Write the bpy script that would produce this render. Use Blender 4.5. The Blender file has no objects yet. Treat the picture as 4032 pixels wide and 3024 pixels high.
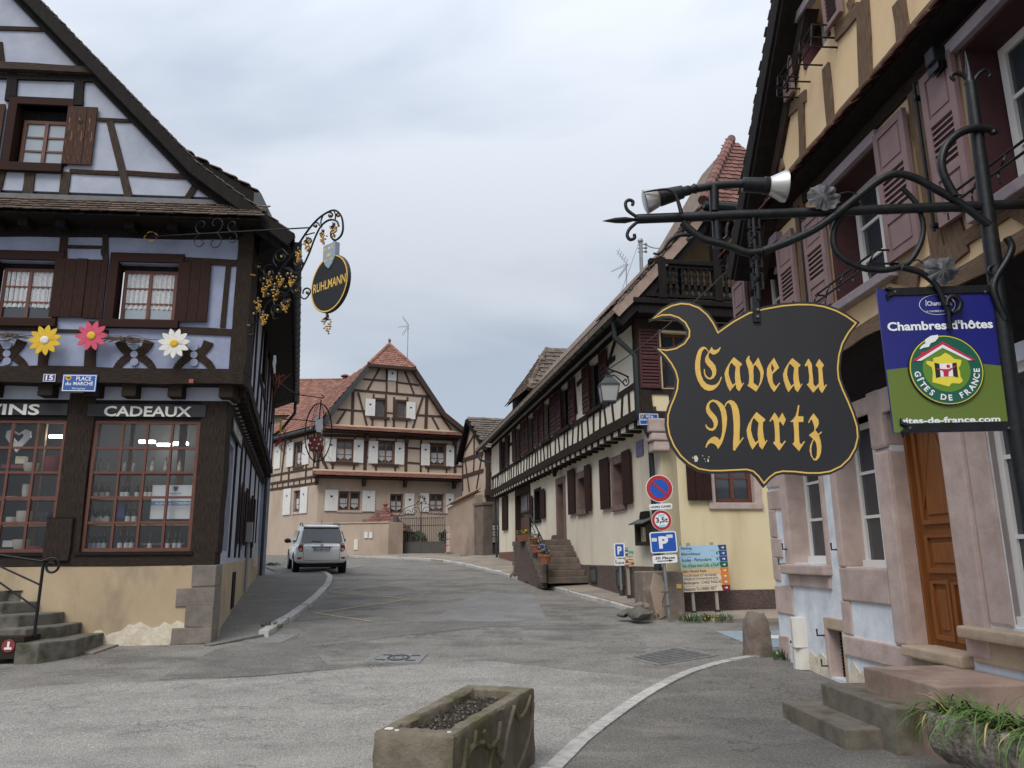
import bpy,bmesh,math,random
from mathutils import Vector,Matrix
from mathutils.geometry import delaunay_2d_cdt
random.seed(11)
rnd = random.uniform
sc = bpy.context.scene
COL = sc.collection
R = math.radians

# ------------------------------------------------------------------ camera, sky, sun, exposure
CAM_H,PITCH,ROLL,FPX = 1.55,R(12.7),0.010,3026.0      # FPX: focal length in photograph pixels
PW,PH = 4032.0,3024.0
cF = Vector((0,math.cos(PITCH),math.sin(PITCH)))
cR0 = Vector((1,0,0))
cU0 = Vector((0,-math.sin(PITCH),math.cos(PITCH)))
cR = cR0 * math.cos(ROLL) - cU0 * math.sin(ROLL)
cU = cU0 * math.cos(ROLL) + cR0 * math.sin(ROLL)
cC = Vector((0,0,CAM_H))
camd = bpy.data.cameras.new('camera')
camd.sensor_width = 36.0
camd.lens = FPX / PW * 36.0
camd.clip_start = 0.05
camd.clip_end = 2000
cam = bpy.data.objects.new('camera',camd)
COL.objects.link(cam)
cam.matrix_world = Matrix(((cR.x,cU.x,-cF.x,0),(cR.y,cU.y,-cF.y,0),(cR.z,cU.z,-cF.z,CAM_H),(0,0,0,1)))
sc.camera = cam

SUN_EL,SUN_AZ = R(52),R(205)          # azimuth clockwise from +Y
wd = bpy.data.worlds.new('World')
sc.world = wd
wd.use_nodes = True
nt = wd.node_tree
nt.nodes.clear()
wo = nt.nodes.new('ShaderNodeOutputWorld')
bg = nt.nodes.new('ShaderNodeBackground')
bg.inputs['Strength'].default_value = 0.1
sky = nt.nodes.new('ShaderNodeTexSky')
sky.sky_type = 'NISHITA'
sky.sun_disc = False
sky.sun_elevation = SUN_EL
sky.sun_rotation = SUN_AZ
sky.air_density = 1.2
sky.dust_density = 2.0
tc = nt.nodes.new('ShaderNodeTexCoord')
sepd = nt.nodes.new('ShaderNodeSeparateXYZ')
nt.links.new(tc.outputs['Generated'],sepd.inputs[0])
mp = nt.nodes.new('ShaderNodeMapping')
mp.inputs['Scale'].default_value = (1.0,1.0,2.6)
mp.inputs['Location'].default_value = (-2.097,-3.325,-1.469)
nt.links.new(tc.outputs['Generated'],mp.inputs[0])
n1 = nt.nodes.new('ShaderNodeTexNoise')
n1.inputs['Scale'].default_value = 1.5
n1.inputs['Detail'].default_value = 5
n1.inputs['Roughness'].default_value = 0.52
n1.inputs['Distortion'].default_value = 0.35
nt.links.new(mp.outputs[0],n1.inputs['Vector'])
cr = nt.nodes.new('ShaderNodeValToRGB')
cr.color_ramp.elements[0].position = 0.36
cr.color_ramp.elements[0].color = (2.95,3.32,3.9,1)
cr.color_ramp.elements[1].position = 0.56
cr.color_ramp.elements[1].color = (4.3,4.56,4.98,1)
nt.links.new(n1.outputs['Fac'],cr.inputs[0])
# a thick cloud deck is brighter overhead than at the rim, all the way round
zr = nt.nodes.new('ShaderNodeMapRange')
zr.inputs[1].default_value = 0.35
zr.inputs[2].default_value = 1.0
zr.inputs[3].default_value = 1.0
zr.inputs[4].default_value = 2.1
nt.links.new(sepd.outputs['Z'],zr.inputs[0])
vm = nt.nodes.new('ShaderNodeVectorMath')
vm.operation = 'SCALE'
nt.links.new(cr.outputs[0],vm.inputs[0])
nt.links.new(zr.outputs[0],vm.inputs['Scale'])
mx = nt.nodes.new('ShaderNodeMix')
mx.data_type = 'RGBA'
mx.inputs[0].default_value = 0.12
nt.links.new(vm.outputs[0],mx.inputs[6])
nt.links.new(sky.outputs[0],mx.inputs[7])
nt.links.new(mx.outputs[2],bg.inputs['Color'])
nt.links.new(bg.outputs[0],wo.inputs[0])

sund = bpy.data.lights.new('sun','SUN')
sund.energy = 1.5
sund.angle = R(30)
sund.color = (1.0,0.96,0.9)
sun = bpy.data.objects.new('sun',sund)
COL.objects.link(sun)
sdir = Vector((math.sin(SUN_AZ) * math.cos(SUN_EL),math.cos(SUN_AZ) * math.cos(SUN_EL),math.sin(SUN_EL)))
sun.rotation_euler = sdir.to_track_quat('Z','Y').to_euler()
sun.location = (0,-5,30)

vs = sc.view_settings
vs.view_transform = 'Standard'
vs.look = 'None'
vs.exposure = 0.68
vs.gamma = 1.0
vs.use_curve_mapping = False
sc.cycles.max_bounces = 6
sc.cycles.diffuse_bounces = 4
sc.cycles.transparent_max_bounces = 8
sc.cycles.use_adaptive_sampling = True

# ------------------------------------------------------------------ pixel helpers: a photograph pixel and a real plane give a place
ZM = dict(S=(0,0,1.0),D=(0,0,1.82278),A1=(0,0,.49729),A2=(0,750,.49729),A3=(0,1500,.49729),A4=(0,2200,.49729),
          A5=(750,750,.36157),A6=(1000,1250,.60281),B1=(1750,1250,.66323),B2=(2350,650,.48222),B3=(2450,1750,.4522),
          B4=(2950,0,.54263),B5=(2950,700,.48915),B6=(2950,1500,.48915),B7=(2950,2200,.49679),B8=(1350,2500,.45208),
          C1=(2680,1320,.3375),C2=(2540,1160,.47022),C3=(3440,1120,.36164),C4=(1100,2040,.14467),C5=(800,1400,.36166),
          C6=(1000,2150,.94937),C7=(1900,1900,.30136),C8=(1480,1200,.41591))

def px(z,x,y):
 a = ZM[z]
 return a[0] + x * a[2],a[1] + y * a[2]

def ray(x,y):
 return cF + cR * ((x - PW / 2) / FPX) - cU * ((y - PH / 2) / FPX)

def ground_z(y):
 t = y - 9.0
 if t <= -2: return 0.0
 if t < 2: return 0.05 * (t + 2) ** 2 / 8
 if t < 36: return 0.05 * t
 return 1.8

def G(z,x,y,lift=0.0):
 """the ground point seen at a pixel"""
 d = ray(*px(z,x,y))
 lo,hi = 0.3,0.8
 while hi < 120 and (cC + d * hi).z > ground_z((cC + d * hi).y) + lift: lo,hi = hi,hi + .25
 for _ in range(40):
  m = (lo + hi) / 2
  p = cC + d * m
  if p.z < ground_z(p.y) + lift: hi = m
  else: lo = m
 return cC + d * lo

def at_depth(z,x,y,Y):
 """the point seen at a pixel on the upright plane y = Y"""
 d = ray(*px(z,x,y))
 return cC + d * (Y / d.y)

class Fr:
 """an upright facade frame: u along the wall, n out of the wall, v up"""
 def __init__(self,ox,oy,deg):
  a = R(deg)
  self.o = Vector((ox,oy,0))
  self.eu = Vector((math.cos(a),math.sin(a),0))
  self.en = Vector((math.sin(a),-math.cos(a),0))
  self.M = Matrix(((self.eu.x,self.en.x,0,ox),(self.eu.y,self.en.y,0,oy),(0,0,1,0),(0,0,0,1)))
 def at(self,z,x,y,n=0.0):
  d = ray(*px(z,x,y))
  t = (self.o + self.en * n - cC).dot(self.en) / d.dot(self.en)
  p = cC + d * t
  return (p - self.o).dot(self.eu),p.z
 def W(self,u,n,v):
  return self.o + self.eu * u + self.en * n + Vector((0,0,v))

# ------------------------------------------------------------------ materials
MATS = {}
def mat(name,col,rough=0.8,col2=None,fac=(0.35,0.7),scale=4.0,stretch=(1,1,1),detail=6,bump=0.0,bscale=60.0,bstretch=(1,1,1),
  metal=0.0,per=0.0,uv=False,emit=None,spec=None,coat=0.0,trans=0.0,col3=None,scale3=1.2,fac3=(0.5,0.72),stretch3=(1,1,1),alpha=None,bdist=0.01):
 m = bpy.data.materials.new(name)
 MATS[name] = m
 m.use_nodes = True
 t = m.node_tree
 b = t.nodes['Principled BSDF']
 L = t.links.new
 b.inputs['Roughness'].default_value = rough
 b.inputs['Metallic'].default_value = metal
 if spec is not None: b.inputs['Specular IOR Level'].default_value = spec
 if coat: b.inputs['Coat Weight'].default_value = coat
 if trans: b.inputs['Transmission Weight'].default_value = trans
 if alpha is not None: b.inputs['Alpha'].default_value = alpha
 c4 = lambda c: (c[0],c[1],c[2],1)
 b.inputs['Base Color'].default_value = c4(col)
 co = t.nodes.new('ShaderNodeTexCoord')
 src = co.outputs['UV'] if uv else co.outputs['Object']
 def noise(sc_,st,det=detail):
  mpn = t.nodes.new('ShaderNodeMapping')
  mpn.inputs['Scale'].default_value = st
  L(src,mpn.inputs[0])
  n = t.nodes.new('ShaderNodeTexNoise')
  n.inputs['Scale'].default_value = sc_
  n.inputs['Detail'].default_value = det
  n.inputs['Roughness'].default_value = 0.6
  L(mpn.outputs[0],n.inputs['Vector'])
  return n.outputs['Fac']
 out = None
 def mixc(f,a,c):
  mm = t.nodes.new('ShaderNodeMix')
  mm.data_type = 'RGBA'
  L(f,mm.inputs[0])
  if isinstance(a,tuple): mm.inputs[6].default_value = c4(a)
  else: L(a,mm.inputs[6])
  mm.inputs[7].default_value = c4(c)
  return mm.outputs[2]
 def ramp(f,lo,hi):
  r = t.nodes.new('ShaderNodeMapRange')
  r.inputs[1].default_value = lo
  r.inputs[2].default_value = hi
  L(f,r.inputs[0])
  return r.outputs[0]
 if col2 is not None:
  out = mixc(ramp(noise(scale,stretch),*fac),tuple(col),col2)
 if col3 is not None:
  out = mixc(ramp(noise(scale3,stretch3),*fac3),out if out is not None else tuple(col),col3)
 if per:
  oi = t.nodes.new('ShaderNodeObjectInfo')
  ge = t.nodes.new('ShaderNodeNewGeometry')
  ad = t.nodes.new('ShaderNodeMath'); ad.operation = 'ADD'
  L(oi.outputs['Random'],ad.inputs[0]); L(ge.outputs['Random Per Island'],ad.inputs[1])
  fr = t.nodes.new('ShaderNodeMath'); fr.operation = 'FRACT'
  L(ad.outputs[0],fr.inputs[0])
  mr = t.nodes.new('ShaderNodeMapRange')
  mr.inputs[3].default_value = 1 - per
  mr.inputs[4].default_value = 1 + per
  L(fr.outputs[0],mr.inputs[0])
  hs = t.nodes.new('ShaderNodeHueSaturation')
  L(mr.outputs[0],hs.inputs['Value'])
  if out is not None: L(out,hs.inputs['Color'])
  else: hs.inputs['Color'].default_value = c4(col)
  out = hs.outputs[0]
 if out is not None: L(out,b.inputs['Base Color'])
 if bump:
  bn = t.nodes.new('ShaderNodeBump')
  bn.inputs['Strength'].default_value = bump
  bn.inputs['Distance'].default_value = bdist
  L(noise(bscale,bstretch,5),bn.inputs['Height'])
  L(bn.outputs[0],b.inputs['Normal'])
 if emit:
  b.inputs['Emission Color'].default_value = c4(emit[0])
  b.inputs['Emission Strength'].default_value = emit[1]
 return m

def srgb(r,g,b):
 f = lambda c: (c / 255 / 12.92) if c / 255 <= 0.04045 else ((c / 255 + 0.055) / 1.055) ** 2.4
 return (f(r),f(g),f(b))

# ------------------------------------------------------------------ mesh builder
class MB:
 def __init__(self,M=None):
  self.M = M
  self.v,self.f,self.uv = [],[],{}
 def add(self,vs_,fs,M=None):
  M = M or self.M
  b = len(self.v)
  for p in vs_:
   p = Vector(p)
   self.v.append(M @ p if M is not None else p)
  self.f.extend(tuple(b + i for i in f) for f in fs)
  return b
 def box(self,x0,x1,y0,y1,z0,z1,M=None):
  return self.add([(x0,y0,z0),(x1,y0,z0),(x1,y1,z0),(x0,y1,z0),(x0,y0,z1),(x1,y0,z1),(x1,y1,z1),(x0,y1,z1)],
                 [(0,3,2,1),(4,5,6,7),(0,1,5,4),(1,2,6,5),(2,3,7,6),(3,0,4,7)],M)
 def prism(self,poly,n0,n1,M=None):
  """polygon in (u, v) extruded along n"""
  k = len(poly)
  vs_ = [(p[0],n1,p[1]) for p in poly] + [(p[0],n0,p[1]) for p in poly]
  fs = [tuple(range(k)),tuple(range(2 * k - 1,k - 1,-1))] + [(i,k + i,k + (i + 1) % k,(i + 1) % k) for i in range(k)]
  return self.add(vs_,fs,M)
 def plate(self,poly,holes,n0,n1,M=None):
  """polygon with holes in (u, v), with sides"""
  loops = [list(poly)] + [list(h) for h in holes]
  pts,edges = [],[]
  for lp in loops:
   b = len(pts)
   pts += [Vector(p) for p in lp]
   edges += [(b + i,b + (i + 1) % len(lp)) for i in range(len(lp))]
  ov,oe,of,*_ = delaunay_2d_cdt(pts,edges,[],0,1e-6)
  def inside(p,lp):
   r = False
   for i in range(len(lp)):
    a,b = lp[i],lp[i - 1]
    if (a[1] > p.y) != (b[1] > p.y) and p.x < (b[0] - a[0]) * (p.y - a[1]) / (b[1] - a[1]) + a[0]: r = not r
   return r
  keep = []
  for f in of:
   c = sum((ov[i] for i in f),Vector((0,0))) / len(f)
   if inside(c,loops[0]) and not any(inside(c,h) for h in loops[1:]): keep.append(tuple(f))
  k = len(ov)
  self.add([(p.x,n1,p.y) for p in ov],keep,M)
  for lp in loops:
   q = len(lp)
   self.add([(p[0],n1,p[1]) for p in lp] + [(p[0],n0,p[1]) for p in lp],[(i,(i + 1) % q,q + (i + 1) % q,q + i) for i in range(q)],M)
 def beam(self,p,q,w,n0,n1,seg=4,jit=0.06,M=None,w2=None):
  """hewn bar from p to q in (u, v)"""
  p,q = Vector(p),Vector(q)
  d = q - p
  ln = d.length
  if ln < 1e-5: return
  d /= ln
  s = Vector((-d.y,d.x))
  w2 = w if w2 is None else w2
  b = len(self.v)
  vs_,uvs = [],[]
  for i in range(seg + 1):
   t = i / seg
   ww = (w + (w2 - w) * t)
   a = ww * (0.5 + rnd(-jit,jit)); c = ww * (0.5 + rnd(-jit,jit)); m = rnd(-jit,jit) * 0.3 * ww
   k = p + d * (ln * t)
   l_,r_ = k + s * (a + m),k - s * (c - m)
   dn = rnd(-0.004,0.004)
   vs_ += [(l_.x,n1 + dn,l_.y),(r_.x,n1 + dn,r_.y),(r_.x,n0,r_.y),(l_.x,n0,l_.y)]
   for j,o in enumerate((0,ww,ww * 1.3,-ww * .3)): uvs.append((t * ln + b * .37,o + b * .11))
  fs = []
  for i in range(seg):
   for j in range(4):
    fs.append((i * 4 + j,i * 4 + (j + 1) % 4,i * 4 + 4 + (j + 1) % 4,i * 4 + 4 + j))
  fs += [(0,1,2,3),tuple(seg * 4 + j for j in (3,2,1,0))]
  self.add(vs_,fs,M)
  for i,t in enumerate(uvs): self.uv[b + i] = t
 def tube(self,pts,r,seg=8,M=None,flat=1.0,closed=False):
  pts = [Vector(p) for p in pts]
  n = len(pts)
  rr = r if isinstance(r,(list,tuple)) else [r] * n
  vs_ = []
  prev = None
  for i in range(n):
   a = pts[max(0,i - 1)] if not closed else pts[i - 1]
   c = pts[min(n - 1,i + 1)] if not closed else pts[(i + 1) % n]
   d = (c - a).normalized() if (c - a).length > 1e-9 else Vector((0,0,1))
   if prev is None:
    ref = Vector((0,0,1)) if abs(d.z) < 0.9 else Vector((0,1,0))
    x = d.cross(ref).normalized()
   else:
    x = (prev - d * prev.dot(d))
    x = x.normalized() if x.length > 1e-6 else d.orthogonal().normalized()
   prev = x
   y = d.cross(x)
   for j in range(seg):
    an = 2 * math.pi * (j + 0.5) / seg
    vs_.append(pts[i] + x * (math.cos(an) * rr[i]) + y * (math.sin(an) * rr[i] * flat))
  fs = []
  for i in range(n if closed else n - 1):
   i2 = (i + 1) % n
   for j in range(seg):
    fs.append((i * seg + j,i * seg + (j + 1) % seg,i2 * seg + (j + 1) % seg,i2 * seg + j))
  if not closed:
   fs += [tuple(range(seg - 1,-1,-1)),tuple((n - 1) * seg + j for j in range(seg))]
  return self.add(vs_,fs,M)
 def lathe(self,prof,c=(0,0,0),axis=(0,0,1),seg=16,M=None,start=None,cap=True):
  """profile of (radius, height) about an axis through c"""
  ax = Vector(axis).normalized()
  x = ax.orthogonal().normalized() if start is None else Vector(start).normalized()
  y = ax.cross(x)
  c = Vector(c)
  vs_ = []
  for r,h in prof:
   for j in range(seg):
    an = 2 * math.pi * (j + .5) / seg
    vs_.append(c + ax * h + (x * math.cos(an) + y * math.sin(an)) * r)
  fs = []
  for i in range(len(prof) - 1):
   for j in range(seg):
    fs.append((i * seg + j,i * seg + (j + 1) % seg,i * seg + seg + (j + 1) % seg,i * seg + seg + j))
  if cap:
   fs += [tuple(range(seg - 1,-1,-1)),tuple((len(prof) - 1) * seg + j for j in range(seg))]
  return self.add(vs_,fs,M)
 def ball(self,c,r,seg=8,rings=6,M=None,sx=1,sy=1,sz=1):
  vs_,fs = [],[]
  for i in range(rings + 1):
   th = math.pi * i / rings
   for j in range(seg):
    ph = 2 * math.pi * j / seg
    vs_.append((c[0] + r * sx * math.sin(th) * math.cos(ph),c[1] + r * sy * math.sin(th) * math.sin(ph),c[2] + r * sz * math.cos(th)))
  for i in range(rings):
   for j in range(seg):
    fs.append((i * seg + j,i * seg + (j + 1) % seg,i * seg + seg + (j + 1) % seg,i * seg + seg + j))
  return self.add(vs_,fs,M)
 def quad(self,a,b,c,d,M=None):
  return self.add([a,b,c,d],[(0,1,2,3)],M)
 def merge(self,me,M):
  b = len(self.v)
  for v in me.vertices: self.v.append(M @ v.co)
  self.f.extend(tuple(b + i for i in p.vertices) for p in me.polygons)
  return self

ORG = {}
def mesh_of(name,mb,org,smooth=0.0,bevel=0.0,bseg=2,weld=True):
 me = bpy.data.meshes.new(name)
 me.from_pydata([tuple(v - org) for v in mb.v],[],mb.f)
 bm = bmesh.new()
 bm.from_mesh(me)
 if mb.uv:
  lay = bm.loops.layers.uv.new('UVMap')
  for fc in bm.faces:
   for lp in fc.loops: lp[lay].uv = mb.uv.get(lp.vert.index,(0,0))
 if weld: bmesh.ops.remove_doubles(bm,verts=bm.verts,dist=1e-5)
 if bevel:
  es = [e for e in bm.edges if len(e.link_faces) == 2 and e.calc_face_angle(0) > 0.5]
  bmesh.ops.bevel(bm,geom=es,offset=bevel,segments=bseg,profile=0.6,affect='EDGES',clamp_overlap=True)
 bmesh.ops.recalc_face_normals(bm,faces=bm.faces)
 bm.to_mesh(me)
 bm.free()
 if smooth:
  for p in me.polygons: p.use_smooth = True
  me.set_sharp_from_angle(angle=R(smooth))
 return me

def root_of(o):
 while o.parent is not None: o = o.parent
 return o

def part(name,mb,m,parent,smooth=0.0,bevel=0.0,kind=None,label=None,bseg=2,weld=True):
 org = ORG[root_of(parent).name]
 me = mesh_of(name,mb,org,smooth,bevel,bseg,weld)
 if m is not None: me.materials.append(MATS[m] if isinstance(m,str) else m)
 o = bpy.data.objects.new(name,me)
 COL.objects.link(o)
 o.parent = parent
 if kind: o['kind'] = kind
 if label: o['label'] = label
 return o

def single(name,mb,m,label=None,cat=None,group=None,kind=None,smooth=0.0,bevel=0.0,bseg=2,org=None):
 """a thing that is one mesh (it may still parent parts)"""
 if org is None:
  lo = Vector([min(v[i] for v in mb.v) for i in range(3)]); hi = Vector([max(v[i] for v in mb.v) for i in range(3)])
  org = Vector(((lo.x + hi.x) / 2,(lo.y + hi.y) / 2,lo.z))
 me = mesh_of(name,mb,org,smooth,bevel,bseg)
 if m is not None: me.materials.append(MATS[m] if isinstance(m,str) else m)
 o = bpy.data.objects.new(name,me)
 COL.objects.link(o)
 o.location = org
 ORG[o.name] = org
 if label: o['label'] = label
 if cat: o['category'] = cat
 if group: o['group'] = group
 if kind: o['kind'] = kind
 return o

def thing(name,label,cat,loc,group=None,kind=None):
 o = bpy.data.objects.new(name,None)
 o.empty_display_size = 0.2
 COL.objects.link(o)
 o.location = loc
 ORG[o.name] = Vector(loc)
 o['label'] = label
 o['category'] = cat
 if group: o['group'] = group
 if kind: o['kind'] = kind
 return o

def place(name,me,parent,Mw,label=None):
 """a part that shares mesh data, at a world matrix"""
 o = bpy.data.objects.new(name,me)
 COL.objects.link(o)
 o.parent = parent
 o.matrix_local = Matrix.Translation(-ORG[root_of(parent).name]) @ Mw
 if label: o['label'] = label
 return o

# ------------------------------------------------------------------ writing
def text_shape(body,bold=0.0,space=1.0):
 cu = bpy.data.curves.new('t','FONT')
 cu.body = body
 cu.size = 1.0
 cu.offset = bold
 cu.space_character = space
 cu.resolution_u = 3
 o = bpy.data.objects.new('t',cu)
 me = bpy.data.meshes.new_from_object(o)
 bpy.data.objects.remove(o)
 bpy.data.curves.remove(cu)
 vs_ = [Vector(v.co) for v in me.vertices]
 fs = [tuple(p.vertices) for p in me.polygons]
 bpy.data.meshes.remove(me)
 return vs_,fs

def letter(mb,body,u0,u1,v0,v1,n,M,bold=0.0,space=1.0,slant=0.0,depth=0.0,rot=0.0,cap=True):
 """write into the box u0..u1, v0..v1 of a frame"""
 vs_,fs = text_shape(body,bold,space)
 if not vs_: return
 x0,x1 = min(v.x for v in vs_),max(v.x for v in vs_)
 y0,y1 = min(v.y for v in vs_),max(v.y for v in vs_)
 P = []
 for v in vs_:
  a,b = (v.x - x0) / (x1 - x0),(v.y - y0) / (y1 - y0)
  u,w = u0 + a * (u1 - u0) + slant * b * (v1 - v0),v0 + b * (v1 - v0)
  P.append((u,n,w))
 mb.add(P,fs,M)

# ------------------------------------------------------------------ building kit
def rect(u0,u1,v0,v1):
 return [(u0,v0),(u1,v0),(u1,v1),(u0,v1)]

def hx(fr,z,x0,y0,x1,y1,n=0.0):
 """box seen between two pixels -> sorted (u0, u1, v0, v1)"""
 a,b = fr.at(z,x0,y0,n),fr.at(z,x1,y1,n)
 return min(a[0],b[0]),max(a[0],b[0]),min(a[1],b[1]),max(a[1],b[1])

def timber(fr,pts,w,parent,m,n=0.0,proud=0.03,deep=0.12,seg=None,name='beam',w2=None,jit=0.06):
 p,q = pts
 mb = MB(fr.M)
 ln = math.hypot(q[0] - p[0],q[1] - p[1])
 mb.beam(p,q,w,n - deep,n + proud,seg or max(2,int(ln / 0.5)),jit,w2=w2)
 return part(name,mb,m,parent)

def heart(cx,cz,s):
 return [(cx,cz - s),(cx + s * .9,cz + s * .15),(cx + s * .85,cz + s * .6),(cx + s * .45,cz + s * .75),(cx,cz + s * .4),
   (cx - s * .45,cz + s * .75),(cx - s * .85,cz + s * .6),(cx - s * .9,cz + s * .15)]

def window(fr,box,n,cols,rows,parent,fm,pm,fw=0.06,mw=0.025,mid=True,curtain=None,deep=0.06,name='window',sill=None):
 """frame with bars; each pane, the curtain and the sill are pieces of it"""
 u0,u1,v0,v1 = box
 mb = MB(fr.M)
 mb.plate(rect(u0,u1,v0,v1),[rect(u0 + fw,u1 - fw,v0 + fw,v1 - fw)],n - deep,n)
 cw = (u1 - u0 - 2 * fw) / cols
 rh = (v1 - v0 - 2 * fw) / rows
 for i in range(1,cols):
  x = u0 + fw + cw * i
  w = mw * 1.9 if (mid and cols % 2 == 0 and i == cols // 2) else mw
  d = 0.006 if w > mw else -0.006
  mb.box(x - w / 2,x + w / 2,n - deep * .8,n + d,v0 + fw - .002,v1 - fw + .002)
 for j in range(1,rows):
  z = v0 + fw + rh * j
  mb.box(u0 + fw - .002,u1 - fw + .002,n - deep * .7,n - .01,z - mw / 2,z + mw / 2)
 w = part(name,mb,fm,parent)
 for i in range(cols):
  for j in range(rows):
   pb = MB(fr.M)
   a,b = u0 + fw + cw * i,v0 + fw + rh * j
   t = rnd(-.006,.006)
   pb.quad((a,n - .03 + t,b),(a + cw,n - .03 - t,b),(a + cw,n - .03 - t,b + rh),(a,n - .03 + t,b + rh))
   part('pane',pb,pm,w)
 if curtain:
  curtain(fr,u0 + fw,u1 - fw,v0 + fw,v1 - fw,n - .10,w)
 if sill:
  sb = MB(fr.M)
  sb.box(u0 - sill[0],u1 + sill[0],n - deep,n + sill[1],v0 - sill[2],v0 + .003)
  part('window_sill',sb,sill[3],w,bevel=.01)
 return w

def net_curtain(fr,u0,u1,v0,v1,n,w,m='lace',bottom=0.08,drop=0.5,halves=2,points=True):
 """gathered white cloth with a pointed or scalloped hem"""
 mb = MB(fr.M)
 W = (u1 - u0) / halves
 for h in range(halves):
  k = 14
  top,low = [],[]
  for i in range(k + 1):
   t = i / k
   u = u0 + h * W + t * W
   dn = 0.012 * math.sin(t * 30 + h)
   if points: e = v0 + (v1 - v0) * (bottom + drop * abs(2 * t - 1) * 0.22)
   else: e = v0 + (v1 - v0) * bottom + 0.03 * abs(math.sin(t * 20))
   top.append((u,n + dn,v1 if not points else v0 + (v1 - v0) * min(1,bottom + drop)))
   low.append((u,n + dn,e))
  mb.add(top + low,[(i,i + 1,k + 2 + i,k + 1 + i) for i in range(k)])
 part('curtain',mb,m,w)

def shutter_board(fr,box,n,parent,m,planks=3,hrt=None,battens=True,thick=0.035,dark='void',hrt_at=0.76,bm_=None):
 """boarded shutter lying open against the wall; each plank a piece"""
 u0,u1,v0,v1 = box
 mb = MB(fr.M)
 if battens:
  for k in (0.16,0.84):
   z = v0 + (v1 - v0) * k
   mb.box(u0 + .02,u1 - .02,n - .004,n + .012,z - .035,z + .035)
 mb.box(u0 + .004,u1 - .004,n,n + thick * .55,v0 + .004,v1 - .004)
 s = part('shutter',mb,bm_ or m,parent)
 w = (u1 - u0) / planks
 for i in range(planks):
  pb = MB(fr.M)
  d = rnd(0,.004)
  e = rnd(-.004,.004)
  pb.beam((u0 + w * (i + .5),v0 + e),(u0 + w * (i + .5),v1 + e),w * .965,n + thick * .4,n + thick + d,2,.012)
  part('plank',pb,m,s)
 if hrt:
  hb = MB(fr.M)
  hb.prism(heart((u0 + u1) / 2,v0 + (v1 - v0) * hrt_at,hrt),n + thick - .01,n + thick + .0065)
  part('heart_opening',hb,dark,s)
 return s

def louvre(fr,box,n,parent,m,sm,layout=((0.0,0.27,'p'),(0.27,0.66,'s'),(0.66,1.0,'p')),thick=0.04,fw=0.07,nslat=8,Mx=None):
 """framed shutter with flat panels and rows of slats"""
 u0,u1,v0,v1 = box
 M = Mx or fr.M
 mb = MB(M)
 H = v1 - v0
 hs = []
 for a,b,k in layout:
  h0 = v0 + H * a + (fw if a == 0 else fw * .5)
  h1 = v0 + H * b - (fw if b == 1 else fw * .5)
  hs.append((h0,h1,k))
 mb.plate(rect(u0,u1,v0,v1),[rect(u0 + fw,u1 - fw,h0,h1) for h0,h1,k in hs],n,n + thick)
 mb.box(u0 + .003,u1 - .003,n,n + .006,v0 + .003,v1 - .003)
 s = part('shutter',mb,m,parent)
 for h0,h1,k in hs:
  if k == 'p':
   pb = MB(M)
   pb.box(u0 + fw + .004,u1 - fw - .004,n + .006,n + thick - .013,h0 + .004,h1 - .004)
   pb.box(u0 + fw + .03,u1 - fw - .03,n + .006,n + thick - .004,h0 + .03,h1 - .03)
   part('panel',pb,m,s)
  else:
   q = max(3,int(round((h1 - h0) / sm))) if isinstance(sm,float) else nslat
   st = (h1 - h0) / q
   for i in range(q):
    z = h0 + st * i
    lb = MB(M)
    a,b = u0 + fw - .002,u1 - fw + .002
    lb.add([(a,n + .010,z + st * .95),(b,n + .010,z + st * .95),(b,n + thick - .004,z + st * .12),(a,n + thick - .004,z + st * .12),
      (a,n + .010,z + st * .83),(b,n + .010,z + st * .83),(b,n + thick - .004,z),(a,n + thick - .004,z)],
                       [(0,1,2,3),(4,7,6,5),(0,4,5,1),(3,2,6,7),(0,3,7,4),(1,5,6,2)])
    part('slat',lb,m,s)
 return s

TILE = {}
def tile_mesh(tw,th,m,round_=True,thick=0.02):
 key = (round(tw,3),round(th,3),m,round_)
 if key in TILE: return TILE[key]
 mb = MB()
 w = tw * .48
 L0 = th * 1.35
 pl = [(-w,L0),(-w,.16 * th)] + ([(-w * .6,.03 * th),(0,-.02 * th),(w * .6,.03 * th)] if round_ else [(-w,0),(w,0)]) + [(w,.16 * th),(w,L0)]
 k = len(pl)
 lift = thick * 1.7
 up = [(x,y,lift * (1 - y / L0) + thick) for x,y in pl]
 dn = [(x,y,lift * (1 - y / L0)) for x,y in pl]
 mb.add(up + dn,[tuple(range(k))[::-1]] + [(i,(i + 1) % k,k + (i + 1) % k,k + i) for i in range(k - 1)])
 me = mesh_of('tile',mb,Vector((0,0,0)))
 me.materials.append(MATS[m])
 TILE[key] = me
 return me

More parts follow.
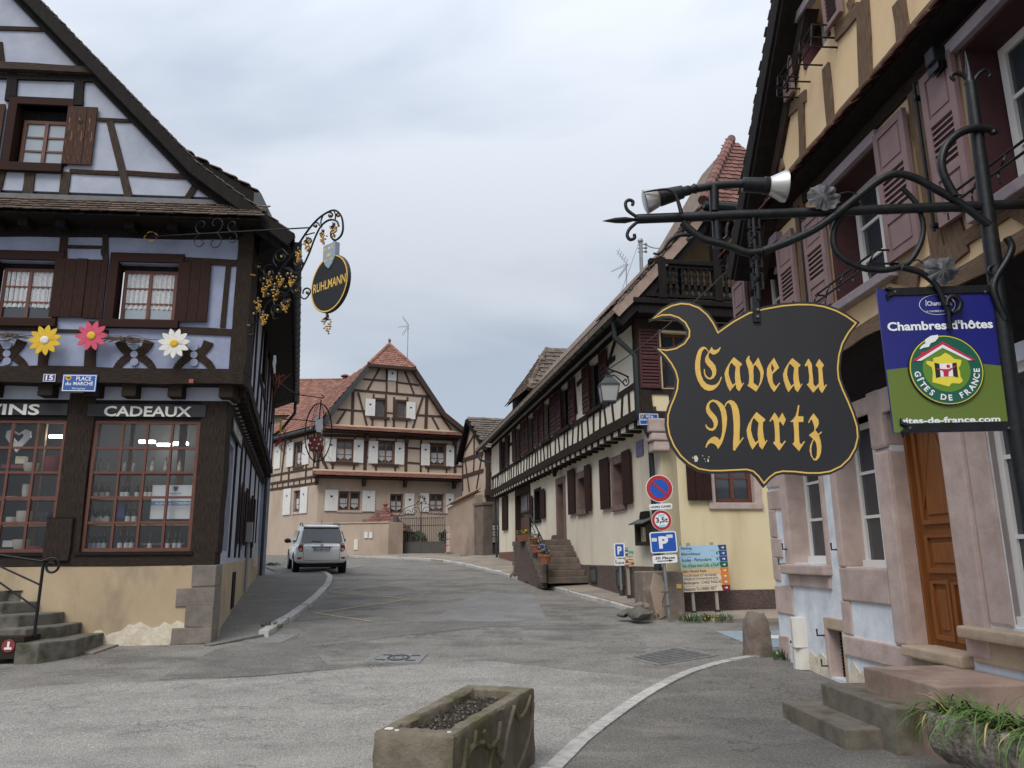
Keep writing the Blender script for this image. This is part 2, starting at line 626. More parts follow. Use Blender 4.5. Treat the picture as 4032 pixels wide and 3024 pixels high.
def tiles(parent,O,A,B,tw,th,m,keep=None,nu=None,nv=None,limit=300,round_=True,thick=0.02,jitter=0.006,off=0.0,sag=None,stag=.18):
 """rows of overlapping tiles on the parallelogram O + s*A + t*B; keep(s, t) says where the roof is. The nearest are objects, the others one part"""
 O,A,B = Vector(O),Vector(A),Vector(B)
 la,lb = A.length,B.length
 ea,eb = A / la,B / lb
 en = ea.cross(eb).normalized()
 if en.z < 0: en = -en
 eb2 = en.cross(ea)
 sgn = 1 if eb2.dot(eb) > 0 else -1
 nu = nu or max(1,int(round(la / tw)))
 nv = nv or max(1,int(round(lb / th)))
 tw,th = la / nu,lb / nv
 me = tile_mesh(tw,th,m,round_,thick)
 spots = []
 for j in range(nv):
  for i in range(nu):
   s = (i + (.5 + stag if j % 2 == 0 else .5 - stag)) / nu
   t = j / nv
   if keep and not keep(s,t + .5 / nv): continue
   p = O + A * s + B * t + en * (off + rnd(0,.004)) + ea * rnd(-jitter,jitter) + eb * rnd(-jitter,jitter)
   if sag: p = p + en * sag(s,t)
   rot = rnd(-.02,.02)
   xa = (ea * math.cos(rot) + eb2 * sgn * math.sin(rot))
   ya = (eb * math.cos(rot) - ea * math.sin(rot))
   ya = (ya - en * ya.dot(en)).normalized()
   Mw = Matrix(((xa.x,ya.x,en.x,p.x),(xa.y,ya.y,en.y,p.y),(xa.z,ya.z,en.z,p.z),(0,0,0,1)))
   spots.append(((p - cC).length,Mw))
 spots.sort(key=lambda q: q[0])
 for d,Mw in spots[:limit]: place('tile',me,parent,Mw)
 rest = spots[limit:]
 if rest:
  mb = MB()
  for d,Mw in rest: mb.merge(me,Mw)
  part('roof_tiling',mb,m,parent,kind='stuff',weld=False)
 return len(spots)

def scroll(c,r0,r1,a0,a1,k=16):
 """spiral points in 2-D"""
 return [(c[0] + (r0 + (r1 - r0) * i / k) * math.cos(a0 + (a1 - a0) * i / k),c[1] + (r0 + (r1 - r0) * i / k) * math.sin(a0 + (a1 - a0) * i / k)) for i in range(k + 1)]

def smooth_line(P,k=4):
 """Catmull-Rom through points"""
 P = [Vector(p) for p in P]
 out = []
 for i in range(len(P) - 1):
  a = P[i - 1] if i > 0 else P[i] * 2 - P[i + 1]
  b,c = P[i],P[i + 1]
  d = P[i + 2] if i + 2 < len(P) else c * 2 - b
  for j in range(k):
   t = j / k
   out.append(0.5 * ((2 * b) + (c - a) * t + (2 * a - 5 * b + 4 * c - d) * t * t + (3 * b - a - 3 * c + d) * t ** 3))
 out.append(P[-1])
 return out

# ------------------------------------------------------------------ the materials of the place
def asphalt(name,base,patch=None,crack=0.0,grit=.6,pscale=.5):
 """worn asphalt: aggregate grains, mottling, darker worn blotches, cracks"""
 m = mat(name,base,.92)
 t = m.node_tree; L = t.links.new; b = t.nodes['Principled BSDF']
 co = t.nodes.new('ShaderNodeTexCoord')
 def nz(sc_,det,st=(1,1,1),ro=.6):
  mp_ = t.nodes.new('ShaderNodeMapping'); mp_.inputs['Scale'].default_value = st; L(co.outputs['Object'],mp_.inputs[0])
  n = t.nodes.new('ShaderNodeTexNoise'); n.inputs['Scale'].default_value = sc_; n.inputs['Detail'].default_value = det; n.inputs['Roughness'].default_value = ro; L(mp_.outputs[0],n.inputs['Vector']); return n.outputs['Fac']
 def rg(f,a0,a1,o0,o1):
  r = t.nodes.new('ShaderNodeMapRange'); r.inputs[1].default_value = a0; r.inputs[2].default_value = a1; r.inputs[3].default_value = o0; r.inputs[4].default_value = o1; L(f,r.inputs[0]); return r.outputs[0]
 def mul(a_,c_):
  q = t.nodes.new('ShaderNodeMath'); q.operation = 'MULTIPLY'; L(a_,q.inputs[0]); L(c_,q.inputs[1]); return q.outputs[0]
 f = rg(nz(75,3,ro=.8),.38,.62,1 - grit,1 + grit)
 f = mul(f,rg(nz(26,3,ro=.7),.35,.65,.8,1.2))
 f = mul(f,rg(nz(1.7,5),.3,.7,.84,1.16))
 if patch: f = mul(f,rg(nz(pscale,8,(1,1.9,1),.72),.49,.60,1.0,patch))
 if crack:
  v = t.nodes.new('ShaderNodeTexVoronoi'); v.feature = 'DISTANCE_TO_EDGE'; v.inputs['Scale'].default_value = 1.1
  ad = t.nodes.new('ShaderNodeMixRGB') if False else None
  wv = t.nodes.new('ShaderNodeVectorMath'); wv.operation = 'ADD'
  nn = t.nodes.new('ShaderNodeTexNoise'); nn.inputs['Scale'].default_value = 3.0; nn.inputs['Detail'].default_value = 6
  L(co.outputs['Object'],nn.inputs['Vector']); L(co.outputs['Object'],wv.inputs[0]); L(nn.outputs['Color'],wv.inputs[1]); L(wv.outputs[0],v.inputs['Vector'])
  ck = rg(v.outputs['Distance'],.004,.018,crack,1.0)
  mk = rg(nz(.45,3),.48,.56,0,1)
  mm = t.nodes.new('ShaderNodeMix'); mm.inputs[2].default_value = 1.0; L(mk,mm.inputs[0]); L(ck,mm.inputs[3]); f = mul(f,mm.outputs[0])
 hs = t.nodes.new('ShaderNodeHueSaturation'); hs.inputs['Color'].default_value = (*base,1); L(f,hs.inputs['Value']); L(hs.outputs[0],b.inputs['Base Color'])
 bn = t.nodes.new('ShaderNodeBump'); bn.inputs['Strength'].default_value = .6; bn.inputs['Distance'].default_value = .01; L(nz(90,3),bn.inputs['Height']); L(bn.outputs[0],b.inputs['Normal'])
asphalt('asphalt',(.182,.171,.154),.6,.45)
asphalt('asphalt_light',(.255,.242,.222),.84,.55,.6,.9)
asphalt('asphalt_dark',(.128,.120,.109),1.3,.5,.6,.8)
asphalt('asphalt_blue',(.185,.181,.178),.85,0,.28)
asphalt('pavement',(.135,.127,.115),1.2,0,.45)
mat('pavement_tan',(.30,.25,.195),.92,(.19,.17,.15),(.4,.62),.9,bump=.3,bscale=120)
mat('kerb_stone',(.46,.445,.42),.9,(.30,.29,.275),(.4,.7),9,bump=.7,bscale=45,per=.12,col3=(.16,.155,.145),scale3=14,fac3=(.58,.72))
mat('paint_yellow',(.46,.37,.17),.85,(.22,.2,.16),(.42,.66),14)
mat('paint_blue',(.24,.31,.38),.85,(.2,.22,.23),(.4,.7),6)
mat('paint_white',(.62,.62,.6),.8,(.35,.35,.34),(.55,.75),18)
mat('cast_iron',(.20,.195,.19),.65,(.30,.295,.29),(.4,.65),12,metal=.5,bump=.3,bscale=60)
mat('iron_dark',(.05,.05,.052),.6,metal=.3)
mat('void',(.006,.006,.007),.9)
mat('timber_dark',(.048,.035,.029),.85,(.016,.012,.010),(.35,.65),3,(2,30,1),uv=True,bump=.5,bscale=3,bstretch=(3,40,1),spec=.12)
mat('timber_brown',(.0562,.0375,.0277),.88,(.0210,.0142,.0112),(.35,.65),3,(2,30,1),uv=True,bump=.7,bscale=3,bstretch=(3,40,1),spec=.12)
mat('timber_grey',(.0850,.0654,.0510),.9,(.0298,.0221,.0179),(.35,.65),3,(2,34,1),uv=True,bump=.8,bscale=3,bstretch=(3,44,1),spec=.12)
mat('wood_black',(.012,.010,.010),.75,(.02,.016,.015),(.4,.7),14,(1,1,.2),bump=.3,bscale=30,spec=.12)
mat('shutter_brown',(.0440,.0208,.0168),.75,(.0176,.0096,.0080),(.35,.7),4,(1.5,26,1),uv=True,bump=.4,bscale=3,bstretch=(2,40,1),spec=.12)
mat('shutter_worn',(.10,.05,.037),.8,(.035,.021,.018),(.35,.65),4,(1.5,22,1),uv=True,bump=.4,bscale=3,bstretch=(2,40,1),col3=(.33,.22,.14),scale3=2.2,fac3=(.58,.66),stretch3=(1.2,12,1),spec=.12)
mat('window_red',(.13,.043,.027),.6,(.10,.034,.021),(.4,.7),10)
mat('window_white',(.72,.70,.67),.5)
mat('window_oak',(.20,.105,.048),.6,(.14,.07,.032),(.4,.7),12)
mat('glass',(.035,.042,.05),.06,spec=.8)
mat('glass_sky',(.30,.34,.38),.05,spec=.9)  # pale pane colour, the sky's reflection painted in
mat('lace',(.62,.63,.64),.9,(.40,.41,.43),(.42,.6),60,detail=2)
mat('stone_step',(.155,.145,.122),.95,(.095,.088,.070),(.35,.65),6,bump=.6,bscale=40,col3=(.055,.058,.032),scale3=3,fac3=(.5,.68))
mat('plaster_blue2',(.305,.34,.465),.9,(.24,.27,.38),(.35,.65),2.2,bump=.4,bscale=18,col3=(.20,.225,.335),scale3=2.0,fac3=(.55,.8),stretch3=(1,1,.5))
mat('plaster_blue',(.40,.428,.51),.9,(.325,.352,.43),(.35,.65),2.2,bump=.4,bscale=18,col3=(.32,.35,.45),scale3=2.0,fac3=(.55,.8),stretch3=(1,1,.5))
mat('plaster_tan',(.46,.36,.235),.92,(.38,.285,.18),(.3,.7),1.4,bump=.25,bscale=16,col3=(.24,.19,.135),scale3=1.7,fac3=(.52,.72),stretch3=(1,1,.45))
mat('plaster_raw',(.66,.60,.49),.95,(.5,.42,.3),(.4,.7),8,bump=.9,bscale=22)
mat('stone_grey',(.235,.205,.175),.95,(.165,.14,.12),(.35,.65),5,bump=.8,bscale=28,per=.12)
mat('roof_tile_brown',(.15,.105,.08),.9,(.095,.07,.055),(.35,.65),7,per=.35,bump=.5,bscale=40,col3=(.22,.185,.14),scale3=5,fac3=(.55,.7))
mat('roof_tile_red',(.20,.088,.07),.88,(.14,.065,.053),(.35,.65),6,per=.3,bump=.4,bscale=40)
mat('roof_tile_old',(.15,.115,.09),.92,(.09,.075,.062),(.35,.65),6,per=.3,bump=.5,bscale=40,col3=(.26,.20,.12),scale3=2.5,fac3=(.56,.7))
mat('roof_under',(.022,.019,.017),.95,spec=.12)
mat('zinc_dark',(.045,.052,.055),.5,(.06,.066,.068),(.4,.7),6,metal=.4)
mat('lead_grey',(.12,.125,.13),.6,(.09,.092,.095),(.4,.7),5,metal=.3)
mat('sign_black',(.011,.011,.013),.55)
mat('white_letter',(.72,.71,.68),.6)
mat('enamel_blue',(.025,.085,.33),.3,spec=.6)
mat('enamel_navy',(.03,.03,.17),.3,spec=.6)
mat('enamel_white',(.78,.79,.8),.35)
mat('gold',(.55,.33,.07),.42,(.42,.24,.05),(.4,.7),30,metal=.55)
mat('wrought',(.010,.011,.013),.45,(.018,.02,.023),(.4,.7),20,metal=.5,bump=.15,bscale=50)
mat('petal_yellow',(.66,.42,.02),.7,(.5,.3,.02),(.5,.75),9)
mat('petal_pink',(.56,.07,.13),.7,(.4,.04,.08),(.5,.75),9)
mat('petal_white',(.70,.67,.62),.7,(.52,.49,.44),(.5,.75),9)
mat('twig',(.10,.065,.045),.9)
mat('twig_red',(.25,.07,.04),.9)
mat('shop_wall',(.085,.09,.095),.9)
mat('shop_wood',(.24,.15,.085),.7,(.17,.1,.055),(.4,.7),8)
mat('tube_light',(1,.95,.85),.5,emit=((1,.96,.88),12.0))
mat('bottle_dark',(.012,.014,.010),.12,spec=.7)
mat('bottle_green',(.03,.045,.016),.12,spec=.7)
mat('bottle_gold',(.30,.20,.06),.3,metal=.4)
mat('label_cream',(.66,.61,.50),.7)
mat('ceramic',(.60,.57,.52),.35)
mat('ceramic_red',(.22,.035,.035),.5)
mat('poster_white',(.62,.64,.66),.6)
mat('poster_blue',(.09,.22,.36),.6)
mat('pvc_grey',(.30,.31,.31),.6)
mat('pvc_cream',(.66,.63,.57),.55,(.56,.53,.47),(.5,.75),5)
mat('red_box',(.30,.07,.05),.6)
mat('shop_glass',(.10,.115,.135),.03,spec=1.0,alpha=.2)  # base tint and alpha paint a hazy reflection over the panes
mat('plaster_cream',(.74,.68,.55),.9,(.69,.62,.49),(.3,.7),1.2,bump=.2,bscale=14,col3=(.57,.50,.385),scale3=.9,fac3=(.52,.72),stretch3=(1.3,1.3,.25))
mat('plaster_yellow',(.73,.62,.40),.9,(.67,.56,.35),(.3,.7),1.1,bump=.2,bscale=14,col3=(.57,.46,.285),scale3=.8,fac3=(.52,.72),stretch3=(1.3,1.3,.25))
mat('plaster_panel',(.84,.78,.66),.9,(.74,.67,.55),(.3,.7),2.0,bump=.25,bscale=14)
mat('plaster_peach',(.70,.52,.315),.9,(.63,.455,.265),(.3,.7),1.6,bump=.25,bscale=12,col3=(.45,.31,.175),scale3=1.2,fac3=(.56,.8),stretch3=(1,1,.4))
mat('roughcast',(.135,.092,.078),.95,(.085,.06,.053),(.35,.65),14,bump=1.0,bscale=26,bdist=.03)
mat('roughcast_red',(.20,.09,.07),.95,(.14,.065,.055),(.35,.65),14,bump=1.0,bscale=26,bdist=.03)
mat('sandstone',(.50,.395,.355),.92,(.38,.285,.253),(.35,.65),4,bump=.5,bscale=30,col3=(.50,.385,.335),scale3=2.2,fac3=(.55,.75),per=.08)
mat('sandstone_dark',(.20,.13,.112),.92,(.125,.083,.073),(.35,.65),4,bump=.5,bscale=30)
mat('shutter_wine',(.085,.034,.034),.65,(.06,.026,.026),(.4,.7),9,spec=.12)
mat('door_brown',(.10,.048,.033),.65,(.07,.034,.025),(.4,.7),9)
mat('downpipe_green',(.028,.036,.036),.5,metal=.2)
mat('lamp_glass',(.36,.36,.355),.3)
mat('terracotta',(.30,.12,.07),.85,(.22,.085,.05),(.4,.7),10)
mat('leaf',(.045,.085,.028),.7,(.06,.11,.03),(.4,.7),12)
mat('bloom_yellow',(.75,.40,.02),.7)
mat('bloom_white',(.68,.66,.66),.7)
mat('bloom_violet',(.24,.22,.42),.7)
mat('old_stone',(.215,.17,.135),.95,(.14,.11,.09),(.35,.65),5,bump=.9,bscale=20,col3=(.31,.255,.2),scale3=2.5,fac3=(.55,.7))
mat('barge_pale',(.36,.26,.21),.9,(.27,.19,.15),(.4,.7),5)
mat('soil',(.03,.024,.02),.95,(.06,.045,.035),(.45,.7),60,bump=1,bscale=60)
mat('plaster_beige',(.47,.375,.295),.92,(.42,.33,.255),(.3,.7),1.0,bump=.2,bscale=12,col3=(.33,.255,.195),scale3=.7,fac3=(.5,.68),stretch3=(1,1,.4))
mat('plaster_stain',(.36,.275,.21),.92,(.27,.20,.155),(.35,.65),.8,bump=.3,bscale=12,col3=(.18,.14,.11),scale3=.8,fac3=(.52,.7),stretch3=(1,1,.5))
mat('timber_red',(.085,.056,.047),.85,(.045,.03,.026),(.35,.65),3,(2,20,1),uv=True,spec=.12)
mat('shutter_white',(.66,.65,.62),.7,(.56,.55,.52),(.5,.75),5)
mat('roof_tile_orange',(.27,.125,.09),.88,(.185,.085,.063),(.35,.65),3,per=.28,bump=.4,bscale=30)
mat('mortar',(.52,.40,.27),.9)
mat('gate_iron',(.075,.068,.062),.6,(.055,.05,.047),(.4,.7),6)
mat('wall_dirty',(.16,.125,.10),.95,(.09,.072,.06),(.35,.65),1.6,bump=.8,bscale=18)
mat('antenna',(.42,.43,.45),.4,metal=.8)
mat('plaster_pale',(.72,.755,.80),.9,(.52,.555,.60),(.35,.65),3.2,bump=.35,bscale=14,col3=(.62,.65,.70),scale3=7,fac3=(.52,.66),stretch3=(1,1,.5))
mat('shutter_mauve',(.215,.135,.135),.62,(.18,.112,.112),(.4,.7),5)
mat('frame_wine',(.07,.03,.033),.6,(.055,.026,.028),(.4,.7),8,spec=.12)
mat('lintel_mauve',(.30,.25,.27),.7,(.22,.18,.2),(.4,.7),6)
mat('timber_old',(.20,.135,.09),.9,(.10,.065,.045),(.35,.65),3,(2,30,1),uv=True,bump=.9,bscale=3,bstretch=(3,40,1),spec=.12)
mat('door_oak',(.25,.088,.024),.45,(.175,.06,.016),(.35,.7),5,(6,6,.6),bump=.1,bscale=20,spec=.4)
mat('sandstone_pale',(.47,.37,.27),.92,(.37,.28,.2),(.35,.65),4,bump=.6,bscale=30)
mat('step_red',(.40,.285,.23),.92,(.26,.175,.14),(.35,.65),3,bump=.3,bscale=40,col3=(.14,.12,.095),scale3=1.8,fac3=(.55,.75))
mat('step_moss',(.20,.17,.135),.95,(.12,.105,.08),(.35,.65),5,bump=.6,bscale=40,col3=(.075,.075,.03),scale3=2.4,fac3=(.5,.66))
mat('bollard_stone',(.205,.155,.13),.95,(.12,.095,.082),(.35,.65),6,bump=.9,bscale=24,col3=(.085,.08,.06),scale3=3,fac3=(.52,.7))
mat('trough_stone',(.33,.29,.24),.95,(.13,.115,.10),(.4,.62),22,bump=1.0,bscale=30,bdist=.03)
mat('planter_stone',(.185,.155,.115),.95,(.115,.098,.072),(.35,.65),9,bump=.9,bscale=40,col3=(.085,.078,.026),scale3=2.6,fac3=(.5,.66),stretch3=(1,1,.35))
mat('lichen',(.55,.56,.50),.95)
mat('grass_blade',(.07,.135,.03),.6,(.11,.17,.04),(.4,.7),20,per=.35)
mat('grass_dry',(.42,.33,.12),.8)
mat('sign_face',(.009,.009,.012),.5,(.013,.013,.017),(.4,.7),3)
mat('gold_paint',(.70,.45,.10),.5,(.62,.38,.08),(.4,.7),14)
mat('gites_blue',(.010,.013,.16),.35)
mat('gites_green',(.115,.165,.025),.35)
mat('gites_dark',(.012,.10,.065),.3)
mat('gites_mid',(.11,.23,.025),.3)
mat('gites_yellow',(.72,.62,.06),.4)
mat('gites_red',(.50,.02,.06),.4)
mat('spot_silver',(.55,.55,.54),.38,metal=.85)
mat('leaf_metal',(.11,.113,.122),.65,(.06,.062,.07),(.4,.65),16,metal=.4,bump=.4,bscale=30)
mat('shield_blue',(.24,.31,.38),.6)
mat('paint_chip',(.55,.54,.46),.8)
mat('car_white',(.93,.93,.91),.3,coat=.6)
mat('car_glass',(.06,.065,.07),.08,spec=.8)
mat('tyre',(.012,.012,.013),.85)
mat('rim',(.42,.43,.44),.35,metal=.8)
mat('tail_red',(.30,.012,.016),.25,spec=.6)
mat('tail_clear',(.55,.52,.52),.2)
mat('plate_white',(.62,.64,.66),.5)
mat('road_red',(.42,.025,.03),.4,(.36,.03,.035),(.5,.75),8)
mat('road_blue',(.015,.09,.42),.4)
mat('galvanised',(.27,.28,.29),.5,(.2,.21,.22),(.4,.7),12,metal=.5)
mat('row_blue',(.38,.60,.78),.45)
mat('row_green',(.34,.58,.46),.45)
mat('row_orange',(.70,.47,.27),.45)
mat('row_cream',(.72,.62,.48),.45)
mat('arrow_blue',(.02,.07,.22),.45)
mat('arrow_green',(.01,.11,.06),.45)
mat('arrow_orange',(.68,.22,.03),.45)
mat('arrow_wine',(.23,.015,.03),.45)
mat('post_beige',(.34,.31,.25),.6)
mat('step_grey',(.165,.125,.105),.95,(.10,.08,.068),(.35,.65),4,bump=.6,bscale=30)
mat('rubble',(.13,.12,.105),.95,(.075,.07,.06),(.35,.65),7,bump=.9,bscale=20)

# ================================================================== the ground
def terrain():
 mb = MB()
 ys = [-150,-60,-20,-5,0,3,5] + [7 + .5 * i for i in range(10)] + [12.5,14,17,20,24,28,32,36,40,44,45.2,50,60,90,150,300,700]
 xs = [-700,-200,-80,-40,-20,-12,-8,-5,-2.5,0,2.5,5,8,12,20,40,80,200,700]
 vs_ = [(x,y,ground_z(y)) for y in ys for x in xs]
 k = len(xs)
 mb.add(vs_,[(j * k + i,j * k + i + 1,j * k + k + i + 1,j * k + k + i) for j in range(len(ys) - 1) for i in range(k - 1)])
 o = single('road',mb,'asphalt',kind='structure',org=Vector((0,0,0)))
 return o
terrain()

def sheet(name,poly,lift,m,step=.7,skirt=0.0):
 """a sheet that lies on the ground"""
 pts = [Vector((p[0],p[1])) for p in poly]
 n0 = len(pts)
 edges = [(i,(i + 1) % n0) for i in range(n0)]
 x0,x1 = min(p.x for p in pts),max(p.x for p in pts)
 y0,y1 = min(p.y for p in pts),max(p.y for p in pts)
 lift_f = lift if callable(lift) else (lambda x,y: lift)
 def inside(p):
  r = False
  for i in range(n0):
   a,b = pts[i],pts[(i - 1) % n0]
   if (a.y > p.y) != (b.y > p.y) and p.x < (b.x - a.x) * (p.y - a.y) / (b.y - a.y) + a.x: r = not r
  return r
 y = y0 + step * .5
 while y < y1:
  x = x0 + step * .5
  while x < x1:
   if inside(Vector((x,y))): pts.append(Vector((x,y)))
   x += step * 2
  y += step
 ov,oe,of,*_ = delaunay_2d_cdt(pts,edges,[],0,1e-5)
 mb = MB()
 keep = [tuple(f) for f in of if inside(sum((ov[i] for i in f),Vector((0,0))) / len(f))]
 mb.add([(p.x,p.y,ground_z(p.y) + lift_f(p.x,p.y)) for p in ov],keep)
 if skirt:
  mb.add([(p[0],p[1],ground_z(p[1]) + lift_f(p[0],p[1])) for p in poly] + [(p[0],p[1],ground_z(p[1]) - skirt) for p in poly],
               [(i,(i + 1) % n0,n0 + (i + 1) % n0,n0 + i) for i in range(n0)])
 return single(name,mb,m,kind='structure')

def g2(z,L,lift=0.0):
 return [(p.x,p.y) for p in (G(z,x,y,lift) for x,y in L)]

# pale resurfaced strip in front, the bluish patch, the darker patch by the shop
front = g2('C6',[(-1050,600),(-700,570),(-300,560),(0,545),(340,515),(700,492),(950,478),(1000,480),(1300,515),(1690,551)])
near_r = g2('D',[(1480,1462),(1400,1494),(1290,1564),(1170,1659)])
sheet('resurfaced_road',front + near_r + [(.05,5.2),(-.5,3.0),(-1,-6),(-14,-6),(-14,7)],.004,'asphalt_light',1.2)
sheet('road_patch',g2('C6',[(905,198),(1155,198),(1180,240),(1215,305),(960,318),(730,305),(830,250)]),.004,'asphalt_blue')
sheet('road_patch',g2('C6',[(-160,430),(60,385),(330,340),(700,312),(1200,318),(1480,330),(1000,335),(620,372),(230,420),(330,512),(0,540),(-400,555),(-300,500)]),.004,'asphalt_dark')

# left pavement with its kerb stones
def kerb(name,line,w,h,parent_kind='structure',m='kerb_stone',ln=.95,inward=1,low=0.3,sink=.0):
 """stones laid end to end along a line on the ground; each stone a piece"""
 pts = [Vector(p) for p in line]
 t = bpy.data.objects.new(name,None)
 COL.objects.link(t)
 t.location = (pts[0].x,pts[0].y,ground_z(pts[0].y))
 ORG[t.name] = Vector(t.location)
 t['kind'] = 'structure'
 sm = [Vector((p.x,p.y)) for p in smooth_line([(p.x,p.y,0) for p in pts],6)]
 acc = [0]
 for a,b in zip(sm,sm[1:]): acc.append(acc[-1] + (b - a).length)
 def pt(s):
  s = min(max(s,0),acc[-1] - 1e-6)
  for i in range(len(sm) - 1):
   if acc[i + 1] >= s:
    f = (s - acc[i]) / max(1e-9,acc[i + 1] - acc[i])
    return sm[i].lerp(sm[i + 1],f),(sm[i + 1] - sm[i]).normalized()
 s = 0
 while s < acc[-1] - .05:
  l_ = min(ln * rnd(.75,1.25),acc[-1] - s)
  mb = MB()
  secs = []
  hh = h + rnd(-.008,.008)
  sh = rnd(-.012,.012)
  for k in range(4):
   p,d = pt(s + .011 + (l_ - .022) * k / 3)
   nn = Vector((-d.y,d.x)) * inward
   a,b = p + nn * sh,p + nn * (w + sh)
   z = ground_z(p.y) + hh
   j = lambda: rnd(-.006,.006)
   secs.append([(a.x + j(),a.y + j(),z - h - low),(a.x + j(),a.y + j(),z - .018),(a.x + nn.x * .02,a.y + nn.y * .02,z + j() * .5),(b.x,b.y,z + j() * .3),(b.x,b.y,z - h - low)])
  vs_ = [v for q in secs for v in q]
  fs = [(k * 5 + i,k * 5 + (i + 1) % 5,k * 5 + 5 + (i + 1) % 5,k * 5 + 5 + i) for k in range(3) for i in range(5)] + [(4,3,2,1,0),(15,16,17,18,19)]
  mb.add(vs_,fs)
  part('kerb_stone',mb,m,t)
  s += l_
 return t,sm

LK = g2('C6',[(62,366),(120,325),(180,285),(235,245),(280,205),(312,168),(326,140),(318,122),(296,112),(240,106)],.05)
kerb('kerb',LK,.17,.11,inward=1)
corner = (-5.05,13.28)
def llift(x,y): return .02 + .08 * min(1,max(0,(y - 13.4) / 1.2)) * min(1,max(0,(32 - y) / 3))
lk2 = [(p[0] - .08,p[1]) for p in LK]
sheet('left_pavement',lk2 + [(-9.8,33.5),(-12.4,43.0),(-15,43),(-9,30),(-8.9,27.2),(-5.0,13.0),(-4.9,12.95)],llift,'pavement',.8,.25)

# right pavement along the cream house, and the far one past the gate
RK = g2('C6',[(395,44),(560,49),(700,56),(800,66),(950,97),(1080,131),(1210,167),(1350,207),(1450,232),(1570,268)],.04)
kerb('kerb',RK,.17,.10,inward=1)
rk2 = [(p[0] + .05,p[1] + .05) for p in RK]
sheet('right_pavement',rk2 + [(3.5,16.4),(3.3,16.1),(-.7,38.0),(-1.0,46.5),(-12,44.5)],lambda x,y: .09 + .05 * max(0,min(1,1 - (3.15 - (y - 16.3) * .1836 - x) / 1.6)),'pavement_tan',.9,.2)

# near pavement on the right, its edge a flush pale kerb
NK = g2('D',[(1168,1664),(1230,1606),(1290,1562),(1350,1521),(1400,1491),(1460,1461),(1520,1440),(1580,1426),(1640,1417),(1720,1411)])
NK = [(-.32,5.35),(-.05,5.85)] + NK
kerb('kerb',NK,.16,.036,inward=-1,ln=1.1)
sheet('near_pavement',[(p[0] + .06,p[1] - .02) for p in NK] + [(4.6,11.6),(5.0,4),(5.0,-6),(-.6,-6),(-.6,4)],.018,'asphalt_dark',1.0)

# side street between the two houses on the right: a ledge at the foot of the cream wall, a painted bay
LE = g2('B3',[(530,1545),(800,1552),(1380,1548)])
sheet('ledge',[(p[0],p[1]) for p in LE] + [(9.5,16.6),(9.5,17.3),(3.4,16.25)],.07,'pavement_tan',.7,.1)
sheet('painted_bay',g2('D',[(1545,1364),(1700,1362),(1760,1392),(1640,1402),(1600,1386)]),.006,'paint_blue')
sheet('painted_bay_mark',g2('D',[(1640,1374),(1700,1373),(1700,1381),(1638,1380)]),.010,'paint_white')

# yellow zigzag markings and white line remains
def stripe(name,z,a,b,w,m,lift=.006):
 p,q = G(z,*a),G(z,*b)
 d = Vector((q.x - p.x,q.y - p.y)); s = Vector((-d.y,d.x)).normalized() * w / 2
 sheet(name,[(p.x - s.x,p.y - s.y),(q.x - s.x,q.y - s.y),(q.x + s.x,q.y + s.y),(p.x + s.x,p.y + s.y)],lift,m,.9)
for a,b in [((618,150),(330,192)),((325,193),(648,220)),((650,220),(255,279)),((250,279),(485,313)),((385,92),(440,81))]:
 stripe('yellow_marking','C6',a,b,.085,'paint_yellow',.008)

# iron covers
def cover(name,label,z,q,kind):
 P = [G(z,*c) for c in q]
 t = thing(name,label,'manhole cover',sum(P,Vector()) / 4)
 def bl(s,r): return (P[0] * (1 - s) + P[1] * s) * (1 - r) + (P[3] * (1 - s) + P[2] * s) * r
 def slab(s0,s1,r0,r1,z0,z1,mb):
  c = [bl(s0,r0),bl(s1,r0),bl(s1,r1),bl(s0,r1)]
  mb.add([c_ + Vector((0,0,z0)) for c_ in c] + [c_ + Vector((0,0,z1)) for c_ in c],[(0,3,2,1),(4,5,6,7),(0,1,5,4),(1,2,6,5),(2,3,7,6),(3,0,4,7)])
 fb = MB()
 for a in ((0,1,0,.07),(0,1,.93,1),(0,.06,.07,.93),(.94,1,.07,.93)): slab(*a,-.03,.012,fb)
 part('frame',fb,'cast_iron',t)
 pb = MB(); slab(.06,.94,.07,.93,-.03,.007,pb)
 part('plate',pb,'cast_iron' if kind != 'mesh' else 'iron_dark',t)
 if kind == 'mesh':
  for i in range(18):
   rb = MB()
   s = .08 + .86 * i / 18
   for j in range(7): slab(s + .004,s + .028,.10 + j * .12,.19 + j * .12,0,.0145,rb)
   part('tread_bar',rb,'cast_iron',t)
 elif kind == 'ring':
  rb = MB()
  c = bl(.5,.5) + Vector((0,0,.006))
  ex = (bl(.72,.5) - bl(.5,.5)); ey = (bl(.5,.8) - bl(.5,.5))
  for r0,r1 in ((1,.78),(.5,.42)):
   k = 20
   vs_ = []
   for i in range(k):
    a = 2 * math.pi * i / k
    for rr in (r0,r1): vs_.append(c + ex * (math.cos(a) * rr) + ey * (math.sin(a) * rr) + Vector((0,0,.009)))
   rb.add(vs_,[(2 * i,2 * ((i + 1) % k),2 * ((i + 1) % k) + 1,2 * i + 1) for i in range(k)])
  part('ring',rb,'iron_dark',t)
  for a in ((.12,.3,.2,.3),(.7,.88,.2,.3),(.12,.3,.7,.8),(.7,.88,.7,.8)):
   kb = MB(); slab(*a,0,.013,kb); part('rib',kb,'iron_dark',t)
 return t
cover('manhole_cover','square iron manhole cover with a round boss in the middle of the road','C6',[(460,484),(685,488),(722,448),(530,444)],'ring')
cover('manhole_cover','large diamond patterned iron cover set flush by the curved kerb','C6',[(1545,466),(1680,497),(1930,455),(1755,420)],'mesh')
cover('manhole_cover','worn double manhole cover edged with white beside the shop corner','C6',[(-60,402),(110,404),(190,368),(25,368)],'plain')

